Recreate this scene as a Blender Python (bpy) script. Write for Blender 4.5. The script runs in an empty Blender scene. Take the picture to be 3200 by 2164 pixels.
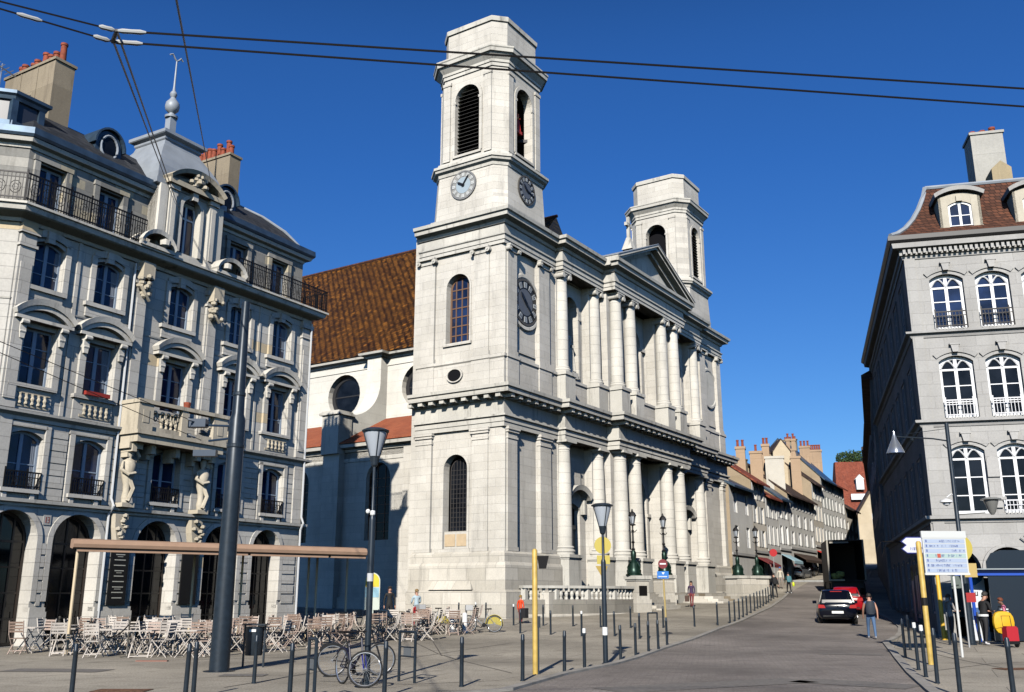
import bpy, bmesh, math, random
from math import sin, cos, tan, pi, radians, degrees, hypot, atan2
random.seed(7)
R_ = random.Random(11)
COL = bpy.context.scene.collection
SC = bpy.context.scene
# ------------------------------------------------------------ camera model / site survey helpers
F_, TH, EYE = 2980., math.atan(780/2980.), 1.7
def at(x, y, Y):
    "survey: point of the place seen at photo pixel x,y and lying Y metres ahead of the camera"
    u, v = x-1600., y-1082.
    ry, rz = F_*cos(TH)+v*sin(TH), F_*sin(TH)-v*cos(TH)
    return (u/ry*Y, Y, rz/ry*Y+EYE)
def atz(x, y, z):
    p = at(x, y, 1.); k = (z-EYE)/(p[2]-EYE)
    return (p[0]*k, k, z)
KZ = [(-60, 0), (28, 0), (36, .12), (45, .36), (62, .96), (80, 2.05), (102, 3.65), (118, 4.6), (143, 5.8), (230, 9.5), (420, 18), (1500, 60)]
def gz(Y):
    for (a, b), (c, d) in zip(KZ, KZ[1:]):
        if Y <= c: return b+(d-b)*(Y-a)/(c-a)
    return KZ[-1][1]
def gp(x, y):
    "ground point under photo pixel"
    p = at(x, y, 1.); Y = 3.
    while Y < 400:
        if EYE+(p[2]-EYE)*Y < gz(Y): break
        Y += .02
    return (p[0]*Y, Y, gz(Y))
def gh(x, y, P): return at(x, y, P[1])[2]-P[2]
# ------------------------------------------------------------ object helpers
def tag(o, label=None, cat=None, group=None, kind=None):
    if label: o['label'] = label
    if cat: o['category'] = cat
    if group: o['group'] = group
    if kind: o['kind'] = kind
    return o
def empty(name, loc=(0, 0, 0), rz=0., label=None, cat=None, group=None):
    o = bpy.data.objects.new(name, None); COL.objects.link(o)
    o.location = loc; o.rotation_euler = (0, 0, rz); o.empty_display_size = .2
    return tag(o, label, cat, group)
KIDS = {}
def reg(o, parent):
    o.parent = parent
    KIDS.setdefault(parent.name, []).append(o)
def dup(root, loc, rz=0., label=None, group=None, sc=None):
    r = root.copy(); COL.objects.link(r); r.location = loc; r.rotation_euler = (0, 0, rz)
    if sc: r.scale = sc
    if label: r['label'] = label
    if group: r['group'] = group
    for ch in KIDS.get(root.name, []):
        c = ch.copy(); COL.objects.link(c); reg(c, r)
        for g in KIDS.get(ch.name, []):
            d = g.copy(); COL.objects.link(d); reg(d, c)
    return r
class B:
    "mesh builder; map turns (along, depth, up) into local xyz"
    def __init__(s, m=None):
        s.v = []; s.f = []; s.mi = []; s.map = m; s.k = 0; s.smooth = False
    def V(s, pts):
        n = len(s.v)
        for p in pts: s.v.append(s.map(*p) if s.map else tuple(p))
        return n
    def face(s, pts):
        n = s.V(pts); s.f.append(tuple(range(n, n+len(pts)))); s.mi.append(s.k)
    def box(s, x0, x1, y0, y1, z0, z1):
        n = s.V([(x0,y0,z0),(x1,y0,z0),(x1,y1,z0),(x0,y1,z0),(x0,y0,z1),(x1,y0,z1),(x1,y1,z1),(x0,y1,z1)])
        for q in ((0,3,2,1),(4,5,6,7),(0,1,5,4),(1,2,6,5),(2,3,7,6),(3,0,4,7)):
            s.f.append(tuple(n+i for i in q)); s.mi.append(s.k)
    def cbox(s, cx, cy, cz, sx, sy, sz): s.box(cx-sx/2, cx+sx/2, cy-sy/2, cy+sy/2, cz-sz/2, cz+sz/2)
    def loft(s, rings, cap=True, closed=True):
        n0 = len(s.v); m = len(rings[0])
        for r in rings: s.V(r)
        for i in range(len(rings)-1):
            for j in range(m if closed else m-1):
                a = n0+i*m+j; b = n0+i*m+(j+1) % m
                s.f.append((a, b, b+m, a+m)); s.mi.append(s.k)
        if cap and closed:
            s.f.append(tuple(n0+j for j in reversed(range(m)))); s.mi.append(s.k)
            s.f.append(tuple(n0+(len(rings)-1)*m+j for j in range(m))); s.mi.append(s.k)
    def prism_y(s, poly, y0, y1): s.loft([[(x, y0, z) for x, z in poly], [(x, y1, z) for x, z in poly]])
    def prism_z(s, poly, z0, z1): s.loft([[(x, y, z0) for x, y in poly], [(x, y, z1) for x, y in poly]])
    def lathe(s, cx, cy, prof, n=14, z0=0., ph=0.):
        s.loft([[(cx+r*cos(2*pi*j/n+ph), cy+r*sin(2*pi*j/n+ph), z0+z) for j in range(n)] for r, z in prof])
    def tube(s, pts, r, n=6, r1=None):
        rings = []
        P = [tuple(map(float, p)) for p in pts]
        for i, p in enumerate(P):
            a = P[max(i-1, 0)]; c = P[min(i+1, len(P)-1)]
            d = [c[k]-a[k] for k in range(3)]; L = math.sqrt(sum(q*q for q in d)) or 1.; d = [q/L for q in d]
            up = (0, 0, 1) if abs(d[2]) < .9 else (1, 0, 0)
            e = (d[1]*up[2]-d[2]*up[1], d[2]*up[0]-d[0]*up[2], d[0]*up[1]-d[1]*up[0])
            L = math.sqrt(sum(q*q for q in e)); e = [q/L for q in e]
            g = (d[1]*e[2]-d[2]*e[1], d[2]*e[0]-d[0]*e[2], d[0]*e[1]-d[1]*e[0])
            rr = r if r1 is None else r+(r1-r)*i/(len(P)-1)
            if isinstance(r, (list, tuple)): rr = r[i]
            rings.append([tuple(p[k]+rr*(cos(2*pi*j/n)*e[k]+sin(2*pi*j/n)*g[k]) for k in range(3)) for j in range(n)])
        s.loft(rings)
    def bar(s, a, b, w, t=None, up=(0, 0, 1)):
        "rectangular bar from a to b, w wide and t thick"
        t = t or w
        d = [b[k]-a[k] for k in range(3)]; L = math.sqrt(sum(q*q for q in d)) or 1.; d = [q/L for q in d]
        if abs(d[0]*up[0]+d[1]*up[1]+d[2]*up[2]) > .95: up = (1, 0, 0)
        e = (d[1]*up[2]-d[2]*up[1], d[2]*up[0]-d[0]*up[2], d[0]*up[1]-d[1]*up[0])
        L = math.sqrt(sum(q*q for q in e)); e = [q/L for q in e]
        g = (d[1]*e[2]-d[2]*e[1], d[2]*e[0]-d[0]*e[2], d[0]*e[1]-d[1]*e[0])
        s.loft([[tuple(p[k]+i*w/2*e[k]+j*t/2*g[k] for k in range(3)) for i, j in ((-1,-1),(1,-1),(1,1),(-1,1))] for p in (a, b)])
    def sweep(s, path, prof, closed=False):
        "moulding: profile of (outward, z) carried along a plan path, outward = right-hand side"
        n = len(path); rings = []
        for i in range(n):
            p = path[i]; a = path[i-1] if (i or closed) else None; c = path[(i+1) % n] if (i < n-1 or closed) else None
            def nrm(u, w):
                dx, dy = w[0]-u[0], w[1]-u[1]; L = hypot(dx, dy) or 1.; return (dy/L, -dx/L)
            if a is None: o = nrm(p, c)
            elif c is None: o = nrm(a, p)
            else:
                n1, n2 = nrm(a, p), nrm(p, c); k = 1+n1[0]*n2[0]+n1[1]*n2[1]
                o = ((n1[0]+n2[0])/max(k, .15), (n1[1]+n2[1])/max(k, .15))
            rings.append([(p[0]+o[0]*d, p[1]+o[1]*d, z) for d, z in prof])
        if closed: rings.append(rings[0])
        s.loft(rings, cap=not closed)
    def cut(s):
        "mark the end of one piece"
        s.cuts = getattr(s, 'cuts', [])+[(len(s.v), len(s.f))]
    def objs(s, name, mats, parent=None, smooth=None):
        "one object per piece marked with cut()"
        out = []; v0 = f0 = 0
        for v1, f1 in s.cuts:
            q = B(); q.v = s.v[v0:v1]; q.f = [tuple(i-v0 for i in f) for f in s.f[f0:f1]]; q.mi = s.mi[f0:f1]
            out.append(q.obj(name, mats, parent, None, smooth)); v0, f0 = v1, f1
        return out
    def wall(s, x0, x1, z0, z1, y, ops=(), depth=.25, kr=None, sill=True):
        "front wall at depth y with openings; ops = (cx, w, zb, zt, rise)"
        ops = sorted(ops); x = x0
        for (cx, w, zb, zt, rise) in ops:
            l, r = cx-w/2, cx+w/2
            if l > x+1e-4: s.face([(x,y,z0),(l,y,z0),(l,y,z1),(x,y,z1)])
            top, bot = opening(cx, w, zb, zt, rise)
            s.face([(l,y,z1)]+[(a,y,b) for a, b in top]+[(r,y,z1)])
            if bot[0][1] > z0+1e-4 or len(bot) > 2: s.face([(l,y,z0),(r,y,z0)]+[(a,y,b) for a, b in reversed(bot)])
            k0 = s.k
            if kr is not None: s.k = kr
            ring = top+list(reversed(bot))
            for i in range(len(ring)):
                a, b = ring[i], ring[(i+1) % len(ring)]
                if hypot(a[0]-b[0], a[1]-b[1]) > 1e-4: s.face([(a[0],y,a[1]),(b[0],y,b[1]),(b[0],y+depth,b[1]),(a[0],y+depth,a[1])])
            s.k = k0; x = r
        if x1 > x+1e-4: s.face([(x,y,z0),(x1,y,z0),(x1,y,z1),(x,y,z1)])
    def obj(s, name, mats, parent=None, label=None, smooth=None):
        me = bpy.data.meshes.new(name); me.from_pydata(s.v, [], s.f)
        for m in (mats if isinstance(mats, (list, tuple)) else [mats]): me.materials.append(m)
        me.polygons.foreach_set('material_index', s.mi)
        if smooth or s.smooth:
            me.polygons.foreach_set('use_smooth', [True]*len(s.f)); me.set_sharp_from_angle(angle=radians(38))
        me.update()
        o = bpy.data.objects.new(name, me); COL.objects.link(o)
        if parent is not None: reg(o, parent)
        if label: o['label'] = label
        return o
def arc(cx, w, zs, rise, n=12):
    "points left to right over an arch springing at zs"
    if rise < 1e-3: return [(cx-w/2, zs), (cx+w/2, zs)]
    h = w/2; rad = (h*h+rise*rise)/(2*rise); cz = zs+rise-rad; a = math.asin(min(1, h/rad))
    if rise > h: a = pi-a
    return [(cx+rad*sin(-a+2*a*i/n), cz+rad*cos(-a+2*a*i/n)) for i in range(n+1)]
def opening(cx, w, zb, zt, rise, n=12):
    if rise < 0:   # oval
        h = (zt-zb)/2; cz = (zt+zb)/2
        return ([(cx-w/2*cos(pi*i/n), cz+h*sin(pi*i/n)) for i in range(n+1)], [(cx-w/2*cos(pi*i/n), cz-h*sin(pi*i/n)) for i in range(n+1)])
    return (arc(cx, w, zt-rise, rise, n), [(cx-w/2, zb), (cx+w/2, zb)])
def outline(cx, w, zb, zt, rise, n=12):
    t, b = opening(cx, w, zb, zt, rise, n)
    out = t+list(reversed(b))
    return [p for i, p in enumerate(out) if hypot(p[0]-out[i-1][0], p[1]-out[i-1][1]) > 1e-4]
def ztop(x, cx, w, zt, rise):
    if abs(rise) < 1e-3: return zt
    h = w/2; dx = min(abs(x-cx), h*.999)
    if rise < 0: return None
    rad = (h*h+rise*rise)/(2*rise)
    return zt-rad+math.sqrt(max(rad*rad-dx*dx, 0))
def window(parent, cx, w, zb, zt, rise, y, fm, gm, cols=2, rows=3, fw=.07, mp=None, name='window', bw=.035, transom=None, label=None, thick=.06, midw=None):
    "window part: frame with glazing bars; its pane is a sub-part"
    b = B(mp); o = outline(cx, w, zb, zt, rise)
    cz = (zb+zt)/2; sx = (w-2*fw)/w; sz = (zt-zb-2*fw)/(zt-zb)
    q = [(cx+(x-cx)*sx, cz+(z-cz)*sz) for x, z in o]
    for i in range(len(o)):
        j = (i+1) % len(o)
        b.face([(o[i][0],y,o[i][1]),(o[j][0],y,o[j][1]),(q[j][0],y,q[j][1]),(q[i][0],y,q[i][1])])
        b.face([(q[i][0],y,q[i][1]),(q[j][0],y,q[j][1]),(q[j][0],y+thick,q[j][1]),(q[i][0],y+thick,q[i][1])])
    zc = lambda x: (ztop(x, cx, w, zt, rise) or cz+(zt-cz)*math.sqrt(max(0, 1-((x-cx)/(w/2))**2)))-fw
    z0 = lambda x: zb+fw if rise >= 0 else 2*cz-zc(x)
    for i in range(1, cols):
        x = cx-w/2+w*i/cols; t = midw if (midw and 2*i == cols) else bw
        b.box(x-t/2, x+t/2, y-.004 if t == midw else y+.004, y+thick-.01, z0(x), zc(x))
    zt_ = zt-(rise if rise > 0 else 0) if transom is None else transom
    for i in range(1, rows+(1 if rise > 0 and transom is None and rise > .25 else 0)):
        z = zb+(zt_-zb)*i/rows if rise >= 0 else zb+(zt-zb)*i/rows
        hw = w/2-fw if rise >= 0 else w/2*math.sqrt(max(0, 1-((z-cz)/((zt-zb)/2))**2))-fw
        b.box(cx-hw, cx+hw, y+.012, y+thick-.02, z-bw/2, z+bw/2)
    if transom: b.box(cx-w/2+fw, cx+w/2-fw, y-.002, y+thick-.01, transom-.04, transom+.04)
    f = b.obj(name, fm, parent, label)
    g = B(mp); g.face([(x, y+thick*.7, z) for x, z in o]); g.obj('pane', gm, f)
    return f
# ------------------------------------------------------------ materials
MATS = {}
def mat(name, col=(.5,.5,.5), rough=.7, metal=0., spec=.5, noise=0., nscale=3., bump=0., bscale=20., emit=None, coat=0.):
    if name in MATS: return MATS[name]
    m = bpy.data.materials.new(name); m.use_nodes = True; nt = m.node_tree; N = nt.nodes; L = nt.links
    p = N['Principled BSDF']; p.inputs['Base Color'].default_value = (*col, 1); p.inputs['Roughness'].default_value = rough
    p.inputs['Metallic'].default_value = metal; p.inputs['Specular IOR Level'].default_value = spec
    if coat: p.inputs['Coat Weight'].default_value = coat
    tc = N.new('ShaderNodeTexCoord')
    if noise:
        n = N.new('ShaderNodeTexNoise'); n.inputs['Scale'].default_value = nscale; n.inputs['Detail'].default_value = 6
        L.new(tc.outputs['Object'], n.inputs['Vector'])
        r = N.new('ShaderNodeMapRange'); r.inputs[1].default_value = .3; r.inputs[2].default_value = .7
        r.inputs[3].default_value = 1-noise; r.inputs[4].default_value = 1+noise; L.new(n.outputs['Fac'], r.inputs[0])
        h = N.new('ShaderNodeHueSaturation'); h.inputs['Color'].default_value = (*col, 1); L.new(r.outputs[0], h.inputs['Value'])
        L.new(h.outputs[0], p.inputs['Base Color'])
    if bump:
        n2 = N.new('ShaderNodeTexNoise'); n2.inputs['Scale'].default_value = bscale; n2.inputs['Detail'].default_value = 5
        L.new(tc.outputs['Object'], n2.inputs['Vector'])
        bu = N.new('ShaderNodeBump'); bu.inputs['Strength'].default_value = bump; bu.inputs['Distance'].default_value = .02
        L.new(n2.outputs['Fac'], bu.inputs['Height']); L.new(bu.outputs[0], p.inputs['Normal'])
    if emit: p.inputs['Emission Color'].default_value = (*emit[0], 1); p.inputs['Emission Strength'].default_value = emit[1]
    MATS[name] = m; return m
def nd(N, t, **k):
    n = N.new(t)
    for a, b in k.items():
        if a.startswith('i'): n.inputs[int(a[1:])].default_value = b
        else: setattr(n, a, b)
    return n
def masonry(name, c1, c2, joint=(.2,.19,.18), bw=1.1, bh=.42, ms=.012, patch=None, pamt=.12, stain=.35, stain_c=(.09,.085,.08), joint_amt=.6, rough=.85, bumpd=.012, tint=.0):
    "dressed stone: courses, block-to-block tone, weather stains running down, fine grain"
    if name in MATS: return MATS[name]
    m = bpy.data.materials.new(name); m.use_nodes = True; nt = m.node_tree; N = nt.nodes; L = nt.links
    p = N['Principled BSDF']; p.inputs['Roughness'].default_value = rough; p.inputs['Specular IOR Level'].default_value = .25
    tc = nd(N, 'ShaderNodeTexCoord'); sp = nd(N, 'ShaderNodeSeparateXYZ'); L.new(tc.outputs['Object'], sp.inputs[0])
    ad = nd(N, 'ShaderNodeMath', operation='ADD'); L.new(sp.outputs[0], ad.inputs[0]); L.new(sp.outputs[1], ad.inputs[1])
    cb = nd(N, 'ShaderNodeCombineXYZ'); L.new(ad.outputs[0], cb.inputs[0]); L.new(sp.outputs[2], cb.inputs[1])
    br = nd(N, 'ShaderNodeTexBrick'); L.new(cb.outputs[0], br.inputs['Vector'])
    br.inputs['Color1'].default_value = (0,0,0,1); br.inputs['Color2'].default_value = (1,1,1,1); br.inputs['Mortar'].default_value = (.5,.5,.5,1)
    br.inputs['Scale'].default_value = 1; br.inputs['Mortar Size'].default_value = ms; br.inputs['Mortar Smooth'].default_value = .2
    br.inputs['Brick Width'].default_value = bw; br.inputs['Row Height'].default_value = bh; br.inputs['Bias'].default_value = -.1
    mx = nd(N, 'ShaderNodeMix', data_type='RGBA'); mx.inputs[6].default_value = (*c1, 1); mx.inputs[7].default_value = (*c2, 1); L.new(br.outputs['Color'], mx.inputs[0])
    cur = mx.outputs[2]
    if patch:   # odd replaced blocks in another stone
        gt = nd(N, 'ShaderNodeMath', operation='GREATER_THAN', i1=1-pamt); L.new(br.outputs['Color'], gt.inputs[0])
        m2 = nd(N, 'ShaderNodeMix', data_type='RGBA'); L.new(gt.outputs[0], m2.inputs[0]); L.new(cur, m2.inputs[6]); m2.inputs[7].default_value = (*patch, 1); cur = m2.outputs[2]
    # large tone drift
    n1 = nd(N, 'ShaderNodeTexNoise', i2=.35); n1.inputs['Detail'].default_value = 7; n1.inputs['Roughness'].default_value = .65; L.new(tc.outputs['Object'], n1.inputs['Vector'])
    r1 = nd(N, 'ShaderNodeMapRange', i1=.35, i2=.7, i3=.86, i4=1.12); L.new(n1.outputs['Fac'], r1.inputs[0])
    hs = nd(N, 'ShaderNodeHueSaturation'); L.new(cur, hs.inputs['Color']); L.new(r1.outputs[0], hs.inputs['Value']); cur = hs.outputs[0]
    # streaky stains
    mp = nd(N, 'ShaderNodeMapping'); mp.inputs['Scale'].default_value = (1.5, 1.5, .22); L.new(tc.outputs['Object'], mp.inputs[0])
    n2 = nd(N, 'ShaderNodeTexNoise', i2=1.3); n2.inputs['Detail'].default_value = 9; n2.inputs['Roughness'].default_value = .7; L.new(mp.outputs[0], n2.inputs['Vector'])
    r2 = nd(N, 'ShaderNodeMapRange', i1=.54, i2=.78, i3=0, i4=stain); L.new(n2.outputs['Fac'], r2.inputs[0])
    m3 = nd(N, 'ShaderNodeMix', data_type='RGBA'); L.new(r2.outputs[0], m3.inputs[0]); L.new(cur, m3.inputs[6]); m3.inputs[7].default_value = (*stain_c, 1); cur = m3.outputs[2]
    # fine grain + joints
    n3 = nd(N, 'ShaderNodeTexNoise', i2=14.); n3.inputs['Detail'].default_value = 5; L.new(tc.outputs['Object'], n3.inputs['Vector'])
    r3 = nd(N, 'ShaderNodeMapRange', i1=.3, i2=.7, i3=.93, i4=1.06); L.new(n3.outputs['Fac'], r3.inputs[0])
    h2 = nd(N, 'ShaderNodeHueSaturation'); L.new(cur, h2.inputs['Color']); L.new(r3.outputs[0], h2.inputs['Value']); cur = h2.outputs[0]
    jm = nd(N, 'ShaderNodeMath', operation='MULTIPLY', i1=joint_amt); L.new(br.outputs['Fac'], jm.inputs[0])
    m4 = nd(N, 'ShaderNodeMix', data_type='RGBA'); L.new(jm.outputs[0], m4.inputs[0]); L.new(cur, m4.inputs[6]); m4.inputs[7].default_value = (*joint, 1)
    L.new(m4.outputs[2], p.inputs['Base Color'])
    inv = nd(N, 'ShaderNodeMath', operation='MULTIPLY_ADD', i1=-1., i2=1.); L.new(br.outputs['Fac'], inv.inputs[0])
    sm = nd(N, 'ShaderNodeMath', operation='MULTIPLY_ADD', i1=.35); L.new(n3.outputs['Fac'], sm.inputs[0]); L.new(inv.outputs[0], sm.inputs[2])
    bu = nd(N, 'ShaderNodeBump'); bu.inputs['Strength'].default_value = .7; bu.inputs['Distance'].default_value = bumpd; L.new(sm.outputs[0], bu.inputs['Height']); L.new(bu.outputs[0], p.inputs['Normal'])
    MATS[name] = m; return m
CH = masonry('church limestone', (.56,.53,.475), (.62,.59,.535), bw=1.3, bh=.46, patch=(.52,.45,.35), pamt=.06, stain=.42, joint_amt=.24, ms=.009)
CHC = masonry('church column stone', (.58,.555,.50), (.63,.605,.55), bw=6, bh=.62, stain=.25, joint_amt=.45)
CHP = masonry('church moulding stone', (.54,.52,.47), (.60,.575,.52), bw=2.2, bh=3.1, stain=.9, joint_amt=.15, stain_c=(.045,.04,.035))
CHD = masonry('church base stone', (.50,.465,.40), (.64,.60,.53), bw=1.25, bh=.62, patch=(.36,.30,.22), pamt=.14, stain=.5, joint_amt=.5)
CHN = masonry('nave plaster', (.68,.655,.59), (.71,.685,.62), bw=2.4, bh=.8, stain=.18, joint_amt=.12)
LB = masonry('left building stone', (.53,.505,.46), (.61,.585,.54), bw=1.35, bh=.47, patch=(.60,.49,.33), pamt=.13, stain=.3, joint_amt=.5)
LBM = masonry('left building moulding', (.60,.57,.51), (.66,.63,.57), bw=2., bh=5.3, stain=.8, joint_amt=.1, stain_c=(.03,.028,.026))
LBT = masonry('left building carved stone', (.50,.44,.34), (.56,.50,.40), bw=3., bh=5.3, stain=.75, joint_amt=.05, stain_c=(.07,.06,.05))
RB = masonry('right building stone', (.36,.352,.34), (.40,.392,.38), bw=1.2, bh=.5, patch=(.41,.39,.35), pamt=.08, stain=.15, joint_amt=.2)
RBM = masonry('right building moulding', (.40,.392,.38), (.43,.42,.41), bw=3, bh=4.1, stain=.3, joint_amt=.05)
RBS = masonry('side render shade tone', (.15,.15,.155), (.20,.20,.205), bw=2.2, bh=1.1, stain=.5, joint_amt=.2)  # shade of the unlit side walls put into the colour
WHITE = mat('white window paint', (.72,.73,.75), .45)
BLUEW = mat('pale blue window paint', (.30,.37,.47), .5)
BROWNW = mat('brown window bars', (.16,.09,.055), .6)
GLASS = mat('dark glass', (.008,.010,.014), .12, spec=.22, noise=.6, nscale=1.3)
GLASSB = mat('sky reflection blue glass', (.010,.020,.058), .12, spec=.45, noise=.7, nscale=1.1)  # blue sky reflection and its mottling put into the base colour
DARK = mat('unlit interior black', (.008,.008,.01), .9, spec=.1)  # near-black colour stands for the shade inside openings
IRON = mat('black wrought iron', (.018,.017,.018), .45, .6)
POST = mat('dark blue grey post paint', (.018,.027,.038), .38, .25, noise=.2, nscale=9)
ZINC = mat('zinc roofing', (.30,.33,.37), .5, .1, noise=.12, nscale=1.6)
ZINCD = mat('dark blue zinc', (.05,.085,.13), .4, .4, noise=.25, nscale=2.5)
SLATE = masonry('slate', (.03,.033,.04), (.06,.062,.07), joint=(.01,.01,.01), bw=.3, bh=.2, ms=.012, stain=.3, joint_amt=.7, rough=.6, bumpd=.01)
TERRA = mat('terracotta chimney pot', (.25,.055,.025), .8, noise=.3, nscale=8)
CHIM = masonry('chimney render', (.24,.20,.145), (.31,.26,.19), bw=3, bh=2, stain=.75, joint_amt=.05, stain_c=(.07,.055,.045))
REDTILE = masonry('red aisle tiles', (.30,.085,.045), (.38,.12,.06), joint=(.08,.03,.02), bw=.25, bh=.16, stain=.3, joint_amt=.5)
BRTILE = masonry('brown plain tiles', (.07,.03,.02), (.15,.06,.035), joint=(.02,.012,.01), bw=.22, bh=.18, ms=.02, stain=.5, joint_amt=.8, bumpd=.03)
YEL = mat('yellow post paint', (.50,.34,.08), .5, noise=.18, nscale=6)
YELD = mat('yellow sign back', (.45,.36,.06), .5)
def rooftile():
    m = bpy.data.materials.new('glazed diamond roof tiles'); m.use_nodes = True; nt = m.node_tree; N = nt.nodes; L = nt.links
    p = N['Principled BSDF']; p.inputs['Roughness'].default_value = .42
    tc = nd(N, 'ShaderNodeTexCoord'); sp = nd(N, 'ShaderNodeSeparateXYZ'); L.new(tc.outputs['Object'], sp.inputs[0])
    def M(op, a, b=None):
        n = nd(N, 'ShaderNodeMath', operation=op)
        for i, q in enumerate((a, b)):
            if q is None: continue
            if isinstance(q, (int, float)): n.inputs[i].default_value = q
            else: L.new(q, n.inputs[i])
        return n.outputs[0]
    nz = nd(N, 'ShaderNodeTexNoise', i2=2.4); nz.inputs['Detail'].default_value = 4; L.new(tc.outputs['Object'], nz.inputs['Vector'])
    wob = M('MULTIPLY', M('SUBTRACT', nz.outputs['Fac'], .5), .3)
    cb = nd(N, 'ShaderNodeCombineXYZ'); L.new(M('ADD', sp.outputs[1], wob), cb.inputs[0]); L.new(M('ADD', M('MULTIPLY', sp.outputs[2], 1.4), M('ADD', wob, M('MULTIPLY', sp.outputs[1], .35))), cb.inputs[1])
    br = nd(N, 'ShaderNodeTexBrick'); L.new(cb.outputs[0], br.inputs['Vector']); br.inputs['Scale'].default_value = 1; br.inputs['Brick Width'].default_value = .46; br.inputs['Row Height'].default_value = .4
    br.inputs['Mortar Size'].default_value = .075; br.inputs['Mortar Smooth'].default_value = .6; br.offset = .5
    r = nd(N, 'ShaderNodeMath', operation='SUBTRACT', i0=1.); L.new(br.outputs['Fac'], r.inputs[1])
    n2 = nd(N, 'ShaderNodeTexNoise', i2=3.2); n2.inputs['Detail'].default_value = 9; n2.inputs['Roughness'].default_value = .75; L.new(tc.outputs['Object'], n2.inputs['Vector'])
    cr = nd(N, 'ShaderNodeValToRGB'); L.new(n2.outputs['Fac'], cr.inputs[0])
    cr.color_ramp.elements[0].position = .42; cr.color_ramp.elements[0].color = (.05,.02,.006,1)
    cr.color_ramp.elements[1].position = .66; cr.color_ramp.elements[1].color = (.50,.20,.028,1)
    mx = nd(N, 'ShaderNodeMix', data_type='RGBA'); L.new(r.outputs[0], mx.inputs[0]); mx.inputs[6].default_value = (.016,.009,.006,1); L.new(cr.outputs[0], mx.inputs[7])
    br.inputs['Color1'].default_value = (.45,.45,.45,1); br.inputs['Color2'].default_value = (1,1,1,1)
    mv = nd(N, 'ShaderNodeMix', data_type='RGBA', blend_type='MULTIPLY'); mv.inputs[0].default_value = 1; L.new(mx.outputs[2], mv.inputs[6]); L.new(br.outputs['Color'], mv.inputs[7])
    L.new(mv.outputs[2], p.inputs['Base Color'])
    row = M('FRACT', M('DIVIDE', sp.outputs[2], .2))
    bu = nd(N, 'ShaderNodeBump'); bu.inputs['Distance'].default_value = .012; L.new(row, bu.inputs['Height']); L.new(bu.outputs[0], p.inputs['Normal'])
    return m
DIAM = rooftile()
# ================================================================ GROUND, ROAD, PAVEMENT
def groundmat(name, c1, c2, joint, bw, bh, rot=0., jamt=.5, ms=.01, stains=.35, big=True, grain=24.):
    m = bpy.data.materials.new(name); m.use_nodes = True; nt = m.node_tree; N = nt.nodes; L = nt.links
    p = N['Principled BSDF']; p.inputs['Roughness'].default_value = .85; p.inputs['Specular IOR Level'].default_value = .3
    tc = nd(N, 'ShaderNodeTexCoord'); mp = nd(N, 'ShaderNodeMapping'); mp.inputs['Rotation'].default_value = (0, 0, rot); L.new(tc.outputs['Object'], mp.inputs[0])
    br = nd(N, 'ShaderNodeTexBrick'); L.new(mp.outputs[0], br.inputs['Vector']); br.inputs['Scale'].default_value = 1
    br.inputs['Color1'].default_value = (0,0,0,1); br.inputs['Color2'].default_value = (1,1,1,1); br.inputs['Mortar'].default_value = (.5,.5,.5,1)
    br.inputs['Mortar Size'].default_value = ms; br.inputs['Brick Width'].default_value = bw; br.inputs['Row Height'].default_value = bh; br.inputs['Mortar Smooth'].default_value = .3
    mx = nd(N, 'ShaderNodeMix', data_type='RGBA'); mx.inputs[6].default_value = (*c1, 1); mx.inputs[7].default_value = (*c2, 1); L.new(br.outputs['Color'], mx.inputs[0]); cur = mx.outputs[2]
    n1 = nd(N, 'ShaderNodeTexNoise', i2=.16); n1.inputs['Detail'].default_value = 8; n1.inputs['Roughness'].default_value = .62; L.new(tc.outputs['Object'], n1.inputs['Vector'])
    r1 = nd(N, 'ShaderNodeMapRange', i1=.35, i2=.68, i3=1-stains*.7, i4=1+stains*.45); L.new(n1.outputs['Fac'], r1.inputs[0])
    hs = nd(N, 'ShaderNodeHueSaturation'); L.new(cur, hs.inputs['Color']); L.new(r1.outputs[0], hs.inputs['Value']); cur = hs.outputs[0]
    n3 = nd(N, 'ShaderNodeTexNoise', i2=grain); n3.inputs['Detail'].default_value = 6; L.new(tc.outputs['Object'], n3.inputs['Vector'])
    r3 = nd(N, 'ShaderNodeMapRange', i1=.3, i2=.7, i3=.68, i4=1.3); L.new(n3.outputs['Fac'], r3.inputs[0])
    h2 = nd(N, 'ShaderNodeHueSaturation'); L.new(cur, h2.inputs['Color']); L.new(r3.outputs[0], h2.inputs['Value']); cur = h2.outputs[0]
    n4 = nd(N, 'ShaderNodeTexNoise', i2=1.6); n4.inputs['Detail'].default_value = 5; L.new(tc.outputs['Object'], n4.inputs['Vector'])
    r4 = nd(N, 'ShaderNodeMapRange', i1=.56, i2=.7, i3=0, i4=.5); L.new(n4.outputs['Fac'], r4.inputs[0])
    m5 = nd(N, 'ShaderNodeMix', data_type='RGBA'); L.new(r4.outputs[0], m5.inputs[0]); L.new(cur, m5.inputs[6]); m5.inputs[7].default_value = (c1[0]*.5, c1[1]*.5, c1[2]*.5, 1); cur = m5.outputs[2]
    jm = nd(N, 'ShaderNodeMath', operation='MULTIPLY', i1=jamt); L.new(br.outputs['Fac'], jm.inputs[0])
    m4 = nd(N, 'ShaderNodeMix', data_type='RGBA'); L.new(jm.outputs[0], m4.inputs[0]); L.new(cur, m4.inputs[6]); m4.inputs[7].default_value = (*joint, 1)
    L.new(m4.outputs[2], p.inputs['Base Color'])
    bu = nd(N, 'ShaderNodeBump'); bu.inputs['Strength'].default_value = .5; bu.inputs['Distance'].default_value = .02; L.new(n3.outputs['Fac'], bu.inputs['Height']); L.new(bu.outputs[0], p.inputs['Normal'])
    return m
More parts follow.
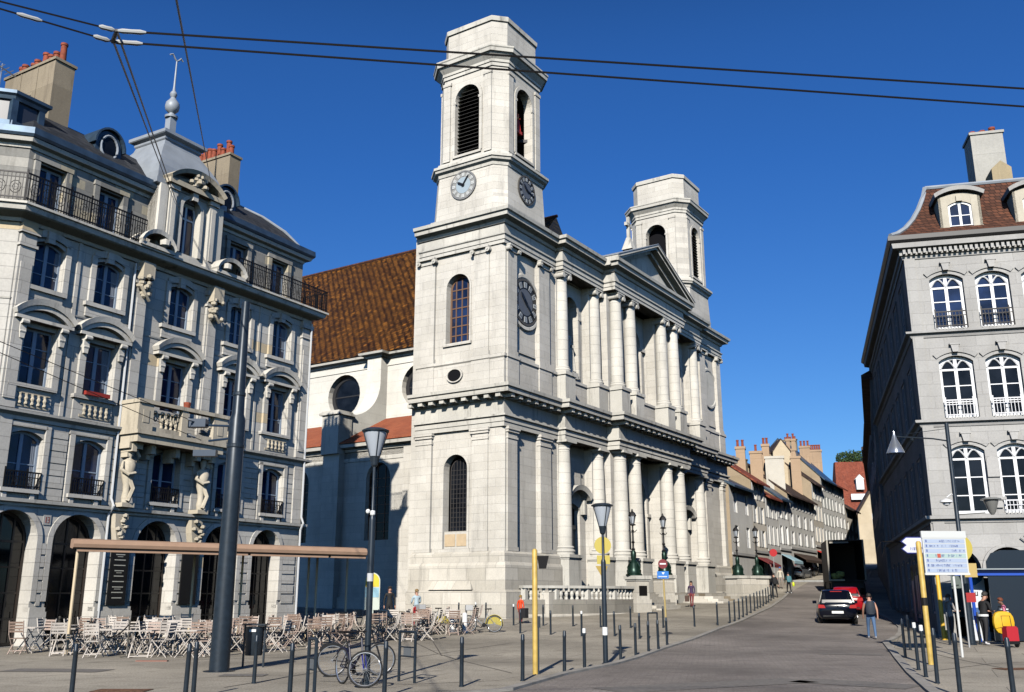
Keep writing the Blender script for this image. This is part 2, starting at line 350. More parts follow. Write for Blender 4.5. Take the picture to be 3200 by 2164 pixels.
PLAZA = groundmat('plaza sanded paving', (.33,.295,.24), (.40,.36,.295), (.13,.115,.095), 2.4, 2.4, .4, .75, .014, .5)
ROAD = groundmat('setts road', (.235,.205,.185), (.285,.255,.228), (.15,.13,.118), .3, .16, .2, .5, .02, .65)
YB = sorted(set([-60, 2, 6, 10, 14, 17, 20, 24, 28, 32, 36, 40, 45, 50, 56, 62, 70, 80, 92, 102, 118, 130, 143, 165, 190, 230, 300, 420, 900, 1500]))
def sheet(name, fl, fr, m, up, y0=-60, y1=1500, kind='structure'):
    b = B(); ys = [y0]+[y for y in YB if y0 < y < y1]+[y1]
    for a, c in zip(ys, ys[1:]): b.face([(fl(a), a, gz(a)+up), (fr(a), a, gz(a)+up), (fr(c), c, gz(c)+up), (fl(c), c, gz(c)+up)])
    return tag(b.obj(name, m), kind=kind)
def interp(pts):
    pts = sorted(pts)
    def f(y):
        if y <= pts[0][0]: return pts[0][1]
        for (a, b_), (c, d) in zip(pts, pts[1:]):
            if y <= c: return b_+(d-b_)*(y-a)/(c-a)
        return pts[-1][1]
    return f
sheet('ground', lambda y: -900, lambda y: 900, PLAZA, 0)
KL = [gp(1604, 2160), gp(1776, 2110), gp(1928, 2079), gp(2079, 2030), gp(2190, 1993), gp(2262, 1964), gp(2320, 1943), gp(2385, 1912), gp(2451, 1872)]
kl = [(p[1], p[0]) for p in KL]; kl = [(kl[0][0]-3, kl[0][1]-3.2), (kl[0][0]-8, kl[0][1]-14)]+kl
fl = interp(kl+[(88, 25.5), (104, 34.6), (118, 42.), (143, 52), (230, 88), (420, 165)])
KR = [gp(2892, 2162), gp(2833, 2108), gp(2784, 2045), gp(2757, 2010)]
kr = [(p[1], p[0]) for p in KR]
fr = interp([(5, 4.5), (12, 5.6)]+kr+[(38, 14.6), (42, 16.4), (47, 18.1), (60, 21.6), (80, 28.9), (100, 36.2), (118, 43.2), (143, 54), (230, 93), (420, 172)])
YB = sorted(set(YB+[round(a, 3) for a, _ in kl if a > 5]+[round(a, 3) for a, _ in kr]+[38]))
sheet('road', fl, fr, ROAD, .005, 6, 420)
STONEK = masonry('kerb stone', (.30,.28,.25), (.36,.34,.31), bw=.01, bh=40, stain=.3, joint_amt=0)
def kerb(f, side, y0, y1, w=.22, h=.055):
    b = B(); ys = [y0]+[y for y in YB if y0 < y < y1]+[y1]
    b.loft([[(f(y), y, gz(y)-.05), (f(y)+side*w, y, gz(y)-.05), (f(y)+side*w, y, gz(y)+h), (f(y), y, gz(y)+h)] for y in ys])
    tag(b.obj('kerb', mat('kerb stone plain', (.30,.28,.25), .85, noise=.25, nscale=2.)), kind='structure')
kerb(fl, -1, kl[1][0]+.5, 82); kerb(fr, 1, 12, 143)
# crossing
CW = mat('worn white road paint', (.55,.55,.53), .7, noise=.3, nscale=6)
for k in range(6):
    pc = gp(2492+k*33, 1817)
    b = B(); b.map = None
    y0 = pc[1]; b.face([(pc[0]-.75, y0-1.4, gz(y0-1.4)+.012), (pc[0]+.3, y0-1.4, gz(y0-1.4)+.012), (pc[0]+1.1, y0+1.6, gz(y0+1.6)+.012), (pc[0]+.05, y0+1.6, gz(y0+1.6)+.012)])
    tag(b.obj('road', CW), kind='structure')
# drain covers and dark repairs
RUST = mat('rusty iron cover', (.12,.06,.035), .8, .3, noise=.4, nscale=14)
for (x, y, w, d, lab, rz) in [(380, 2160, 1.0, .5, 'rusty iron drain cover flush with the plaza near the first bollard', 0.), (3190, 2092, 1.2, .5, 'dark brown metal cover set in the right-hand pavement', .2)]:
    P = gp(x, y); b = B(); b.box(-w/2, w/2, -d/2, d/2, .004, .012)
    for k in range(5): b.box(-w/2+.05, w/2-.05, -d/2+.06+k*d/5.6, -d/2+.1+k*d/5.6, .012, .018)
    o = b.obj('drain_cover', RUST); o.location = P; o.rotation_euler = (0, 0, rz); tag(o, lab, 'drain cover')

CRK = mat('dark joint filler', (.09,.08,.07), .9); PATCH = mat('darker asphalt patch', (.17,.155,.14), .92, noise=.2, nscale=9, bump=.3, bscale=60)
def ribbon(pts, w, name, m, up=.006):
    b = B(); P = [gp(*p) for p in pts]
    for a, c in zip(P, P[1:]):
        L = hypot(c[0]-a[0], c[1]-a[1]); nx, ny = -(c[1]-a[1])/L*w/2, (c[0]-a[0])/L*w/2; n = max(1, int(L/2))
        for i in range(n):
            q = [(a[0]+(c[0]-a[0])*t, a[1]+(c[1]-a[1])*t) for t in (i/n, (i+1)/n)]
            b.face([(q[0][0]-nx, q[0][1]-ny, gz(q[0][1]-ny)+up), (q[0][0]+nx, q[0][1]+ny, gz(q[0][1]+ny)+up), (q[1][0]+nx, q[1][1]+ny, gz(q[1][1]+ny)+up), (q[1][0]-nx, q[1][1]-ny, gz(q[1][1]-ny)+up)])
    tag(b.obj(name, m), kind='structure')
for pts in ([(700, 2150), (1180, 2070), (1600, 2010)], [(1300, 2010), (1370, 2045), (1600, 2105)], [(300, 2070), (900, 2055), (1300, 2025)], [(1000, 2130), (1280, 2140), (1560, 2128)], [(1350, 2000), (1380, 2050), (1560, 2045)], [(2790, 2025), (2900, 2040), (3140, 2090)], [(2900, 2100), (3100, 2075), (3220, 2070)]):
    ribbon(pts, .035, 'pavement', CRK)
ribbon([(2560, 2044), (2760, 2048)], .5, 'road', PATCH, .012); ribbon([(1900, 2160), (2500, 2128), (2860, 2150)], 1.1, 'road', PATCH, .012); ribbon([(690, 2112), (830, 2112)], .55, 'pavement', PATCH, .012)
ribbon([(30, 2095), (330, 2098)], .9, 'pavement', PATCH, .009)
# ================================================================ CHURCH
church = empty('church', (-.44, 51., 0.), radians(57), 'large pale stone baroque church with two square belfry towers and a column front', 'church')
W_ = 33.5
def mir(f): return (lambda x, y, z: (W_-x, y, z)) if f else None
def mside(f, q=0.):   # side faces: (along y, depth into x, z)
    return (lambda a, d, z: (W_-(q+d), a, z)) if f else (lambda a, d, z: (q+d, a, z))
def octp(h, c, cx=3., cy=3.05):
    return [(cx+a, cy+b) for a, b in ((-h, h-c), (-h, -h+c), (-h+c, -h), (h-c, -h), (h, -h+c), (h, h-c), (h-c, h), (-h+c, h))]
def archivolt(b, cx, w, zb, zt, rise, y, t=.16, pr=.07):
    o = arc(cx, w, zt-rise, rise, 16); o = [(cx-w/2, zb)]+o+[(cx+w/2, zb)]
    q = arc(cx, w+2*t, zt-rise, rise+t, 16); q = [(cx-w/2-t, zb)]+q+[(cx+w/2+t, zb)]
    for i in range(len(o)-1):
        b.loft([[(o[i][0], y, o[i][1]), (q[i][0], y, q[i][1]), (q[i][0], y-pr, q[i][1]), (o[i][0], y-pr, o[i][1])],
                [(o[i+1][0], y, o[i+1][1]), (q[i+1][0], y, q[i+1][1]), (q[i+1][0], y-pr, q[i+1][1]), (o[i+1][0], y-pr, o[i+1][1])]])
def capital_ionic(b, x0, x1, y0, z, pr=.14):
    b.box(x0-.1, x1+.1, y0-pr-.1, y0+.05, z-.1, z)
    b.box(x0-.02, x1+.02, y0-pr*.5, y0+.05, z-.36, z-.1)
    for x in (x0-.02, x1+.02):
        b.loft([[(x+.15*cos(2*pi*j/12), yy, z-.24+.15*sin(2*pi*j/12)) for j in range(12)] for yy in (y0-pr-.08, y0+.04)])
        b.loft([[(x+.05*cos(2*pi*j/8), yy, z-.24+.05*sin(2*pi*j/8)) for j in range(8)] for yy in (y0-pr-.12, y0-pr-.07)])
def tower(f):
    b = B(mir(f))
    # left/outer face and front, lower storey
    s = B(mside(f, .15)); fr = B(mir(f))
    s.wall(.15, 6.1, 3.9, 10.7, 0, [(3.3, 1.62, 4.15, 9.3, .81)], .5)
    s.wall(.15, 6.1, 12.7, 21.2, 0, [(3.3, 1.66, 15.75, 19.9, .83)], .5)
    s.wall(.15, 6.1, 12.7, 12.701, 0, [])
    archivolt(s, 3.3, 1.62, 4.15, 9.3, .81, 0, .14, .04)
    archivolt(s, 3.3, 1.66, 15.75, 19.9, .83, 0, .12, .04)
    s.box(2.25, 4.35, -.1, .3, 3.98, 4.16); s.box(2.3, 4.3, -.12, .3, 15.58, 15.74)
    s.box(2.5, 4.1, .12, .5, 4.17, 5.1)
    # oval vent: stone rim round a near-black face for the shaded recess
    o = outline(3.3, .95, 13.42, 14.12, -1)
    for i in range(len(o)):
        j = (i+1) % len(o); m = lambda p, k: (3.3+(p[0]-3.3)*k, 13.77+(p[1]-13.77)*k)
        a, c, e, g = m(o[i], 1.18), m(o[j], 1.18), o[j], o[i]
        s.face([(a[0], -.3, a[1]), (c[0], -.3, c[1]), (e[0], -.3, e[1]), (g[0], -.3, g[1])])
        s.face([(a[0], -.3, a[1]), (c[0], -.3, c[1]), (c[0], -.1, c[1]), (a[0], -.1, a[1])])
        s.face([(g[0], -.3, g[1]), (e[0], -.3, e[1]), (e[0], -.24, e[1]), (g[0], -.24, g[1])])
    fr.wall(.15, 6., 3.9, 10.7, .28, []); fr.wall(.15, 6., 12.7, 21.2, .28, [])
    b.box(.2, 5.95, 6.05, 6.1, 0, 23); b.box(5.95, 6., .28, 6.1, 0, 23)
    for z0, z1 in ((3.9, 10.7), (12.7, 21.2)):
        b.prism_z([(.06, 1.05), (.06, .22), (.22, .06), (.34, .06), (.34, 1.05)], z0, z1)
        b.box(.34, 1.28, -.04, .3, z0, z1); b.box(3.72, 4.92, -.04, .3, z0, z1); b.box(4.92, 6., .12, .3, z0, z1)
        s.box(1.05, 2.1, -.15, .02, z0, z1); s.box(4.92, 6.02, -.15, .02, z0, z1)
    # plain capitals below, scrolled above
    for a0, a1 in ((1.05, 2.1), (4.92, 6.02)):
        s.box(a0-.04, a1+.04, -.2, 0, 9.98, 10.1); s.box(a0-.07, a1+.07, -.24, 0, 10.32, 10.46); s.box(a0-.12, a1+.12, -.3, 0, 10.46, 10.62)
        s.box(a0-.05, a1+.05, -.2, .02, 3.99, 4.2); s.box(a0-.05, a1+.05, -.2, .02, 14.7, 14.95)
    for a0, a1 in ((.34, 1.28), (3.72, 4.92)):
        b.box(a0-.04, a1+.04, -.09, .2, 9.98, 10.1); b.box(a0-.07, a1+.07, -.13, .2, 10.32, 10.46); b.box(a0-.12, a1+.12, -.19, .2, 10.46, 10.62)
        b.box(a0-.05, a1+.05, -.09, .2, 3.99, 4.2); b.box(a0-.05, a1+.05, -.09, .2, 14.7, 14.95)
    # upper pedestal breaks
    for a0, a1 in ((.95, 2.2), (4.85, 6.1)):
        s.box(a0, a1, -.2, .05, 12.8, 14.5); s.box(a0-.04, a1+.04, -.26, .05, 14.5, 14.7)
    for a0, a1 in ((.2, 1.4), (3.6, 5.0)):
        b.box(a0, a1, -.1, .3, 12.8, 14.5); b.box(a0-.04, a1+.04, -.16, .3, 14.5, 14.7)
    s.box(2.2, 4.85, -.06, .02, 14.5, 14.68); b.box(1.4, 3.6, .2, .3, 14.5, 14.68)
    # blind clock panel on the upper front
    b.box(1.42, 3.6, .2, .28, 15.1, 15.25)
    body = b.obj('tower', CH, church)
    s.obj('side_face', CH, body); fr.obj('front_face', CH, body)
    cb = B(mside(f, .15)); 
    for a0, a1 in ((1.05, 2.1), (4.92, 6.02)): capital_ionic(cb, a0, a1, -.15, 21.15); cb.cut()
    cb.map = mir(f)
    for a0, a1 in ((.34, 1.28), (3.72, 4.92)): capital_ionic(cb, a0, a1, -.04, 21.15); cb.cut()
    cb.objs('capital', CHP, body, smooth=True)
    # clock stage
    k = B(mir(f)); L1, L2 = octp(2.72, .62), octp(2.6, .62)
    k.loft([[(x, y, 23.1) for x, y in octp(2.95, .62)], [(x, y, 23.5) for x, y in octp(2.95, .62)], [(x, y, 23.62) for x, y in L1], [(x, y, 26.5) for x, y in L2]])
    k.obj('clock_stage', CH, body)
    c = B(mir(f))
    c.sweep(octp(2.58, .62), [(0, 26.4), (.08, 26.42), (.12, 26.6), (.3, 26.7), (.34, 26.82), (.42, 26.86), (.42, 27.02), (.2, 27.1), (.12, 27.3), (0, 27.32)], True); c.cut()
    c.sweep(octp(2.5, .7), [(0, 33.05), (.08, 33.08), (.08, 33.3), (.14, 33.32), (.14, 33.5), (.36, 33.75), (.4, 33.8), (.52, 33.84), (.55, 34.05), (.6, 34.1), (.6, 34.2), (.1, 34.35), (0, 34.36)], True); c.cut()
    c.sweep(octp(2.36, .7), [(0, 36.3), (.1, 36.33), (.13, 36.6), (.06, 36.68), (-.3, 36.7)], True); c.cut()
    c.objs('belfry_cornice', CHP, body)
    # belfry
    g = B(mir(f)); P = octp(2.5, .7)
    for i in (1, 3, 5, 7):
        p, q = P[i], P[(i+1) % 8]; g.face([(p[0], p[1], 27.2), (q[0], q[1], 27.2), (q[0], q[1], 33.1), (p[0], p[1], 33.1)])
    fmaps = [lambda a, d, z: (.5+d, a+.05, z), lambda a, d, z: (a, .55+d, z), lambda a, d, z: (5.5-d, a+.05, z), lambda a, d, z: (a, 5.55-d, z)]
    for fm in fmaps:
        g.map = (lambda fm: (lambda a, d, z: (lambda p: (W_-p[0] if f else p[0], p[1], p[2]))(fm(a, d, z))))(fm)
        g.wall(1.2, 4.8, 27.2, 33.1, 0, [(3., 1.82, 27.7, 32.3, .91)], .55)
        archivolt(g, 3., 1.82, 27.7, 32.3, .91, 0, .2, .07)
        g.box(1.95, 2.16, -.09, 0, 31.2, 31.36); g.box(3.84, 4.05, -.09, 0, 31.2, 31.36)
        g.box(1.2, 1.72, -.08, 0, 27.45, 32.6); g.box(4.28, 4.8, -.08, 0, 27.45, 32.6)
        g.box(1.16, 1.78, -.13, 0, 32.6, 32.8); g.box(4.22, 4.84, -.13, 0, 32.6, 32.8)
        g.box(1.95, 4.05, -.1, .2, 27.55, 27.7)
    g.map = mir(f)
    g.prism_z(octp(2.4, .7), 33.05, 33.2)
    g.prism_z(octp(2.36, .7), 34.3, 36.62)
    g.obj('belfry', CH, body)
    for n, fm in enumerate(fmaps[:2]):
        mm = (lambda fm: (lambda a, d, z: (lambda p: (W_-p[0] if f else p[0], p[1], p[2]))(fm(a, d, z))))(fm)
        l = B(mm)
        if n == 1 and not f: continue
        for i in range(19):
            z = 27.75+i*.25; hw = .9 if z < 31.3 else math.sqrt(max(.01, .9**2-(z-31.39)**2)) if z > 31.39 else .9
            l.loft([[(3-hw, .18, z), (3+hw, .18, z), (3+hw, .2, z+.03), (3-hw, .2, z+.03)], [(3-hw, .48, z+.2), (3+hw, .48, z+.2), (3+hw, .5, z+.23), (3-hw, .5, z+.23)]])
        l.obj('louvre', mat('dark louvre boards', (.05, .048, .045), .8, noise=.3), body)
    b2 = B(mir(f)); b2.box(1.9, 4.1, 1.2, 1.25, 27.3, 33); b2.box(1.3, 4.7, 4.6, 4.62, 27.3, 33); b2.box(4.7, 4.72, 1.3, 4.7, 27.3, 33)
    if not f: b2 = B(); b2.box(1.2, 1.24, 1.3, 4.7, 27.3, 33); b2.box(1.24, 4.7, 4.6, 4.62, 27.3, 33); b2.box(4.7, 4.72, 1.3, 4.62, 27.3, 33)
    b2.obj('belfry_shade_backing', DARK, body)  # black sheets added so the belfry openings look dark inside
    # windows
    wm = mside(f, .15)
    window(church, 3.3, 1.3, 5.1, 9.1, .62, .42, mat('lead window bars', (.05, .045, .045), .6), GLASS, 6, 13, .04, wm, bw=.022)
    window(church, 3.3, 1.66, 15.75, 19.9, .83, .38, mat('brown window bars', (.16, .09, .055), .6), GLASSB, 4, 6, .12, wm, bw=.07, label='brown barred arched church window high on the tower')
    d = B(wm)
    d.face([(3.3+(x-3.3)*1.01, -.245, z) for x, z in outline(3.3, .93, 13.43, 14.11, -1)])
    d.obj('vent', DARK, body)
    return body
t1 = tower(False); t2 = tower(True)
def clock(cx, cz, r, mp, dark, ang_m, ang_h, name='clock_face', rim=None, label=None):
    "clock dial with twelve tablets and two hands"
    b = B(mp)
    def ring(r0, r1, y0, y1, n=32):
        for j in range(n):
            a0, a1 = 2*pi*j/n, 2*pi*(j+1)/n
            P = lambda r, a, y: (cx+r*cos(a), y, cz+r*sin(a))
            b.face([P(r0, a0, y0), P(r0, a1, y0), P(r1, a1, y1), P(r1, a0, y1)])
            if r1 < r0: b.face([P(r0, a0, y0), P(r0, a1, y0), P(r0, a1, y0+.1), P(r0, a0, y0+.1)])
    ring(r, r*.9, -.07, -.07); b.k = 1; ring(r*.9, .001, -.03, -.03); b.k = 2; ring(r*.56, .001, -.04, -.04); b.k = 3
    for h in range(12):
        a = pi/2-h*pi/6; ux, uz = cos(a), sin(a); tx, tz = -uz, ux
        P = lambda rr, t, y: (cx+ux*rr*r+tx*t*r, y, cz+uz*rr*r+tz*t*r)
        b.loft([[P(.62, -.085, y), P(.62, .085, y), P(.86, .11, y), P(.86, -.11, y)] for y in (-.06, -.03)])
        b.k = 1
        for q in ((-.04, .04) if h % 3 else (0,)): b.loft([[P(.65, q-.012, y), P(.65, q+.012, y), P(.83, q+.012, y), P(.83, q-.012, y)] for y in (-.066, -.06)])
        b.k = 3
    st, dk, fc, tb = (mat('clock rim dark', (.07, .065, .06), .6) if dark else mat('clock rim grey', (.2, .2, .2), .6)), (mat('clock black ring', (.012, .012, .013), .5) if dark else mat('clock grey ring', (.27, .27, .26), .6)), mat('clock centre dark' if dark else 'clock centre blue grey', (.10, .11, .13) if dark else (.33, .40, .45), .5), mat('clock tablet dim' if dark else 'clock tablet white', (.35, .37, .38) if dark else (.55, .56, .55), .4)
    o = b.obj(name, [st, dk, fc, tb], church, label)
    for a, L, w in ((ang_m, .8, .05), (ang_h, .52, .075)):
        h = B(mp); a = pi/2-radians(a); ux, uz = cos(a), sin(a); tx, tz = -uz, ux
        P = lambda rr, t, y: (cx+ux*rr*r+tx*t*r, y, cz+uz*rr*r+tz*t*r)
        h.loft([[P(-.12, -w, y), P(L*.75, -w, y), P(L, 0, y), P(L*.75, w, y), P(-.12, w, y)] for y in (-.1, -.075)])
        h.obj('clock_hand', mat('clock hand black', (.01, .01, .01), .4), o)
    return o
clock(3.15, 25.55, .93, lambda a, d, z: (.31+.5*0+d*1.0+.0+.0, 6.3-a, z), False, 35, 300, label='pale blue grey clock dial on the left side of the tower')
clock(2.95, 25.5, .93, lambda a, d, z: (a, .36+d, z), True, 100, 310, label='dark clock dial on the street side of the tower')
clock(2.5, 18.25, 1.42, lambda a, d, z: (a, .2+d, z), True, 130, 315, label='large dark clock dial in a round stone frame')
b = B()
for X0 in (2.5, W_-2.5):
    for k, (r0, r1, y0, y1) in enumerate([(1.75, 1.66, .28, .14), (1.66, 1.5, .14, .14), (1.5, 1.42, .14, .2)]):
        for j in range(40):
            a0, a1 = 2*pi*j/40, 2*pi*(j+1)/40
            b.face([(X0+r0*cos(a0), y0, 18.25+r0*sin(a0)), (X0+r0*cos(a1), y0, 18.25+r0*sin(a1)), (X0+r1*cos(a1), y1, 18.25+r1*sin(a1)), (X0+r1*cos(a0), y1, 18.25+r1*sin(a0))])
    if X0 > 5: b.face([(W_-2.5+1.42*cos(2*pi*j/40), .2, 18.25+1.42*sin(2*pi*j/40)) for j in range(40)])
    b.cut()
b.objs('clock_surround', CHP, church)
# ---------------- facade between the towers
b = B()
for f in (0, 1):
    b.map = mir(f)
    b.wall(5.9, 11.3, 1.2, 10.7, .6, [(8.5, 1.7, 1.9, 7.1, .35)], .5)
    b.wall(5.9, 11.3, 12.7, 21.2, .6, [(8.5, 1.75, 15.0, 20.2, .875)], .75)
    b.box(7.3, 9.7, 1.3, 1.35, 14.8, 20.4); b.box(7.3, 9.7, 1.0, 1.05, 1.3, 3.9)
    b.box(5.85, 6.9, .05, .6, 1.3, 10.7); b.box(10.05, 11.3, .05, .6, 1.3, 10.7)
    b.box(5.85, 6.9, .05, .6, 12.7, 21.2); b.box(10.05, 11.3, .05, .6, 12.7, 21.2)
    b.box(11.3, 12.72, -.6, .62, 1.3, 10.7); b.box(13.65, 14.75, -.55, .62, 1.3, 10.7)
    b.box(11.3, 12.72, -.6, .62, 12.7, 21.2); b.box(13.65, 14.75, -.55, .62, 12.7, 21.2)
    b.box(12.72, 13.65, -.1, .6, 1.3, 10.7); b.box(12.72, 13.65, -.1, .6, 12.7, 21.2)
    archivolt(b, 8.5, 1.75, 15.0, 20.2, .875, .6, .2, .1)
    b.box(7.2, 7.62, .48, .62, 18.9, 19.15); b.box(9.38, 9.8, .48, .62, 18.9, 19.15)
    # relief panel and curved hood over the side doors
    b.box(7.6, 9.4, .5, .6, 8.0, 9.9); b.box(7.75, 9.25, .44, .52, 8.15, 9.75)
b.map = None
b.wall(14.7, 18.8, 1.2, 10.7, .3, [(16.75, 2.7, 1.9, 9.4, 1.35)], .8)
b.wall(14.7, 18.8, 12.7, 21.2, .3, [(16.75, 2.6, 14.6, 20.1, 1.3)], .8)
archivolt(b, 16.75, 2.7, 1.9, 9.4, 1.35, .3, .28, .12); archivolt(b, 16.75, 2.6, 14.6, 20.1, 1.3, .3, .22, .1)
for z in (6.9, 18.6):
    for x in (15.15, 18.35): b.box(x-.26, x+.26, .1, .32, z, z+.22)
b.box(-.2+.2, W_, 6.0, 6.4, 0, 23.1)
b.box(5.9, W_-5.9, .5, 6.1, 21.1, 23.0); b.box(11.2, W_-11.2, -1.2, .6, 21.2, 22.4); b.box(5.8, W_-5.8, -.35, .6, 21.2, 22.4)
b.box(11.2, W_-11.2, -1.2, .6, 10.7, 12.7); b.box(5.8, W_-5.8, -.35, .6, 10.7, 12.7)
b.box(.1, 5.9, .1, 6.1, 10.7, 12.7); b.box(W_-5.9, W_-.1, .1, 6.1, 10.7, 12.7)
b.box(.1, 5.9, .1, 6.1, 21.2, 23.); b.box(W_-5.9, W_-.1, .1, 6.1, 21.2, 23.)
b.box(5.9, W_-5.9, .62, .9, 9.95, 10.7)
b.obj('front_wall', CH, church)
MP = [(0, 6.1), (0, 0), (5.75, 0), (5.75, -.5), (11.1, -.5), (11.1, -1.35), (W_-11.1, -1.35), (W_-11.1, -.5), (W_-5.75, -.5), (W_-5.75, 0), (W_, 0), (W_, 6.1)]
b = B(); b.sweep(MP, [(-.2, 10.58), (.03, 10.6), (.03, 10.85), (.08, 10.86), (.08, 11.1), (.2, 11.16), (.2, 11.26), (.03, 11.3), (.03, 12.05), (.14, 12.1), (.2, 12.3), (.72, 12.34), (.74, 12.56), (.84, 12.62), (.86, 12.8), (-.2, 12.98)])
b.obj('lower_cornice', CHP, church)
b = B()
def along(path, sp, fn):
    for p, q in zip(path, path[1:]):
        L = hypot(q[0]-p[0], q[1]-p[1]); n = int((L+.35)/sp)
        if n < 1: continue
        dx, dy = (q[0]-p[0])/L, (q[1]-p[1])/L
        for i in range(n+1 if L > 2 else n):
            t = L*(i+ (0 if L > 2 else .5))/n
            fn(p[0]+dx*t, p[1]+dy*t, dx, dy)
def modil(x, y, dx, dy, w=.15, d=.62, z0=12.12, z1=12.34):
    nx, ny = dy, -dx
    P = [(x-dx*w, y-dy*w), (x+dx*w, y+dy*w), (x+dx*w+nx*d, y+dy*w+ny*d), (x-dx*w+nx*d, y-dy*w+ny*d)]
    b.prism_z(P, z0, z1)
along(MP, .78, modil)
b.obj('modillion_row', CHP, church)
for o_ in (b,): pass
b = B(); b.sweep(MP, [(-.2, 21.13), (.03, 21.15), (.03, 21.36), (.08, 21.37), (.08, 21.6), (.16, 21.66), (.16, 21.72), (.02, 21.76), (.02, 22.3), (.12, 22.34), (.2, 22.5), (.55, 22.6), (.58, 22.8), (.7, 22.86), (.74, 23.05), (-.2, 23.2)])
b.obj('upper_cornice', CHP, church)
# pedestal course and plinth
b = B(); b.sweep([(0, 6.1), (0, 0), (5.8, 0), (5.8, .3), (11.3, .3), (11.3, -.4), (W_-11.3, -.4), (W_-11.3, .3), (W_-5.8, .3), (W_-5.8, 0), (W_, 0), (W_, 6.1)],
    [(-.1, 12.75), (.06, 12.75), (.06, 12.98), (.02, 13.05), (.02, 14.42), (.1, 14.5), (.1, 14.66), (-.1, 14.72)])
b.obj('upper_pedestal_course', CH, church)
b = B()
b.sweep([(0, 6.1), (0, 0), (6, 0)], [(-.3, -1), (.48, -1), (.48, 1.88), (.36, 1.96), (.3, 2.0), (.3, 3.25), (.24, 3.4), (.18, 3.42), (.18, 3.86), (.06, 3.98), (-.3, 4.0)]); b.cut()
b.map = mir(1); b.sweep([(0, 6.1), (0, 0), (6, 0)], [(-.3, -1), (.48, -1), (.48, 1.88), (.36, 1.96), (.3, 2.0), (.3, 3.25), (.24, 3.4), (.18, 3.42), (.18, 3.86), (.06, 3.98), (-.3, 4.0)])
b.cut(); b.map = mside(0); b.loft([[(1.7, -.5, 2.0), (4.6, -.5, 2.0), (4.6, -.3, 2.0), (1.7, -.3, 2.0)], [(1.9, -.32, 2.45), (4.4, -.32, 2.45), (4.4, -.3, 2.45), (1.9, -.3, 2.45)]]); b.cut()
b.objs('plinth', CHD, church)
# columns
CX = [(6.35, 0), (10.6, 0), (12.1, -.85), (14.2, -.85), (19.3, -.85), (21.4, -.85), (22.9, 0), (27.15, 0)]
for x, y in CX:
    b = B(); b.lathe(x, y, [(.62, 0), (.62, .12), (.66, .17), (.66, .24), (.56, .3), (.56, .34), (.6, .4), (.56, .46), (.49, .5), (.49, 2.2), (.475, 3.5), (.45, 5.), (.415, 6.05), (.44, 6.07), (.44, 6.13), (.41, 6.15), (.41, 6.3)], 24, 3.98)
    c = b.obj('column', CHC, church, smooth=True)
    k = B(); k.lathe(x, y, [(.4, 10.2), (.43, 10.24), (.43, 10.3), (.58, 10.42), (.6, 10.45)], 20); k.box(x-.62, x+.62, y-.62, y+.3, 10.45, 10.6); k.obj('capital', CHP, c)
    k = B(); k.box(x-.72, x+.72, y-.72, y+.4, 1.3, 3.72); k.box(x-.76, x+.76, y-.76, y+.4, 3.72, 3.8); k.box(x-.82, x+.82, y-.82, y+.4, 3.8, 3.97); k.box(x-.8, x+.8, y-.8, y+.4, 1.2, 1.75); k.obj('pedestal', CHP, c)
for x, y in CX:
    b = B(); b.lathe(x, y, [(.55, 0), (.55, .1), (.58, .16), (.5, .26), (.52, .33), (.43, .4), (.43, 2.2), (.42, 3.5), (.395, 5.), (.37, 5.95), (.39, 5.97), (.39, 6.03), (.37, 6.05), (.37, 6.12)], 24, 14.72)
    c = b.obj('column', CHC, church, smooth=True)
    k = B(); k.box(x-.5, x+.5, y-.5, y+.3, 21.02, 21.16); k.lathe(x, y, [(.37, 20.8), (.47, 20.92), (.47, 21.02)], 16)
    for sx in (-.4, .4): k.loft([[(x+sx+.17*cos(2*pi*j/12), yy, 20.84+.17*sin(2*pi*j/12)) for j in range(12)] for yy in (y-.5, y+.3)])
    k.obj('capital', CHP, c)
    k = B(); k.box(x-.6, x+.6, y-.6, y+.4, 12.8, 14.5); k.box(x-.68, x+.68, y-.68, y+.4, 14.5, 14.7); k.box(x-.66, x+.66, y-.66, y+.4, 12.8, 13.1); k.obj('pedestal', CHP, c)
# pediment
b = B(); xa, xb, xm = 10.35, W_-10.35, 16.75; za, zb_ = 23.05, 25.75
b.prism_y([(xa+.7, za), (xb-.7, za), (xm, zb_-.35)], -1.15, 6.)
for s_ in (1, -1):
    x0 = xm-s_*(xm-xa)
    for (t0, t1, y0) in ((-.0, .16, -2.06), (-.18, 0., -1.9), (-.42, -.18, -1.45)):
        b.loft([[(x0, y, za+q) for y, q in ((y0, t0), (y0, t1), (6, t1), (6, t0))], [(xm, y, zb_+q) for y, q in ((y0, t0), (y0, t1), (6, t1), (6, t0))]])
b.obj('pediment', CHP, church)
b = B()
for s_ in (1, -1):
    x0 = xm-s_*(xm-xa+.05)
    b.loft([[(x0, y, za+q) for y, q in ((-2.1, .17), (-2.1, .22), (6.1, .22), (6.1, .17))], [(xm, y, zb_+q) for y, q in ((-2.1, .17), (-2.1, .22), (6.1, .22), (6.1, .17))]])
b.obj('pediment_roof', ZINC, church)
b = B(); b.loft([[(xm-.45, -.2, 25.9), (xm+.45, -.2, 25.9), (xm+.45, .6, 25.9), (xm-.45, .6, 25.9)], [(xm-.14, .1, 26.9), (xm+.14, .1, 26.9), (xm+.14, .35, 26.9), (xm-.14, .35, 26.9)]])
b.box(xm-.11, xm+.11, .12, .33, 26.9, 28.5); b.box(xm-.45, xm+.45, .12, .33, 27.75, 28.0)
b.obj('gable_cross', CHP, church)
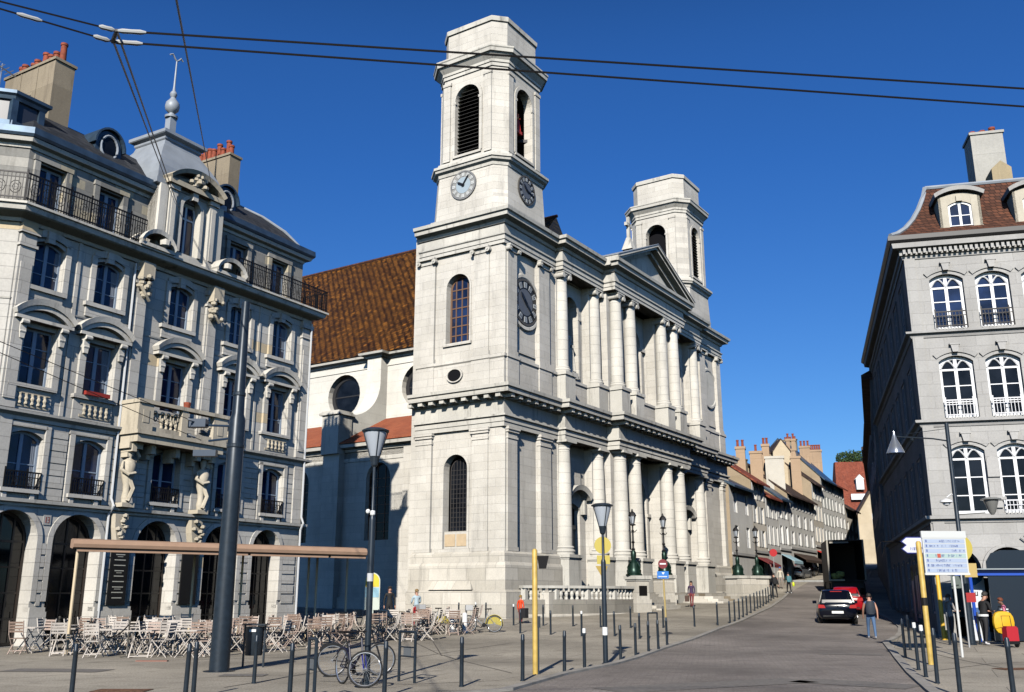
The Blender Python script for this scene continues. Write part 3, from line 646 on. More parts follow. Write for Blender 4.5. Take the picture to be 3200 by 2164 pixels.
# doors and centre window
DOORM = mat('grey green door paint', (.13, .15, .145), .5, noise=.15)
def door(cx, w, z0, z1, y, ztr):
    b = B(); b.box(cx-w/2, cx+w/2, y, y+.1, z0, ztr); b.box(cx-w/2, cx+w/2, y-.12, y+.05, ztr, ztr+.25)
    for s_ in (-1, 1):
        for (a, c) in ((.08, .3), (.36, .62), (.68, .94)):
            x0 = cx+s_*w*.05; x1 = cx+s_*w*.44
            b.box(min(x0, x1), max(x0, x1), y-.04, y, z0+(ztr-z0)*a, z0+(ztr-z0)*c)
    o = b.obj('door', DOORM, church)
    g = B(); g.box(cx-w/2, cx+w/2, y+.02, y+.04, ztr+.25, z1); g.obj('fanlight', GLASS, o)
    h = B(); h.tube([(cx+.08, y-.1, z0+1.15), (cx+.08, y-.1, z0+1.45)], .02); h.obj('handle', IRON, o)
door(16.75, 2.7, 1.9, 9.4, .95, 6.9)
for x in (8.5, W_-8.5):
    door(x, 1.7, 1.9, 7.1, .95, 5.6)
    b = B(); 
    o = arc(x, 2.5, 7.35, .55, 12); q = arc(x, 2.7, 7.6, .6, 12)
    for i in range(12): b.loft([[(o[i][0], y, o[i][1]), (q[i][0], y, q[i][1])][::1]+[(q[i][0], .6, q[i][1]), (o[i][0], .6, o[i][1])] if False else [(o[i][0], -.02, o[i][1]), (q[i][0], -.12, q[i][1]), (q[i][0], .62, q[i][1]), (o[i][0], .62, o[i][1])] for i in (i, i+1)])
    b.box(x-1.2, x-.95, .3, .62, 6.5, 7.35); b.box(x+.95, x+1.2, .3, .62, 6.5, 7.35)
    b.obj('door_hood', CHP, church)
window(church, 16.75, 2.6, 14.6, 20.1, 1.3, .85, BROWNW, GLASS, 5, 8, .1, bw=.06, label='tall arched window in the middle of the upper front')
# ---------------- nave, aisle
s = B(mside(0, 7.))
s.wall(6.1, 40, 11, 17.7, 0, [(11.5, 3.05, 14.0, 17.05, -1), (18.35, 3.05, 14.0, 17.05, -1), (25.2, 3.05, 14.0, 17.05, -1)], .5)
s.sweep([(40, 0), (6.1, 0)][::-1], [(0, 17.2), (.06, 17.2), (.06, 17.32), (0, 17.34)])
s.obj('clerestory_wall', CHN, church)
c = B(); c.sweep([(7, 40), (7, 15.6), (6.3, 15.6), (6.3, 14.35), (7, 14.35), (7, 6.1)], [(-.2, 17.66), (.1, 17.7), (.16, 17.8), (.45, 17.9), (.5, 18.05), (-.2, 18.1)])
c.obj('nave_cornice', CHP, church)
for y in (11.5, 18.35, 25.2):
    window(church, y, 3.05, 14.0, 17.05, -1, .42, mat('oculus frame', (.02, .02, .022), .6), GLASS, 1, 2, .3, mside(0, 7.), bw=.09)
for y in (14.35, 28.):
    b = B(); P = [(7.1, 17.7), (6.3, 17.7), (6.3, 15.9)]
    P += [(6.3-3.2*(1-cos(radians(a))), 15.9-2.75*sin(radians(a))) for a in range(8, 91, 8)][0:]
    P += [(2.9, 13.1), (2.9, 11.0), (7.1, 11.0)]
    b.loft([[(x, y, z) for x, z in P], [(x, y+1.25, z) for x, z in P]])
    b.obj('buttress', CHN, church)
    b = B(); b.box(2.25, 3.5, y-.1, y+1.35, 10.5, 13.05); b.box(2.1, 3.65, y-.25, y+1.5, 13.05, 13.2); b.box(2.2, 3.55, y-.15, y+1.4, 13.2, 13.32); b.obj('buttress_pier', CHP, church)
s = B(mside(0, 3.)); s.wall(6.1, 40, -.5, 10.6, 0, [(11.4, 1.95, 5., 9.8, .97), (18.35, 1.95, 5., 9.8, .97), (25.2, 1.95, 5., 9.8, .97)], .4)
s.box(6.1, 40, -.2, 0, -.5, 1.6); s.box(8.2, 9.3, -.14, 0, -.5, 10.6); s.box(14.3, 15.7, -.5, 0, -.5, 10.5); s.box(28., 29.3, -.5, 0, -.5, 10.5)
s.box(6.15, 7.2, -.14, 0, -.5, 10.6)
s.obj('aisle_wall', CH, church)
for y in (11.4, 18.35, 25.2): window(church, y, 1.95, 5., 9.8, .97, .32, BROWNW, GLASS, 3, 7, .06, mside(0, 3.), bw=.04)
c = B(); c.sweep([(3, 40), (3, 6.1)], [(-.2, 9.95), (.05, 9.95), (.05, 10.15), (.0, 10.2), (0, 10.55), (.12, 10.6), (.18, 10.75), (.5, 10.85), (.55, 11.05), (-.2, 11.15)])
c.obj('aisle_cornice', CHP, church)
b = B(); b.loft([[(2.4, y, 11.1), (2.4, y, 11.18), (7.05, y, 13.5), (7.05, y, 13.35)] for y in (6.1, 40)]); b.obj('aisle_roof', REDTILE, church)
# main roof
b = B(); b.loft([[(6.4, y, 18.1), (16.75, y, 29.9), (27.1, y, 18.1)] for y in (6.3, 44)])
b.obj('nave_roof', DIAM, church)
b = B(); b.tube([(16.75, 6.2, 29.95), (16.75, 44, 29.95)], .13, 6); b.obj('ridge', BRTILE, church)
b = B(); b.box(7.8, 26.4, 6.4, 43.9, 0, 18.15); b.obj('nave_body', CHN, church)
# ---------------- terrace in front of the church
b = B()
TP = [(.75, -.7), (2.4, -1.65), (4.4, -2.5), (6.6, -3.05), (8.8, -3.2), (10.6, -2.9)]
b.prism_z(TP+[(10.6, .6), (.75, .6)], -.5, 1.5)
b.box(1.9, 27.5, -1.6, .9, -.5, 1.9)
b.obj('terrace_floor', CHD, church)
for i in range(6):
    b = B(); b.box(11.6, 15.2, -3.6+i*.34, -1.5, -.5+i*.02, .95+i*.17); b.obj('step', CHD, church)
terr = empty('parapet_wall', church.location, radians(57), 'low curved pale stone parapet with a pierced balustrade in front of the church tower', 'parapet wall')
b = B(); b.sweep(TP, [(-.35, -.5), (.06, -.5), (.06, .72), (0, .76), (0, 1.5), (-.35, 1.5)]); b.obj('wall', CHD, terr)
b = B(); b.sweep(TP, [(-.42, 2.08), (.07, 2.08), (.07, 2.22), (-.42, 2.22)]); b.obj('coping', CHP, terr)
b = B()
for (p, q) in zip(TP, TP[1:]):
    L = hypot(q[0]-p[0], q[1]-p[1]); n = int(L/.33); ux, uy = (q[0]-p[0])/L, (q[1]-p[1])/L
    for i in range(n):
        x, y = p[0]+ux*(i+.5)*L/n-uy*.16, p[1]+uy*(i+.5)*L/n+ux*.16
        if i == 0: b.prism_z([(x-.14, y-.14), (x+.14, y-.14), (x+.14, y+.14), (x-.14, y+.14)], 1.5, 2.08)
        else: b.lathe(x, y, [(.1, 0), (.1, .06), (.06, .12), (.11, .28), (.07, .46), (.1, .54), (.1, .58)], 8, 1.5)
b.obj('baluster_row', CHP, terr)
for (a0, a1) in ((2.55, 3.25), (3.35, 4.05)):
    b = B(mside(0, .15)); b.box(a0, a1, .09, .13, 4.3, 4.95); b.obj('blocking_panel', mat('tan panel', (.52,.40,.26), .8, noise=.1), church)
# ================================================================ LEFT BUILDING (brasserie block)
lb = empty('corner_building', (-10.12, 46., 0.), radians(59.9), 'ornate grey stone corner building with iron balconies, a zinc dome and street-level arches', 'building')
lb.location = (-9.66, 43.93, .076); lb.scale = (.955, .955, .955)
BX = [-14.4, -11.8, -8.2, -4.8, -2.1]
AR_W = [2.0, 2.0, 2.0, 1.9, 1.75]
PATH = [(-17.8, 2.2), (-15.6, 0), (0, 0), (0, 12)]
def band(name, prof, m=LBM, path=PATH):
    b = B(); b.sweep(path, prof); return b.obj(name, m, lb)
def rings(b, x0, x1, y, z0, z1, n):
    for i in range(n):
        x = x0+(x1-x0)*(i+.5)/n; r = min((x1-x0)/n, z1-z0)*.36
        P = [(x+r*cos(2*pi*j/10), y, (z0+z1)/2+r*1.3*sin(2*pi*j/10)) for j in range(11)]; b.tube(P, .013, 4)
        P = [(x+r*.5*cos(2*pi*j/8), y, (z0+z1)/2+r*.7*sin(2*pi*j/8)) for j in range(9)]; b.tube(P, .011, 4)
def railing(parent, x0, x1, y, z0, h=1.05, sp=.13, orn=True, yr=None, m=IRON, mp=None):
    b = B(mp); b.box(x0, x1, y-.025, y+.025, z0+h-.05, z0+h); b.box(x0, x1, y-.02, y+.02, z0+.08, z0+.12); b.box(x0, x1, y-.015, y+.015, z0+h-.22, z0+h-.19)
    n = max(2, int((x1-x0)/sp))
    for i in range(n+1):
        x = x0+(x1-x0)*i/n; t = .026 if i % 8 == 0 else .012; b.box(x-t, x+t, y-t, y+t, z0, z0+h+(.1 if i % 8 == 0 else 0))
    if orn: rings(b, x0+.1, x1-.1, y, z0+.14, z0+h-.24, max(1, int((x1-x0)/.52)))
    if yr is not None:
        for xx in (x0, x1): b.box(xx-.02, xx+.02, y, yr, z0+h-.05, z0+h); [b.box(xx-.012, xx+.012, yy-.012, yy+.012, z0, z0+h) for yy in [y+(yr-y)*k/5 for k in range(1, 5)]]
    return b.obj('railing', m, parent)
# ground floor
b = B(); b.wall(-15.6, 0, 0, 4.8, 0, [(x, w, 0, 4.6, w/2) for x, w in zip(BX, AR_W)], .75)
for x, w in zip(BX, AR_W): archivolt(b, x, w, 1.5, 4.6, w/2, 0, .2, .05)
e = [-15.6]+sum([[x-w/2, x+w/2] for x, w in zip(BX, AR_W)], [])+[0]
for i in range(0, len(e), 2):
    b.box(e[i]-(.03 if i else .05), e[i+1]+.03, -.12, .3, 0, 1.15); b.box(e[i]-(.0 if i else .03), e[i+1], -.08, .3, 1.15, 1.3)
    for k in range(7): b.box(e[i]+.22, e[i+1]-.22, -.045, .02, 1.36+k*.44, 1.74+k*.44) if 1.74+k*.44 < 3.9 else None
b.map = lambda a, d, z: (-15.6-a*.7071-d*-.7071*-1+0, a*.7071+d*.7071, z) if False else (-15.6-a*.7071+d*.7071, a*.7071+d*.7071, z)
b.wall(0, 3.1, 0, 4.8, 0, [(1.55, 1.9, 0, 4.5, .95)], .5); b.wall(0, 3.1, 5., 15.2, 0, [(1.6, 1.1, 5.4, 7.3, .2), (1.6, 1.05, 9.05, 11.1, 0), (1.6, 1., 12.75, 14.4, .18)], .35)
b.map = None
b.box(-15.9, -.3, 11.9, 12, 0, 18); b.box(-.35, 0, .1, 12, 0, 15.2)
b.obj('ground_wall', LB, lb)
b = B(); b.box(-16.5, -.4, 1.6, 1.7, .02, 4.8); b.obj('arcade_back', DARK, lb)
SHOPF = mat('dark shopfront wood', (.028, .02, .016), .4)
for x, w in zip(BX, AR_W):
    f = window(lb, x, w, .02, 4.6, w/2, .6, SHOPF, mat('shop glass', (.012, .01, .01), .08), 4, 4, .1, bw=.06, transom=3.55, name='shopfront')
    g = B(); g.lathe(x+.1, .9, [(.0, 0), (.06, .02), (.1, .1), (.06, .2), (0, .24)], 8, 3.9); g.tube([(x+.1, .9, 4.14), (x+.1, .9, 4.6)], .008, 4)
    g.obj('pendant_lamp', mat('pale lamp glass', (.6, .6, .55), .3), lb)
# upper wall
OPS = {}
b = B()
b.wall(-15.6, 0, 4.95, 7.8, 0, [(x+.1, 1.4, 5.32, 7.38, .24) for x in BX], .34)
b.wall(-15.6, 0, 8., 11.6, 0, [(x+.1, 1.3, 9.05, 11.12, 0) for x in BX], .34)
b.wall(-15.6, 0, 11.6, 15.2, 0, [(x+.1, 1.24, 12.72, 14.5, .18) for x in BX], .32)
# rustication of the first floor
piers = [-15.6]+sum([[x-.87, x+.87] for x in BX], [])+[0]
for i in range(0, len(piers), 2):
    for k in range(6): b.box(piers[i]+.0, piers[i+1], -.05, .02, 5.02+k*.45, 5.02+k*.45+.41)
for x in BX:   # window surrounds
    for z0, z1, w in ((5.02, 7.62, 1.15), ):
        b.box(x-.8, x-.6, -.1, .02, z0, z1); b.box(x+.8, x+1., -.1, .02, z0, z1); b.box(x-.85, x+.85, -.1, .02, 7.5, 7.66)
        b.box(x-.72, x+.72, -.22, .1, 5.18, 5.32); b.box(x-.6, x-.44, -.16, 0, 4.98, 5.18); b.box(x+.44, x+.6, -.16, 0, 4.98, 5.18)
    # second floor: jamb pilasters, consoles, panel
    b.box(x-.82, x-.56, -.12, .02, 8.95, 11.3); b.box(x+.76, x+1.02, -.12, .02, 8.95, 11.3)
    b.box(x-.95, x+.95, -.2, .02, 8.88, 9.02); b.box(x-.85, x+.85, -.07, .02, 8.1, 8.88)
    # third floor surround
    b.box(x-.75, x-.53, -.1, .02, 12.6, 14.55); b.box(x+.73, x+.95, -.1, .02, 12.6, 14.55)
    b.box(x-.9, x+.9, -.18, .02, 12.5, 12.66); b.box(x-.8, x+.8, -.08, .02, 12.1, 12.5)
    o = arc(x+.1, 1.56, 14.42, .22, 8); q = arc(x+.1, 1.56, 14.68, .24, 8)
    for i in range(8): b.loft([[(o[j][0], .02, o[j][1]), (q[j][0], .02, q[j][1]), (q[j][0], -.1, q[j][1]), (o[j][0], -.1, o[j][1])] for j in (i, i+1)])
    b.box(x-.14, x+.14, -.2, 0, 14.4, 14.85)
# pilasters
for x in (-15.25, -10.2, -6.45, -.35):
    b.box(x-.3, x+.3, -.12, .02, 5., 7.75); b.box(x-.3, x+.3, -.14, .02, 8.1, 15.0); b.box(x-.22, x+.22, -.19, -.13, 8.4, 13.4)
    b.box(x-.36, x+.36, -.2, .02, 14.0, 14.12); b.box(x-.38, x+.38, -.24, .02, 14.5, 14.7)
b.box(-13.15, -13.0, -.05, .02, 8.1, 15); b.box(-3.5, -3.38, -.05, .02, 8.1, 15)
b.obj('upper_wall', LB, lb)
for x in BX:
    f = B()
    for s_ in (-1, 1):   # scrolled consoles
        xx = x+.1+s_*.79
        f.prism_y([(xx-.12, 11.3), (xx-.12, 10.9), (xx-.08, 10.6), (xx+.08, 10.6), (xx+.12, 10.9), (xx+.12, 11.3)], -.24, .02)
        f.loft([[(xx-.13, -.3+.1*cos(a), 11.2+.1*sin(a)) for a in [2*pi*j/10 for j in range(10)]], [(xx+.13, -.3+.1*cos(a), 11.2+.1*sin(a)) for a in [2*pi*j/10 for j in range(10)]]])
        f.loft([[(xx-.11, -.2+.07*cos(a), 10.85+.07*sin(a)) for a in [2*pi*j/8 for j in range(8)]], [(xx+.11, -.2+.07*cos(a), 10.85+.07*sin(a)) for a in [2*pi*j/8 for j in range(8)]]])
    x += .1; f.box(x-1.15, x+1.15, -.34, .02, 11.3, 11.42)
    if x == -8.2 or True:
        o = arc(x, 2.3, 11.46, .5, 12); q = arc(x, 2.46, 11.62, .56, 12); o2 = arc(x, 1.9, 11.42, .36, 12)
        for i in range(12):
            f.loft([[(o[j][0], .02, o[j][1]), (q[j][0], .02, q[j][1]), (q[j][0], -.42, q[j][1]), (o[j][0], -.37, o[j][1])] for j in (i, i+1)])
            f.loft([[(o2[j][0], .02, o2[j][1]), (o[j][0], .02, o[j][1]), (o[j][0], -.3, o[j][1]), (o2[j][0], -.3, o2[j][1])] for j in (i, i+1)])
        f.prism_y([(x-.95, 11.42)]+[(p[0], p[1]) for p in arc(x, 1.85, 11.43, .3, 8)]+[(x+.95, 11.42)], -.1, .02)
    f.obj('window_pediment', LBM, lb)
    f = B(); f.box(x-.68, x+.68, -.1, -.06, 8.2, 8.3); f.box(x-.68, x+.68, -.1, -.06, 8.68, 8.78)
    for k in range(5): f.lathe(x-.48+k*.24, -.1, [(.07, 0), (.07, .05), (.045, .1), (.08, .2), (.045, .3), (.07, .38)], 8, 8.3)
    f.obj('apron_panel', LBT, lb)
for i, x in enumerate(BX):
    x += .1; window(lb, x, 1.4, 5.32, 7.38, .24, .24, BLUEW, GLASSB, 2, 2, .09, bw=.04, midw=.13, name='window')
    window(lb, x, 1.3, 9.05, 11.12, 0, .24, BLUEW, GLASSB, 2, 3, .08, bw=.035, midw=.15)
    window(lb, x, 1.24, 12.72, 14.5, .18, .22, BLUEW, GLASSB, 2, 3, .08, bw=.03, midw=.14)
    for (zz0, zz1, yy, ww) in ((5.4, 7.0, .27, 1.4), (9.15, 11.0, .27, 1.3), (12.8, 14.25, .25, 1.24)):
        if R_.random() < .55:
            cu = B(); sd_ = R_.choice((-1, 1)); wd = R_.uniform(.12, .3); n = 5
            for s2 in ((-1, 1) if R_.random() < .5 else (sd_,)):
                xe = x+s2*(ww/2-.09); cu.loft([[(xe-s2*wd*q/n*(.6 if zq else 1.), yy+.008*(q % 2), zq_) for q in range(n+1)] for zq, zq_ in ((0, zz1), (1, zz0+(zz1-zz0)*R_.uniform(0, .3)))], closed=False, cap=False); cu.cut()
            cu.objs('curtain', mat('dim blue grey curtain', (.20,.23,.28), .9), lb)
    railing(lb, x-.68, x+.68, -.12, 5.32, .62, .1)
cm = lambda a, d, z: (-15.6-a*.7071+d*.7071, a*.7071+d*.7071, z)
window(lb, 1.6, 1.1, 5.4, 7.3, .2, .25, BLUEW, GLASSB, 2, 2, .09, cm); window(lb, 1.6, 1.05, 9.05, 11.1, 0, .25, BLUEW, GLASSB, 2, 3, .09, cm); window(lb, 1.6, 1., 12.75, 14.4, .18, .25, BLUEW, GLASSB, 2, 3, .09, cm)
band('string_course', [(-.1, 4.72), (.1, 4.74), (.12, 4.82), (.26, 4.86), (.28, 4.97), (-.1, 5.02)])
band('string_course', [(-.1, 7.7), (.08, 7.72), (.1, 7.85), (.3, 7.95), (.32, 8.04), (-.1, 8.1)])
band('string_course', [(-.1, 11.95), (.03, 11.96), (.05, 12.02), (-.1, 12.04)])
band('balcony_slab', [(-.1, 14.85), (.1, 14.88), (.16, 15.0), (.6, 15.1), (.68, 15.14), (.74, 15.3), (.82, 15.33), (.82, 15.42), (-.1, 15.44)], LBM, [(-17.8, 2.2), (-15.6, 0), (-.4, 0), (-.4, 12)])
# attic storey
b = B(); b.box(-.6, -.4, .36, 11.9, 15.4, 18.3); b.wall(-15.4, -.4, 15.4, 18.05, .35, [(x, 1.12, 15.45, 17.55, 0) for x in (-14.4, -11.8, -4.8, -2.1)], .3)
for x in (-14.4, -11.8, -4.8, -2.1): b.box(x-.78, x-.56, .24, .36, 15.45, 17.75); b.box(x+.56, x+.78, .24, .36, 15.45, 17.75); b.box(x-.82, x+.82, .22, .36, 17.62, 17.8)
b.map = lambda a, d, z: (-15.4-a*.7071+d*.7071, .35+a*.7071+d*.7071, z); b.wall(0, 3.1, 15.4, 18.05, 0, [(1.6, 1.1, 15.5, 17.5, 0)], .3)
b.map = None; b.obj('attic_wall', masonry('attic stone', (.22,.215,.20), (.42,.40,.36), bw=.9, bh=.4, patch=(.45,.40,.30), pamt=.2, stain=.7, joint_amt=.6, stain_c=(.05,.045,.04)), lb)
for x in (-14.4, -11.8, -4.8, -2.1): window(lb, x, 1.12, 15.45, 17.55, 0, .58, BLUEW, GLASSB, 2, 1, .1, bw=.03, midw=.16)
AP = [(-17.5, 2.45), (-15.4, .35), (-.45, .35), (-.45, 12)]
band('attic_cornice', [(-.2, 17.95), (.06, 17.98), (.1, 18.1), (.3, 18.16), (.36, 18.3), (-.2, 18.32)], LBM, AP)
band('gutter', [(-.2, 18.32), (.4, 18.32), (.46, 18.42), (.44, 18.68), (.36, 18.7), (-.2, 18.72)], ZINCD, AP)
# mansard
def ringrect(i, z, l=-15.4): return [(l-2.0+i*.8, 2.4+i*.2, z), (l+i*.6, .35+i, z), (-.4-i*1.0, .35+i, z), (-.4-i*1.0, 11.6-i, z), (l-2+i*.8, 11.6-i, z)]
b = B(); b.loft([ringrect(-.05, 18.7), ringrect(.7, 19.6), ringrect(1.5, 20.3), ringrect(3.6, 21.5), ringrect(5.2, 21.8)]); b.obj('mansard_roof', SLATE, lb)
b = B(); P1, P2, P3 = (-.4, .4, 18.72), (-1.9, 1.85, 20.3), (-4., 3.95, 21.5); b.tube([P1, (-1.1, 1.05, 19.62), P2, P3], .09, 6); b.obj('hip_flashing', ZINC, lb)
# corner pavilion roof
b = B(); b.prism_z([(-18, 3), (-15.9, .95), (-14.75, .95), (-14.75, 4), (-17.5, 4)], 18.7, 19.95); b.obj('corner_pavilion', mat('dark pavilion panel', (.03,.035,.05), .3), lb)
b = B(); b.sweep([(-18, 3), (-15.9, .95), (-14.75, .95), (-14.75, 4)], [(-.05, 19.9), (.1, 19.92), (.14, 20.05), (.24, 20.12), (.24, 20.25), (-.1, 20.4)])
b.sweep([(-18, 3), (-15.9, .95), (-14.75, .95), (-14.75, 4)], [(-.05, 18.7), (.16, 18.7), (.12, 19.05), (-.05, 19.1)])
for x, y in ((-15.9, .95), (-14.8, .95)): b.box(x-.12, x+.12, y-.1, y+.15, 18.7, 19.95)
b.obj('pavilion_trim', ZINCD, lb)
# balconies
railing(lb, -16.0, -10.75, -.74, 15.44, 1.08, .11, yr=None)
railing(lb, -5.75, .32, -.74, 15.44, 1.08, .11, yr=None)
cm2 = lambda a, d, z: (-16.0-a*.7071+d*.7071, -.74+a*.7071+d*.7071, z); railing(lb, 0, 3.3, 0, 15.44, 1.08, .13, mp=cm2)
b = B(); b.box(.29, .33, -.72, 6, 16.46, 16.5); [b.box(.29, .32, -.7+k*.14, -.675+k*.14, 15.44, 16.5) for k in range(48)]; b.obj('railing', IRON, lb)
# stone balcony of the centre
b = B(); b.box(-10.5, -6.15, -1.15, .0, 7.45, 7.75); b.box(-10.6, -6.05, -1.25, .0, 7.75, 7.9); b.box(-10.6, -9.9, -1.2, -.95, 7.9, 8.95); b.box(-6.8, -6.05, -1.2, -.95, 7.9, 8.95)
b.box(-10.65, -6.0, -1.27, -.9, 8.95, 9.1); b.box(-10.6, -10.4, -1.0, 0, 7.9, 8.95); b.box(-10.65, -10.35, -.95, 0, 8.95, 9.1); b.box(-9.95, -6.75, -1.1, -1.0, 7.9, 8.1); b.box(-8.5, -8.2, -1.22, -1.0, 7.9, 8.95)
for x in (-10.3, -9.4, -8.2, -7.1, -6.3): b.prism_y([(x-.1, 7.45), (x-.1, 7.1), (x+.1, 7.1), (x+.1, 7.45)], -.8, 0); b.box(x-.08, x+.08, -.5, 0, 6.9, 7.12)
for x in (-10.25, -6.45): b.box(x-.14, x+.14, -1.22, -1.19, 8.2, 8.7)
b.obj('stone_balcony', LBT, lb)
b = B()
for k, (x0, x1) in enumerate(((-9.85, -8.55), (-8.15, -6.85))):
    for i in range(4):
        x = x0+(i+.5)*(x1-x0)/4; s_ = 1 if i % 2 else -1
        b.tube([(x+.15*s_*cos(a)*(1-a/9), -1.05, 8.5+.3*sin(a)*(1-a/9)) for a in [j*.55 for j in range(13)]], .035, 5)
    b.cut()
b.objs('carved_scrollwork', LBT, lb)
def atlant(x):
    "carved half figure carrying the balcony"
    o = B(); y = -.42
    o.lathe(x, y, [(.14, 0), (.17, .25), (.13, .5), (.15, .75), (.22, 1.0), (.27, 1.25), (.30, 1.5), (.24, 1.66), (.1, 1.74), (.09, 1.8), (.145, 1.9), (.155, 2.03), (.12, 2.15), (.03, 2.2)], 12, 5.1)
    o.tube([(x-.26, y-.02, 6.68), (x-.42, y-.12, 6.4), (x-.2, y-.3, 6.2), (x+.1, y-.3, 6.28)], .075, 7); o.tube([(x+.26, y-.02, 6.68), (x+.4, y-.08, 6.95), (x+.2, y-.05, 7.25)], .075, 7)
    o.tube([(x-.05, y-.12, 6.2), (x+.12, y-.24, 5.7), (x-.05, y-.2, 5.2)], .09, 6)
    o.box(x-.32, x+.32, -.75, 0, 7.22, 7.45); o.box(x-.28, x+.28, -.62, 0, 4.98, 5.14)
    o.obj('atlas_figure', LBT, lb, smooth=True)
    c = B(); c.prism_y([(x-.3, 4.72), (x-.26, 4.2), (x-.14, 3.7), (x+.14, 3.7), (x+.26, 4.2), (x+.3, 4.72)], -.34, 0)
    for i in range(9): c.lathe(x+R_.uniform(-.2, .2), -.38-R_.uniform(0, .16), [(.0, -.1), (.1, -.04), (.11, .04), (0, .1)], 7, 3.85+i*.1)
    c.obj('carved_console', LBT, lb)
atlant(-10.2); atlant(-6.5)
for x in (-10.2, -6.45):
    c = B(); c.box(x-.28, x+.28, -.5, 0, 14.2, 14.9)
    for i in range(14): c.lathe(x+R_.uniform(-.3, .3), -.3-R_.uniform(0, .22), [(0, -.14), (.13, -.05), (.14, .04), (0, .13)], 7, 13.4+R_.uniform(0, .9))
    c.tube([(x-.2, -.4, 14.1), (x-.32, -.5, 13.8), (x-.1, -.5, 13.5), (x+.15, -.45, 13.3)], .07, 6)
    c.obj('carved_cartouche', LBT, lb)
# centre attic block with dome
b = B(); b.map = None
b.box(-9.95, -9.55, -.35, 1, 15.44, 18.6); b.box(-6.85, -6.45, -.35, 1, 15.44, 18.6)
b.wall(-9.6, -6.8, 15.44, 18.9, -.25, [(-8.2, 1.0, 15.9, 18.45, .5)], .35)
b.box(-9.95, -9.8, -.2, 3.4, 15.44, 18.7); b.box(-6.6, -6.45, -.2, 3.4, 15.44, 18.7)
for x in (-9.3, -7.1): b.box(x-.2, x+.2, -.42, -.2, 15.6, 18.6); b.box(x-.11, x+.11, -.46, -.4, 15.9, 18.3); b.box(x-.26, x+.26, -.5, -.2, 18.5, 18.7); b.box(x-.28, x+.28, -.52, -.2, 15.44, 15.7)
archivolt(b, -8.2, 1.0, 15.9, 18.45, .5, -.25, .16, .08); b.box(-8.34, -8.06, -.5, -.25, 18.35, 18.9)
b.obj('centre_attic', LBM, lb)
window(lb, -8.2, 1.0, 15.9, 18.45, .5, .05, WHITE, GLASSB, 2, 1, .08, transom=17.6, midw=.1, label='arched white framed attic window under the dome')
b = B(); o = arc(-8.2, 2.9, 18.9, .6, 14); q = arc(-8.2, 3.1, 19.02, .65, 14); o2 = arc(-8.2, 2.6, 18.85, .45, 14)
b.box(-9.7, -6.7, -.62, .2, 18.7, 18.92)
for i in range(14):
    b.loft([[(o[j][0], .6, o[j][1]), (q[j][0], .6, q[j][1]), (q[j][0], -.75, q[j][1]), (o[j][0], -.65, o[j][1])] for j in (i, i+1)])
    b.loft([[(o2[j][0], .3, 18.9), (o2[j][0], .3, o2[j][1]), (o2[j][0], -.3, o2[j][1]), (o2[j][0], -.3, 18.9)] for j in (i, i+1)])
for i in range(12): b.lathe(-8.2+R_.uniform(-.4, .4), -.5-R_.uniform(0, .2), [(0, -.15), (.15, -.06), (.16, .05), (0, .15)], 7, 19.0+R_.uniform(0, .5))
b.obj('segmental_gable', LBT, lb)
for x, s_ in ((-10.2, -1), (-6.2, 1)):   # curved hoods on the slab
    b = B(); o = arc(x, 1.6, 15.5, .55, 10); q = arc(x, 1.75, 15.62, .6, 10)
    for i in range(10): b.loft([[(o[j][0], -.1, o[j][1]), (q[j][0], -.1, q[j][1]), (q[j][0], -1.0, q[j][1]), (o[j][0], -.95, o[j][1])] for j in (i, i+1)])
    b.lathe(x+.3*-s_, -.9, [(0, -.2), (.2, -.1), (.22, .1), (0, .22)], 9, 15.75); b.box(x-.85, x+.85, -.9, 0, 15.4, 15.55)
    b.obj('curved_hood', LBM, lb)
sq = lambda h, z, cy=1.65, cx=-8.2: [(cx-h, cy-h, z), (cx+h, cy-h, z), (cx+h, cy+h, z), (cx-h, cy+h, z)]
b = B(); b.loft([sq(1.85, 18.55), sq(1.95, 18.6), sq(1.95, 18.85), sq(1.78, 18.9), sq(1.8, 19.2), sq(1.76, 19.6), sq(1.62, 20.0), sq(1.4, 20.4), sq(1.18, 20.75), sq(1.02, 21.0), sq(.95, 21.25)]); b.obj('dome', ZINC, lb)
b = B(); b.loft([sq(.98, 21.2), sq(1.02, 21.25), sq(1.02, 21.35), sq(1.16, 21.42), sq(1.2, 21.46), sq(1.2, 21.6), sq(.8, 21.7), sq(.25, 22.0)]); b.obj('dome_cap', ZINC, lb)
b = B(); b.box(-8.37, -8.03, 1.48, 1.82, 21.9, 22.95); b.lathe(-8.2, 1.65, [(.28, .5), (.3, .6), (.14, .66), (.12, .75), (.2, .82), (.3, .93), (.33, 1.1), (.3, 1.27), (.18, 1.42), (.1, 1.55), (.14, 1.62), (.17, 1.72), (.12, 1.84), (.07, 1.9), (.05, 2.1), (.035, 3.3), (.03, 3.45)], 16, 22.4)
b.tube([(-8.6, 1.65, 26.0), (-8.45, 1.65, 26.1), (-8.3, 1.65, 25.93), (-8.2, 1.65, 25.85), (-8.1, 1.65, 25.93), (-7.98, 1.65, 26.09), (-7.85, 1.65, 26.0)], .04, 6)
b.obj('finial', ZINC, lb, smooth=True)
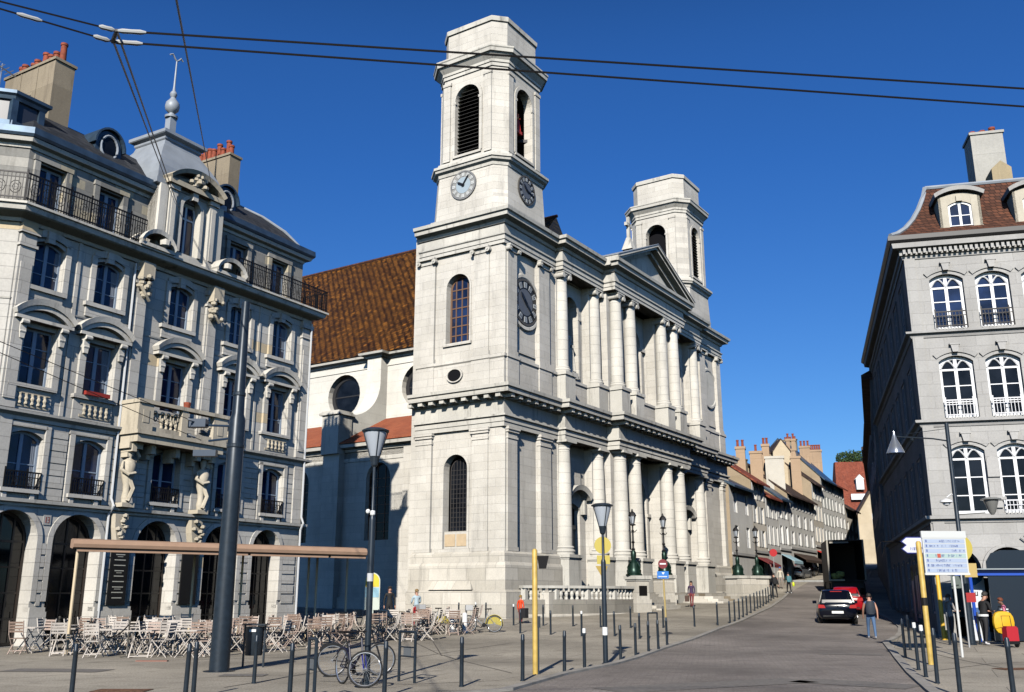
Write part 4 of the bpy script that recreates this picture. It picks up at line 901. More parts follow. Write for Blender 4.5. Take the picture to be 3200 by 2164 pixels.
# dormers with round windows
for x in (-11.7, -5.2):
    b = B(); y0 = .95
    o = [(x+.62*cos(a), 19.75+.72*sin(a)) for a in [pi*j/12 for j in range(13)]]
    P = [(x+.62, 19.2)]+o+[(x-.62, 19.2)]; b.prism_y(P, y0, y0+2.2)
    o = [(x+.75*cos(a), 19.75+.85*sin(a)) for a in [pi*j/12 for j in range(13)]]
    for i in range(12): b.loft([[(o[j][0], y0-.15, o[j][1]), (o[j][0], y0+2, o[j][1]), (o[j][0]*.9+x*.1, y0+2, 19.75+(o[j][1]-19.75)*.9), (o[j][0]*.9+x*.1, y0-.15, 19.75+(o[j][1]-19.75)*.9)] for j in (i, i+1)])
    b.box(x-.85, x+.85, y0-.12, y0+.2, 19.0, 19.2)
    d = b.obj('dormer', ZINCD, lb)
    g = B(); g.face([(x+.36*cos(2*pi*j/20), y0-.03, 19.75+.46*sin(2*pi*j/20)) for j in range(20)]); g.obj('pane', GLASS, d)
    g = B(); P = [(x+.4*cos(2*pi*j/20), y0-.04, 19.75+.5*sin(2*pi*j/20)) for j in range(21)]; g.tube(P, .06, 6); g.obj('round_frame', ZINC, d)
def chimney(x0, x1, y0, y1, z0, z1, n, parent=lb, hgt=.55, mt=None):
    b = B(); b.box(x0, x1, y0, y1, z0, z1-.12); b.box(x0-.06, x1+.06, y0-.06, y1+.06, z1-.12, z1)
    for k in range(1, 3): b.box(x0-.02, x1+.02, y0+(y1-y0)*k/3-.03, y0+(y1-y0)*k/3+.03, z0, z1-.12)
    c = b.obj('chimney', mt or CHIM, parent)
    for i in range(n):
        p = B(); h = hgt*R_.uniform(.7, 1.25); yy = y0+.25+(y1-y0-.5)*i/max(1, n-1); xx = (x0+x1)/2+R_.uniform(-.08, .08)
        if x1-x0 > y1-y0: yy, xx = (y0+y1)/2, x0+.25+(x1-x0-.5)*i/max(1, n-1)
        p.lathe(xx, yy, [(.14, 0), (.13, h*.5), (.12, h-.12), (.15, h-.1), (.15, h), (.1, h), (.1, h-.2)], 10, z1); p.obj('chimney_pot', TERRA, c, smooth=True)
chimney(-13.85, -12.95, 2.0, 5.4, 18.8, 23.2, 8, hgt=.75); chimney(-4.05, -3.35, 2.2, 5.0, 18.9, 23.1, 8, hgt=.75)
# wall items
b = B(); b.box(-13.25, -12.95, -.03, -.0, 4.15, 4.5); k = b.obj('number_plaque', mat('pale plaque', (.4,.39,.37), .6), lb)
b = B(); b.box(-13.17, -13.14, -.04, -.032, 4.22, 4.43)
for z in (4.22, 4.32, 4.41): b.box(-13.1, -13.03, -.04, -.032, z, z+.02)
b.box(-13.04, -13.02, -.04, -.032, 4.22, 4.43); b.obj('number', mat('faded red paint', (.3, .09, .07), .7), k)
b = B(); b.box(-10.35, -9.55, -.16, -.1, 1.35, 3.45); s_ = b.obj('menu_board', mat('black board', (.01,.01,.01), .4), lb)
b = B()
for i in range(9):
    w_ = R_.uniform(.16, .3); z = 3.2-i*.2; b.box(-9.95-w_, -9.95+w_, -.17, -.163, z, z+.035); 
    if i % 3 == 0: b.box(-9.95-w_*.6, -9.95+w_*.6, -.17, -.163, z-.07, z-.05)
b.obj('menu_line', mat('chalk lines', (.45,.45,.4), .8), s_)
b = B(); b.box(-6.95, -6.1, -.16, -.1, 1.35, 3.4); b.obj('menu_board', mat('black board', (.01,.01,.01), .4), lb)
b = B(); b.tube([(-.12, -.2, 0), (-.12, -.2, 4.7), (-.12, -.36, 5.0), (-.12, -.22, 5.3), (-.12, -.22, 14.8)], .05, 6); b.obj('drainpipe', mat('pale drainpipe', (.55,.56,.57), .5), lb)
b = B(); b.tube([(-10.62, -.1, 0), (-10.62, -.1, 4.7), (-10.62, -.34, 5.), (-10.62, -.15, 5.3), (-10.62, -.15, 14.8)], .05, 6); b.obj('drainpipe', mat('pale drainpipe'), lb)
b = B(); b.lathe(-8.0, -.85, [(.12, 0), (.15, .3), (.13, .3)], 10, 9.1); b.obj('flower_pot', TERRA, lb)
b = B(); b.box(-12.35, -11.3, -.35, -.2, 9.03, 9.18); b.obj('window_box', mat('red window box', (.3,.03,.02), .6), lb)
tvb = B(); P = (-15.2, 3.4, 20.9); tvb.tube([P, (P[0], P[1], 22.6)], .03, 5)
tvb.tube([(P[0]-.5, P[1], 22.5), (P[0]+.6, P[1], 22.3)], .03, 5)
for k in range(6): tvb.tube([(P[0]-.45+k*.19, P[1]-.3, 22.5-k*.035), (P[0]-.45+k*.19, P[1]+.3, 22.5-k*.035)], .02, 4)
tvb.obj('aerial', mat('pale aluminium', (.5,.52,.55), .35, .8), lb)
# ================================================================ RIGHT BUILDING
rb = empty('corner_building', (16.52, 38., 0.), radians(-13.7), 'grey stone corner house with white arched windows, brown tiled mansard roof and dormers', 'building')
RX = [1.55, 3.3, 5.05, 6.8]
b = B()
b.wall(0, 8.2, 0, 4.62, 0, [(x, 1.66, 1.2 if 0 else 0, 3.5, .83) for x in (.75, 2.55, 4.35, 6.15)], .6)
for x in (2.55, 4.35, 6.15): archivolt(b, x, 1.66, 2.6, 3.5, .83, 0, .12, .1)
b.wall(0, 8.2, 4.6, 8.5, 0, [(x, 1.3, 4.8, 7.5, .24) for x in RX], .35)
b.wall(0, 8.2, 8.5, 12.1, 0, [(x, 1.3, 8.6, 11.15, .24) for x in RX], .35)
b.wall(0, 8.2, 12.1, 15.7, 0, [(x, 1.3, 12.3, 14.65, .24) for x in RX], .35)
b.box(0, .42, -.07, .02, 0, 15.55)
for x in RX:
    for z in (7.5, 11.15, 14.65):
        o = arc(x, 1.45, z-.1, .24, 8); q = arc(x, 1.7, z+.05, .27, 8)
        for i in range(8): b.loft([[(o[j][0], .02, o[j][1]), (q[j][0], .02, q[j][1]), (q[j][0], -.08, q[j][1]), (o[j][0], -.06, o[j][1])] for j in (i, i+1)])
b.box(8.1, 8.2, 0, 22, 0, 15.7)
b.obj('front_wall', RB, rb)
b = B()
for x in RX:
    for z in (7.62, 11.27, 14.77): b.prism_y([(x-.1, z), (x-.16, z+.3), (x+.16, z+.3), (x+.1, z)], -.2, 0); b.box(x-.2, x+.2, -.22, 0, z+.3, z+.36); b.cut()
b.objs('keystone', RBM, rb)
for i, (x) in enumerate(RX):
    for z0, z1 in ((4.8, 7.5), (8.6, 11.15), (12.3, 14.65)):
        f = window(rb, x, 1.3, z0, z1, .24, .2, WHITE, GLASS if z0 < 12 else GLASSB, 2, 3, .12, bw=.04, transom=z1-.55, midw=.13)
        t = B(); h = .29
        for s_ in (-1, 1):   # pointed tracery lights
            cx = x+s_*.29; P = [(cx-h, .19, z1-.52)]+[(cx-h+h*k/4, .19, z1-.52+.34*math.sin(k/4*pi/2)) for k in range(1, 5)]; t.tube(P, .03, 4)
            P = [(cx+h, .19, z1-.52)]+[(cx+h-h*k/4, .19, z1-.52+.34*math.sin(k/4*pi/2)) for k in range(1, 5)]; t.tube(P, .03, 4)
        t.obj('tracery', WHITE, f)
        if z0 > 5 or i > 0: railing(rb, x-.58, x+.58, -.1, z0, .72 if z0 > 5 else .5, .12, orn=False, m=IRON if z0 > 10 else mat('white painted rail', (.6,.6,.62), .5))
    if i < 3:
        c = B()
        c.map = None
CUR = mat('pale curtain cloth', (.42,.42,.43), .9)
for x, z0 in ((1.3, 8.7), (3.6, 8.7), (3.1, 8.7), (3.65, 4.9)):
    c = B(); n = 9
    c.loft([[(x-.16+.04*k, .3+.02*(k % 2), z) for k in range(n)] for z in (z0, z0+1.6)], closed=False, cap=False); c.obj('curtain', CUR, rb)
RP = [(1.2, 22), (0, 0), (8.2, 0), (8.2, 22)]
def rband(name, prof, m=RBM): b = B(); b.sweep(RP, prof); return b.obj(name, m, rb)
rband('string_course', [(-.1, 4.42), (.04, 4.45), (.08, 4.55), (.24, 4.6), (.26, 4.72), (-.1, 4.76)])
rband('string_course', [(-.1, 8.22), (.04, 8.25), (.1, 8.36), (.24, 8.42), (.26, 8.52), (-.1, 8.58)])
rband('string_course', [(-.1, 11.92), (.04, 11.95), (.1, 12.06), (.24, 12.12), (.26, 12.2), (-.1, 12.24)])
rband('cornice', [(-.1, 15.35), (.05, 15.38), (.08, 15.5), (.16, 15.54), (.16, 15.74), (.42, 15.8), (.46, 16.0), (-.1, 16.02)])
rband('gutter', [(-.1, 16.0), (.5, 16.02), (.6, 16.1), (.58, 16.3), (-.1, 16.32)], mat('dark gutter paint', (.02,.02,.022), .5))
b = B()
for i in range(int(8.4/.2)): b.box(-.05+i*.2, .06+i*.2, -.32, -.1, 15.55, 15.74)
b.obj('dentil_row', RBM, rb)
# side wall to the side street
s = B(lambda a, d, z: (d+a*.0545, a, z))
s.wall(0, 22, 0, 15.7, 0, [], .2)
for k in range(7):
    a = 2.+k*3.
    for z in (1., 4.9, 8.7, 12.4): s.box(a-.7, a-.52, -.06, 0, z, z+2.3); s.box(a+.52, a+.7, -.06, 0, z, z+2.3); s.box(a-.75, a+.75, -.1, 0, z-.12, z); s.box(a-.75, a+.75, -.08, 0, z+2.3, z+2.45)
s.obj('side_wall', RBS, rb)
for k in range(7):
    for z in (1., 4.9, 8.7, 12.4): window(rb, 2.+k*3., 1.04, z, z+2.3, 0, -.03, mat('window paint shade tone', (.22,.24,.28), .6), GLASS, 2, 3, .07, lambda a, d, z: (d+a*.0545, a, z), thick=.03)  # frame paint darkened in colour for the unlit side
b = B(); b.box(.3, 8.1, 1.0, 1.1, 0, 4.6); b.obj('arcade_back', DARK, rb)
b = B(); b.box(1.3, 8.1, 21.7, 21.9, 0, 15.9); b.obj('rear_wall', RBS, rb)
SHOPC = mat('grey green awning glass', (.10, .13, .12), .4)
for x in (.75, 2.55, 4.35, 6.15):
    b = B(); b.prism_y([(x-.83, .9), (x+.83, .9)]+list(reversed(arc(x, 1.66, 2.3, .55, 10))), .35, .4); b.obj('fanlight', SHOPC, rb)
    b = B(); b.box(x-.9, x-.74, .02, .5, 0, 2.55); b.box(x-.95, x-.7, -.1, .2, 2.45, 2.62); b.cut(); b.box(x+.74, x+.9, .02, .5, 0, 2.55); b.box(x+.7, x+.95, -.1, .2, 2.45, 2.62); b.cut(); b.objs('arch_pier', RBM, rb)
b = B(); x = 3.45
for a in (-.9, -.45, .0, .45, .9): b.tube([(x, -.1, 3.4), (x+.25*sin(a), -.14, 3.6+.15*cos(a)), (x+.45*sin(a*1.2), -.12, 3.72+.3*cos(a*1.2))], .03, 5)
b.tube([(x, -.1, 2.7), (x, -.1, 4.1)], .03, 5); b.obj('stone_finial', RBM, rb)
# bracket niche between first floor windows
b = B(); b.prism_y([(2.2, 6.2), (2.65, 6.2), (2.65, 6.8)]+list(reversed(arc(2.425, .45, 6.8, .22, 8)))[1:-1]+[(2.2, 6.8)], -.08, 0); b.obj('blind_niche', RBM, rb); b = B(); b.box(2.12, 2.73, -.16, 0, 5.3, 5.42); b.box(2.25, 2.6, -.1, 0, 5.0, 5.3); b.obj('bracket', RBM, rb)
# roof
def rr(i, z): return [(-.5+i, -.5+i, z), (8.7-i, -.5+i, z), (8.7-i, 22, z), (.7+i, 22, z)]
PR = [(-.0, 16.3), (.35, 16.5), (.75, 16.85), (1.15, 17.35), (1.5, 17.95), (1.75, 18.5), (1.95, 19.1)]
b = B(); b.loft([rr(i, z) for i, z in PR]+[rr(3.8, 19.6)]); b.obj('mansard_roof', BRTILE, rb)
b = B()
b.tube([(-.5+i, -.5+i, z+.04) for i, z in PR], .11, 6); b.tube([(-.5+PR[-1][0], -.5+PR[-1][0], 19.14), (6.8, 1.45, 19.14)], .09, 6)
b.obj('hip_flashing', ZINC, rb)
DORM = masonry('dormer stone', (.45,.41,.33), (.5,.46,.38), bw=3, bh=3.3, stain=.3, joint_amt=.1)
for x in (2.45, 5.35):
    b = B(); b.wall(x-.82, x+.82, 16.3, 18.1, .1, [(x, .92, 16.35, 17.85, .16)], .2)
    b.box(x-.82, x-.72, .1, 1.9, 16.3, 18.1); b.box(x+.72, x+.82, .1, 1.9, 16.3, 18.1); b.prism_y([(x-1.0, 16.3), (x-.82, 16.3), (x-.82, 16.75)], .08, .5); b.prism_y([(x+1.0, 16.3), (x+.82, 16.3), (x+.82, 16.75)], .08, .5); b.box(x-.12, x+.12, .02, .1, 17.85, 18.1)
    b.prism_y([(x-.82, 18.0), (x+.82, 18.0)]+list(reversed(arc(x, 1.64, 18.05, .2, 8))), .12, 1.9)
    d = b.obj('dormer', DORM, rb)
    b = B(); o = arc(x, 1.9, 18.05, .28, 10); q = arc(x, 2.0, 18.2, .3, 10)
    for i in range(10): b.loft([[(o[j][0], -.08, o[j][1]), (q[j][0], -.12, q[j][1]), (q[j][0], 2.1, q[j][1]), (o[j][0], 2.1, o[j][1])] for j in (i, i+1)])
    b.obj('dormer_roof', RBM, d)
    window(rb, x, .92, 16.35, 17.85, .16, .16, WHITE, GLASSB, 2, 3, .08, bw=.035, midw=.1)
chimney(3.85, 5.2, 2.6, 3.9, 17.6, 22.1, 3, rb, .4, masonry('pale chimney render', (.36,.35,.32), (.42,.41,.38), bw=4, bh=3, stain=.35, joint_amt=0.02))
b = B(); b.prism_y([(4.25, 17.3), (5.05, 17.3), (5.05, 19.8), (4.65, 20.15), (4.25, 19.8)], 1.5, 2.6); b.obj('chimney', masonry('ochre chimney render', (.33,.27,.17), (.38,.31,.2), bw=4, bh=3, stain=.3, joint_amt=.02), rb)
b = B(lambda a, d, z: (d+a*.0545, a, z)); b.box(6.5, 10.5, -.04, -.01, .5, 3.1); sw = b.obj('shop_window', GLASS, rb)
b = B(lambda a, d, z: (d+a*.0545, a, z)); b.box(6.8, 8.2, -.06, -.045, .7, 2.6); b.box(9., 10., -.06, -.045, .5, 2.4); b.obj('shop_display', mat('dim blue display', (.02,.06,.16), .5, noise=.7, nscale=2.), sw)
# lanterns on the side wall
for a, z in ((7.5, 3.6),):
    b = B(lambda a, d, z: (d+a*.0545, a, z)); b.tube([(a, 0, z+.5), (a, -1.4, z+.55)], .025, 5); b.obj('lantern_arm', IRON, rb)
# ================================================================ HOUSES
def house(name, P, az, w, dep, zg, ze, zr, floors, cols, wallm, roofm, label, shut=None, gz0=None, shop=None, roof='ridge', group=None, win=(.95, 1.5), g_h=3.3, chim=0, ov=.4, wfm=None):
    "town house: plan origin at its left front corner, front along +x"
    r = empty(name, (P[0], P[1], 0), radians(90-az), label, 'house', group)
    fh = (ze-zg-g_h)/floors; ops = []; b = B()
    b.wall(0, w, zg-1.5, zg+g_h, 0, [] if not shop else [(w/2, w*.8, zg, zg+g_h-.6, 0)], .4)
    for k in range(floors):
        z0 = zg+g_h+k*fh
        o = [(w*(i+.5)/cols, win[0], z0+fh*.2, z0+fh*.2+min(win[1], fh*.7), 0) for i in range(cols)]
        b.wall(0, w, z0, z0+fh, 0, o, .18); ops += o
    b.k = 1; b.box(0, .15, .01, dep, zg-1.5, ze); b.box(w-.15, w, .01, dep, zg-1.5, ze); b.box(0, w, dep-.1, dep, zg-1.5, ze)
    if roof == 'ridge': b.face([(0, 0, ze), (0, dep, ze), (0, dep/2, zr)]); b.face([(w, 0, ze), (w, dep, ze), (w, dep/2, zr)])
    b.obj('wall', [wallm, GABLE], r)
    c = B(); c.box(-.02, w+.02, -.1, 0, zg+g_h-.15, zg+g_h+.05); c.obj('string_course', RBM, r)
    for (cx, ww, z0, z1, _) in ops:
        f = window(r, cx, ww, z0, z1, 0, .1, wfm or WHITE, GLASS, 2, 2, .06, bw=.05)
        if shut:
            s_ = B(); s_.box(cx-ww, cx-ww/2-.01, -.05, -.01, z0, z1); s_.cut(); s_.box(cx+ww/2+.01, cx+ww, -.05, -.01, z0, z1); s_.cut(); s_.objs('shutter', shut, f)
    R2 = B()
    if roof == 'ridge':
        t = .18
        R2.loft([[(x, -ov, ze-ov*(zr-ze)/(dep/2)), (x, dep/2, zr), (x, dep+ov, ze-ov*(zr-ze)/(dep/2)), (x, dep+ov, ze-ov*(zr-ze)/(dep/2)+t), (x, dep/2, zr+t), (x, -ov, ze-ov*(zr-ze)/(dep/2)+t)] for x in (-.12, w+.12)])
    else:
        R2.loft([[(-ov+i, -ov+i, z), (w+ov-i, -ov+i, z), (w+ov-i, dep+ov-i, z), (-ov+i, dep+ov-i, z)] for i, z in ((0, ze-.15), (0, ze+.05), (.8, ze+(zr-ze)*.55), (2.2, zr))])
    ro = R2.obj('roof', roofm, r)
    if shop:
        s_ = B(); s_.box(w*.1, w*.9, .35, .4, zg, zg+g_h-.6); s_.obj('shopfront', GLASS, r)
        s_ = B(); s_.loft([[(x, .0, zg+g_h-.5), (x, -1.2, zg+g_h-1.15), (x, -1.2, zg+g_h-1.4), (x, -1.17, zg+g_h-1.4), (x, -1.17, zg+g_h-1.2), (x, 0, zg+g_h-.56)] for x in (w*.1, w*.9)]); s_.obj('shop_awning', shop, r)
    for i in range(chim):
        x = w*(.12+.76*i/max(1, chim-1)) if chim > 1 else w*.9
        chimney(x-.25, x+.25, dep/2-.8, dep/2+.8, (ze+zr)/2-1, zr+.9, 3, r, .35)
    return r
GABLE = masonry('ochre gable render', (.33,.26,.175), (.38,.30,.21), bw=5, bh=3, stain=.45, joint_amt=.03)
H1 = masonry('house render grey', (.60,.585,.55), (.64,.625,.59), bw=5, bh=3, stain=.25, joint_amt=.03)
H2 = masonry('house render warm', (.62,.57,.49), (.66,.61,.53), bw=5, bh=3, stain=.3, joint_amt=.03)
H3 = masonry('house render light', (.70,.69,.66), (.74,.73,.70), bw=5, bh=3, stain=.2, joint_amt=.03)
H4 = masonry('house render cream', (.50,.41,.28), (.54,.45,.32), bw=5, bh=3, stain=.15, joint_amt=.02)
ROOFR = masonry('red roof tiles', (.20,.05,.03), (.30,.085,.05), joint=(.04,.015,.01), bw=.3, bh=.25, ms=.02, stain=.4, joint_amt=.6)
ROOFB = masonry('dark roof tiles', (.05,.035,.03), (.10,.065,.05), joint=(.015,.01,.01), bw=.3, bh=.25, ms=.02, stain=.3, joint_amt=.6)
SH_W = mat('pale grey shutter', (.50,.50,.49), .6); SH_G = mat('grey shutter', (.33,.34,.33), .6)
az = 29.; dv = (sin(radians(az)), cos(radians(az))); Q0 = (18.4, 79.6)
def rowt(px):
    k = at(px, 1862, 1.)[0]; return (Q0[0]-k*Q0[1])/(k*dv[1]-dv[0])
def rowpt(t): return (Q0[0]+dv[0]*t, Q0[1]+dv[1]*t)
AW = lambda n, c: mat(n, c, .8)
rows = [ # left px, right px, eave y at the left edge, roof rise, floors, cols, wall, roof, label, shutters, shop
 (2296, 2368, 1512, 1.6, 2, 2, H1, ZINCD, 'low grey stone house with carved window heads beside the church', None, None, 1),
 (2368, 2410, 1498, 3.2, 3, 2, H2, ROOFR, 'second house from the church, narrow grey front under a red roof', SH_W, AW('dark red awning', (.16,.02,.02)), 1),
 (2410, 2448, 1548, 2.2, 2, 3, H1, ROOFR, 'third house from the church, low with a dark overhanging eave', SH_W, None, 0),
 (2448, 2482, 1552, 3.4, 2, 2, H3, ZINCD, 'fourth house from the church, with a pale curved gable and blue awning', SH_W, AW('pale blue awning', (.3,.45,.52)), 1),
 (2482, 2562, 1540, 3.4, 3, 4, H1, ROOFB, 'broad grey house with dormers and a dark roof behind the yellow parasol', SH_W, AW('dark brown awning', (.05,.03,.02)), 1),
 (2562, 2592, 1505, 3.6, 3, 3, H2, ROOFB, 'narrow house with three close windows a floor, above the red awning', SH_W, AW('bright red awning', (.55,.03,.015)), 1),
 (2592, 2630, 1488, 4.6, 4, 4, H3, ZINCD, 'tall pale house with a broad ochre gable wall', SH_G, None, 1),
 (2630, 2664, 1512, 3.0, 4, 3, H3, ROOFR, 'pale house beyond the tall one, with white upper walls', SH_W, None, 0),
 (2664, 2700, 1585, 3.0, 3, 3, H2, ROOFB, 'last beige house before the street bends', None, None, 0)]
for (x0, x1, ye, rise, fl_n, co_, wm_, rm, lab, sh, shop, ch) in rows:
    t0, t1 = rowt(x0), rowt(x1); P = rowpt(t0); w = t1-t0; ze = at(x0, ye, P[1])[2]; dpt = min(9., rise*2.4+2)
    house('town_house', P, az, w-.05, dpt, gz(P[1])-.1, ze, ze+rise, fl_n, co_, wm_, rm, lab, sh, None, shop, 'ridge', 'houses in the row up the street', (min(.95, w/co_*.42), 1.7), 3.2, ch, .55)
def block(name, P, w, d, z0, z1, m, label, cat, rz, gable=0., roofm=None):
    r = empty(name, (P[0], P[1], 0), rz, label, cat)
    b = B(); b.box(-w/2, w/2, -d/2, d/2, z0, z1)
    if gable: b.prism_y([(-w/2, z1), (w/2, z1), (0, z1+gable)], -d/2, d/2)
    b.obj('wall', m, r)
    q = B()
    for s_ in (-1, 1): q.loft([[(s_*(w/2+.1), y, z1-.1), (s_*(w/2+.1), y, z1+.05), (0, y, z1+gable+.14), (0, y, z1+gable)] for y in (-d/2-.1, d/2+.1)])
    q.obj('roof', roofm or ROOFB, r)
    return r
p = at(2434, 1500, 110); block('gable_house', (p[0], 110), 52*110/2980., 5, 6, at(2434, 1422, 110)[2], H4, 'ochre gabled house rising behind the street row', 'house', radians(-4), 1.4)
TAWNY = masonry('tawny render', (.36,.25,.165), (.42,.30,.20), bw=3, bh=3, stain=.5, joint_amt=.05)
for (xa, xb, yt, Y, lab, n, mm) in [(2299, 2327, 1398, 92, 'first stone chimney stack beside the church cornice, with two pots', 2, TAWNY), (2343, 2380, 1412, 96, 'broad brown chimney stack with one thin pipe', 1, TAWNY),
    (2380, 2402, 1390, 99, 'squat chimney stack with two dark pots left of the ochre gable', 2, TAWNY), (2391, 2447, 1428, 97, 'wide whitish flat-topped stack below the ochre gable', 0, masonry('pale stack render', (.50,.47,.41), (.55,.52,.46), bw=5, bh=3, stain=.3, joint_amt=.02)),
    (2456, 2467, 1374, 112, 'slim tawny stack, the left one of the tall thin pair', 1, TAWNY), (2472, 2484, 1374, 112, 'slim tawny stack, the one with its twin on the left', 1, TAWNY), (2458, 2484, 1405, 111.4, 'tawny wall carrying the pair of thin stacks', 0, TAWNY),
    (2470, 2499, 1428, 106, 'plain broad tawny chimney wall in front of the thin pair', 0, TAWNY), (2498, 2529, 1396, 116, 'brick stack with three pots next to the thin pair', 3, TAWNY), (2528, 2565, 1408, 121, 'long low brick stack with five small pots', 5, TAWNY)]:
    P = at((xa+xb)/2, yt, Y); w = (xb-xa)*Y/2980.
    r = empty('chimney_stack', (P[0], Y, 0), radians(-16), lab, 'chimney', 'chimney stacks over the street row')
    b = B(); b.box(-w/2, w/2, -.5, .5, 7, P[2]-.25); b.obj('stack', mm, r)
    b = B(); b.box(-w/2-.07, w/2+.07, -.57, .57, P[2]-.25, P[2]); b.obj('coping', mm, r)
    for i in range(n):
        q = B(); x = (-w/2+.2+(w-.4)*i/max(1, n-1)) if n > 1 else 0; q.lathe(x, 0, [(.13, 0), (.11, .55), (.14, .6), (.14, .7)], 8, P[2]); q.obj('chimney_pot', TERRA, r)
# end of the street
p0 = at(2675, 1640, 185); p1 = at(2745, 1640, 185); zg = gz(185)
r = empty('cream_house', (p0[0]+.5, 185, 0), radians(-14), 'cream plastered gable house closing the street', 'house')
b = B(); zt = at(2680, 1590, 185)[2]; b.box(0, 9, 0, 8, zg-2, zt-1); b.prism_y([(0, zt-1), (9, zt-1), (8., zt+10), (7., zt+10)], 0, 8); b.obj('wall', H4, r)
b = B(); b.loft([[(-.6, y, zt-1.9), (-.6, y, zt-1.4), (7, y, zt+10.4), (7, y, zt+9.9)] for y in (-.5, 8.3)]); b.obj('roof', ROOFB, r)
window(r, 3.0, .9, zt-3, zt-1, 0, -.04, WHITE, GLASS, 2, 2, .06); window(r, 4.0, 1.4, zt-11, zt-9, 0, -.04, WHITE, GLASS, 2, 2, .06)
p0 = at(2613, 1500, 235); zt = at(2613, 1440, 235)[2]
r = empty('red_roofed_house', (p0[0], 235, 0), radians(-8), 'big house under a high red tiled roof at the end of the street', 'house')
b = B(); b.box(0, 16, 0, 8, 8, at(2620, 1600, 235)[2]); b.obj('wall', H4, r)
b = B(); zb_ = at(2620, 1610, 235)[2]; b.loft([[(-.4, -1, zb_), (16, -1, zb_), (16, 9, zb_), (-.4, 9, zb_)], [(.6, 3, zt), (16, 3, zt), (16, 5, zt), (.6, 5, zt)]]); b.obj('roof', ROOFR, r)
b = B(); x, z = 5.5, at(2690, 1500, 235)[2]; b.box(x-.9, x+.9, -.4, 1, z-2.5, z); b.prism_y([(x-1.1, z), (x+1.1, z), (x, z+1.2)], -.5, 1.2); b.obj('dormer', H3, r)
b = B(); b.box(3, 9, -1.1, -.8, z-5, z-3.6); b.obj('parapet', WHITE, r)
# far wooded hill top
hp = at(2672, 1450, 330); tr = empty('tree', (hp[0]-.5, 330, gz(330)), 0, 'dark round tree on the skyline above the red roof', 'tree')
b = B(); zc = at(2672, 1432, 330)[2]-gz(330)
b.lathe(0, 0, [(.6, 0), (.45, zc*.6), (.2, zc)], 8); [b.tube([(0, 0, zc*.7), (R_.uniform(-4, 4), R_.uniform(-2, 2), zc+R_.uniform(-1, 3))], .2, 5) for k in range(5)]; b.obj('trunk', mat('bark', (.05,.04,.03), .9), tr)
b = B()
for k in range(2600):
    c_ = R_.choice([(-3.4, 0, 2.4), (-.5, .5, 3.6), (2.8, 0, 3.2), (5.2, .6, 2.2), (0, -.6, 2.2)]); a = R_.uniform(0, 2*pi); u = R_.uniform(-1, 1); q = math.sqrt(1-u*u); rd = R_.uniform(.75, 1.12)
    x, y, z = c_[0]+c_[2]*rd*q*cos(a), c_[1]+c_[2]*.8*rd*q*sin(a), zc+c_[2]*.75*rd*u
    s_ = R_.uniform(.25, .55); e1 = [R_.gauss(0, 1) for _ in range(3)]; e2 = [R_.gauss(0, 1) for _ in range(3)]
    n1 = math.sqrt(sum(i*i for i in e1)); n2 = math.sqrt(sum(i*i for i in e2)); e1 = [i*s_/n1 for i in e1]; e2 = [i*s_/n2 for i in e2]
    b.face([(x-e1[0], y-e1[1], z-e1[2]), (x+e2[0]*.6, y+e2[1]*.6, z+e2[2]*.6), (x+e1[0], y+e1[1], z+e1[2]), (x-e2[0]*.6, y-e2[1]*.6, z-e2[2]*.6)])
b.obj('crown', mat('dark foliage', (.035,.07,.02), .7, noise=.5, nscale=.6), tr)
# dark row on the right-hand side of the street, in shade
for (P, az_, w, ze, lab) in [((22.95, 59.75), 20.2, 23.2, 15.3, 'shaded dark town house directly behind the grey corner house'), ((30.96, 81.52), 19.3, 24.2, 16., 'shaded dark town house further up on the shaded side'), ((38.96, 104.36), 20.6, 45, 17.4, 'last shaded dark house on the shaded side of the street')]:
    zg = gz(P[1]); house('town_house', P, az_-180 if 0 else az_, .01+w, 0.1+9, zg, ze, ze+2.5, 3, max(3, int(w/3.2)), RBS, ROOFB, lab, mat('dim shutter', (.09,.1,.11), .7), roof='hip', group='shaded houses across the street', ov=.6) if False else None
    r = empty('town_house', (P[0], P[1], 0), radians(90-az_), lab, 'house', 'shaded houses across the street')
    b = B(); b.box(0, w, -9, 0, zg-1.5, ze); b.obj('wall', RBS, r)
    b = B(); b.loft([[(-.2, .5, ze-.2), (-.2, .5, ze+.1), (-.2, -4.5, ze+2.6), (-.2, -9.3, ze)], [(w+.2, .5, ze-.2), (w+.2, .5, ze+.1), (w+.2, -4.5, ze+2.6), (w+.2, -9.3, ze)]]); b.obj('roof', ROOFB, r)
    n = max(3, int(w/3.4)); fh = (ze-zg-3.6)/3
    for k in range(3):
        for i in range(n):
            window(r, w*(i+.5)/n, 1.1, zg+3.9+k*fh, zg+3.9+k*fh+fh*.65, 0, .04, mat('window paint shade tone'), GLASS, 2, 2, .07, lambda a, d, z: (a, d-.0, z), thick=-.03)
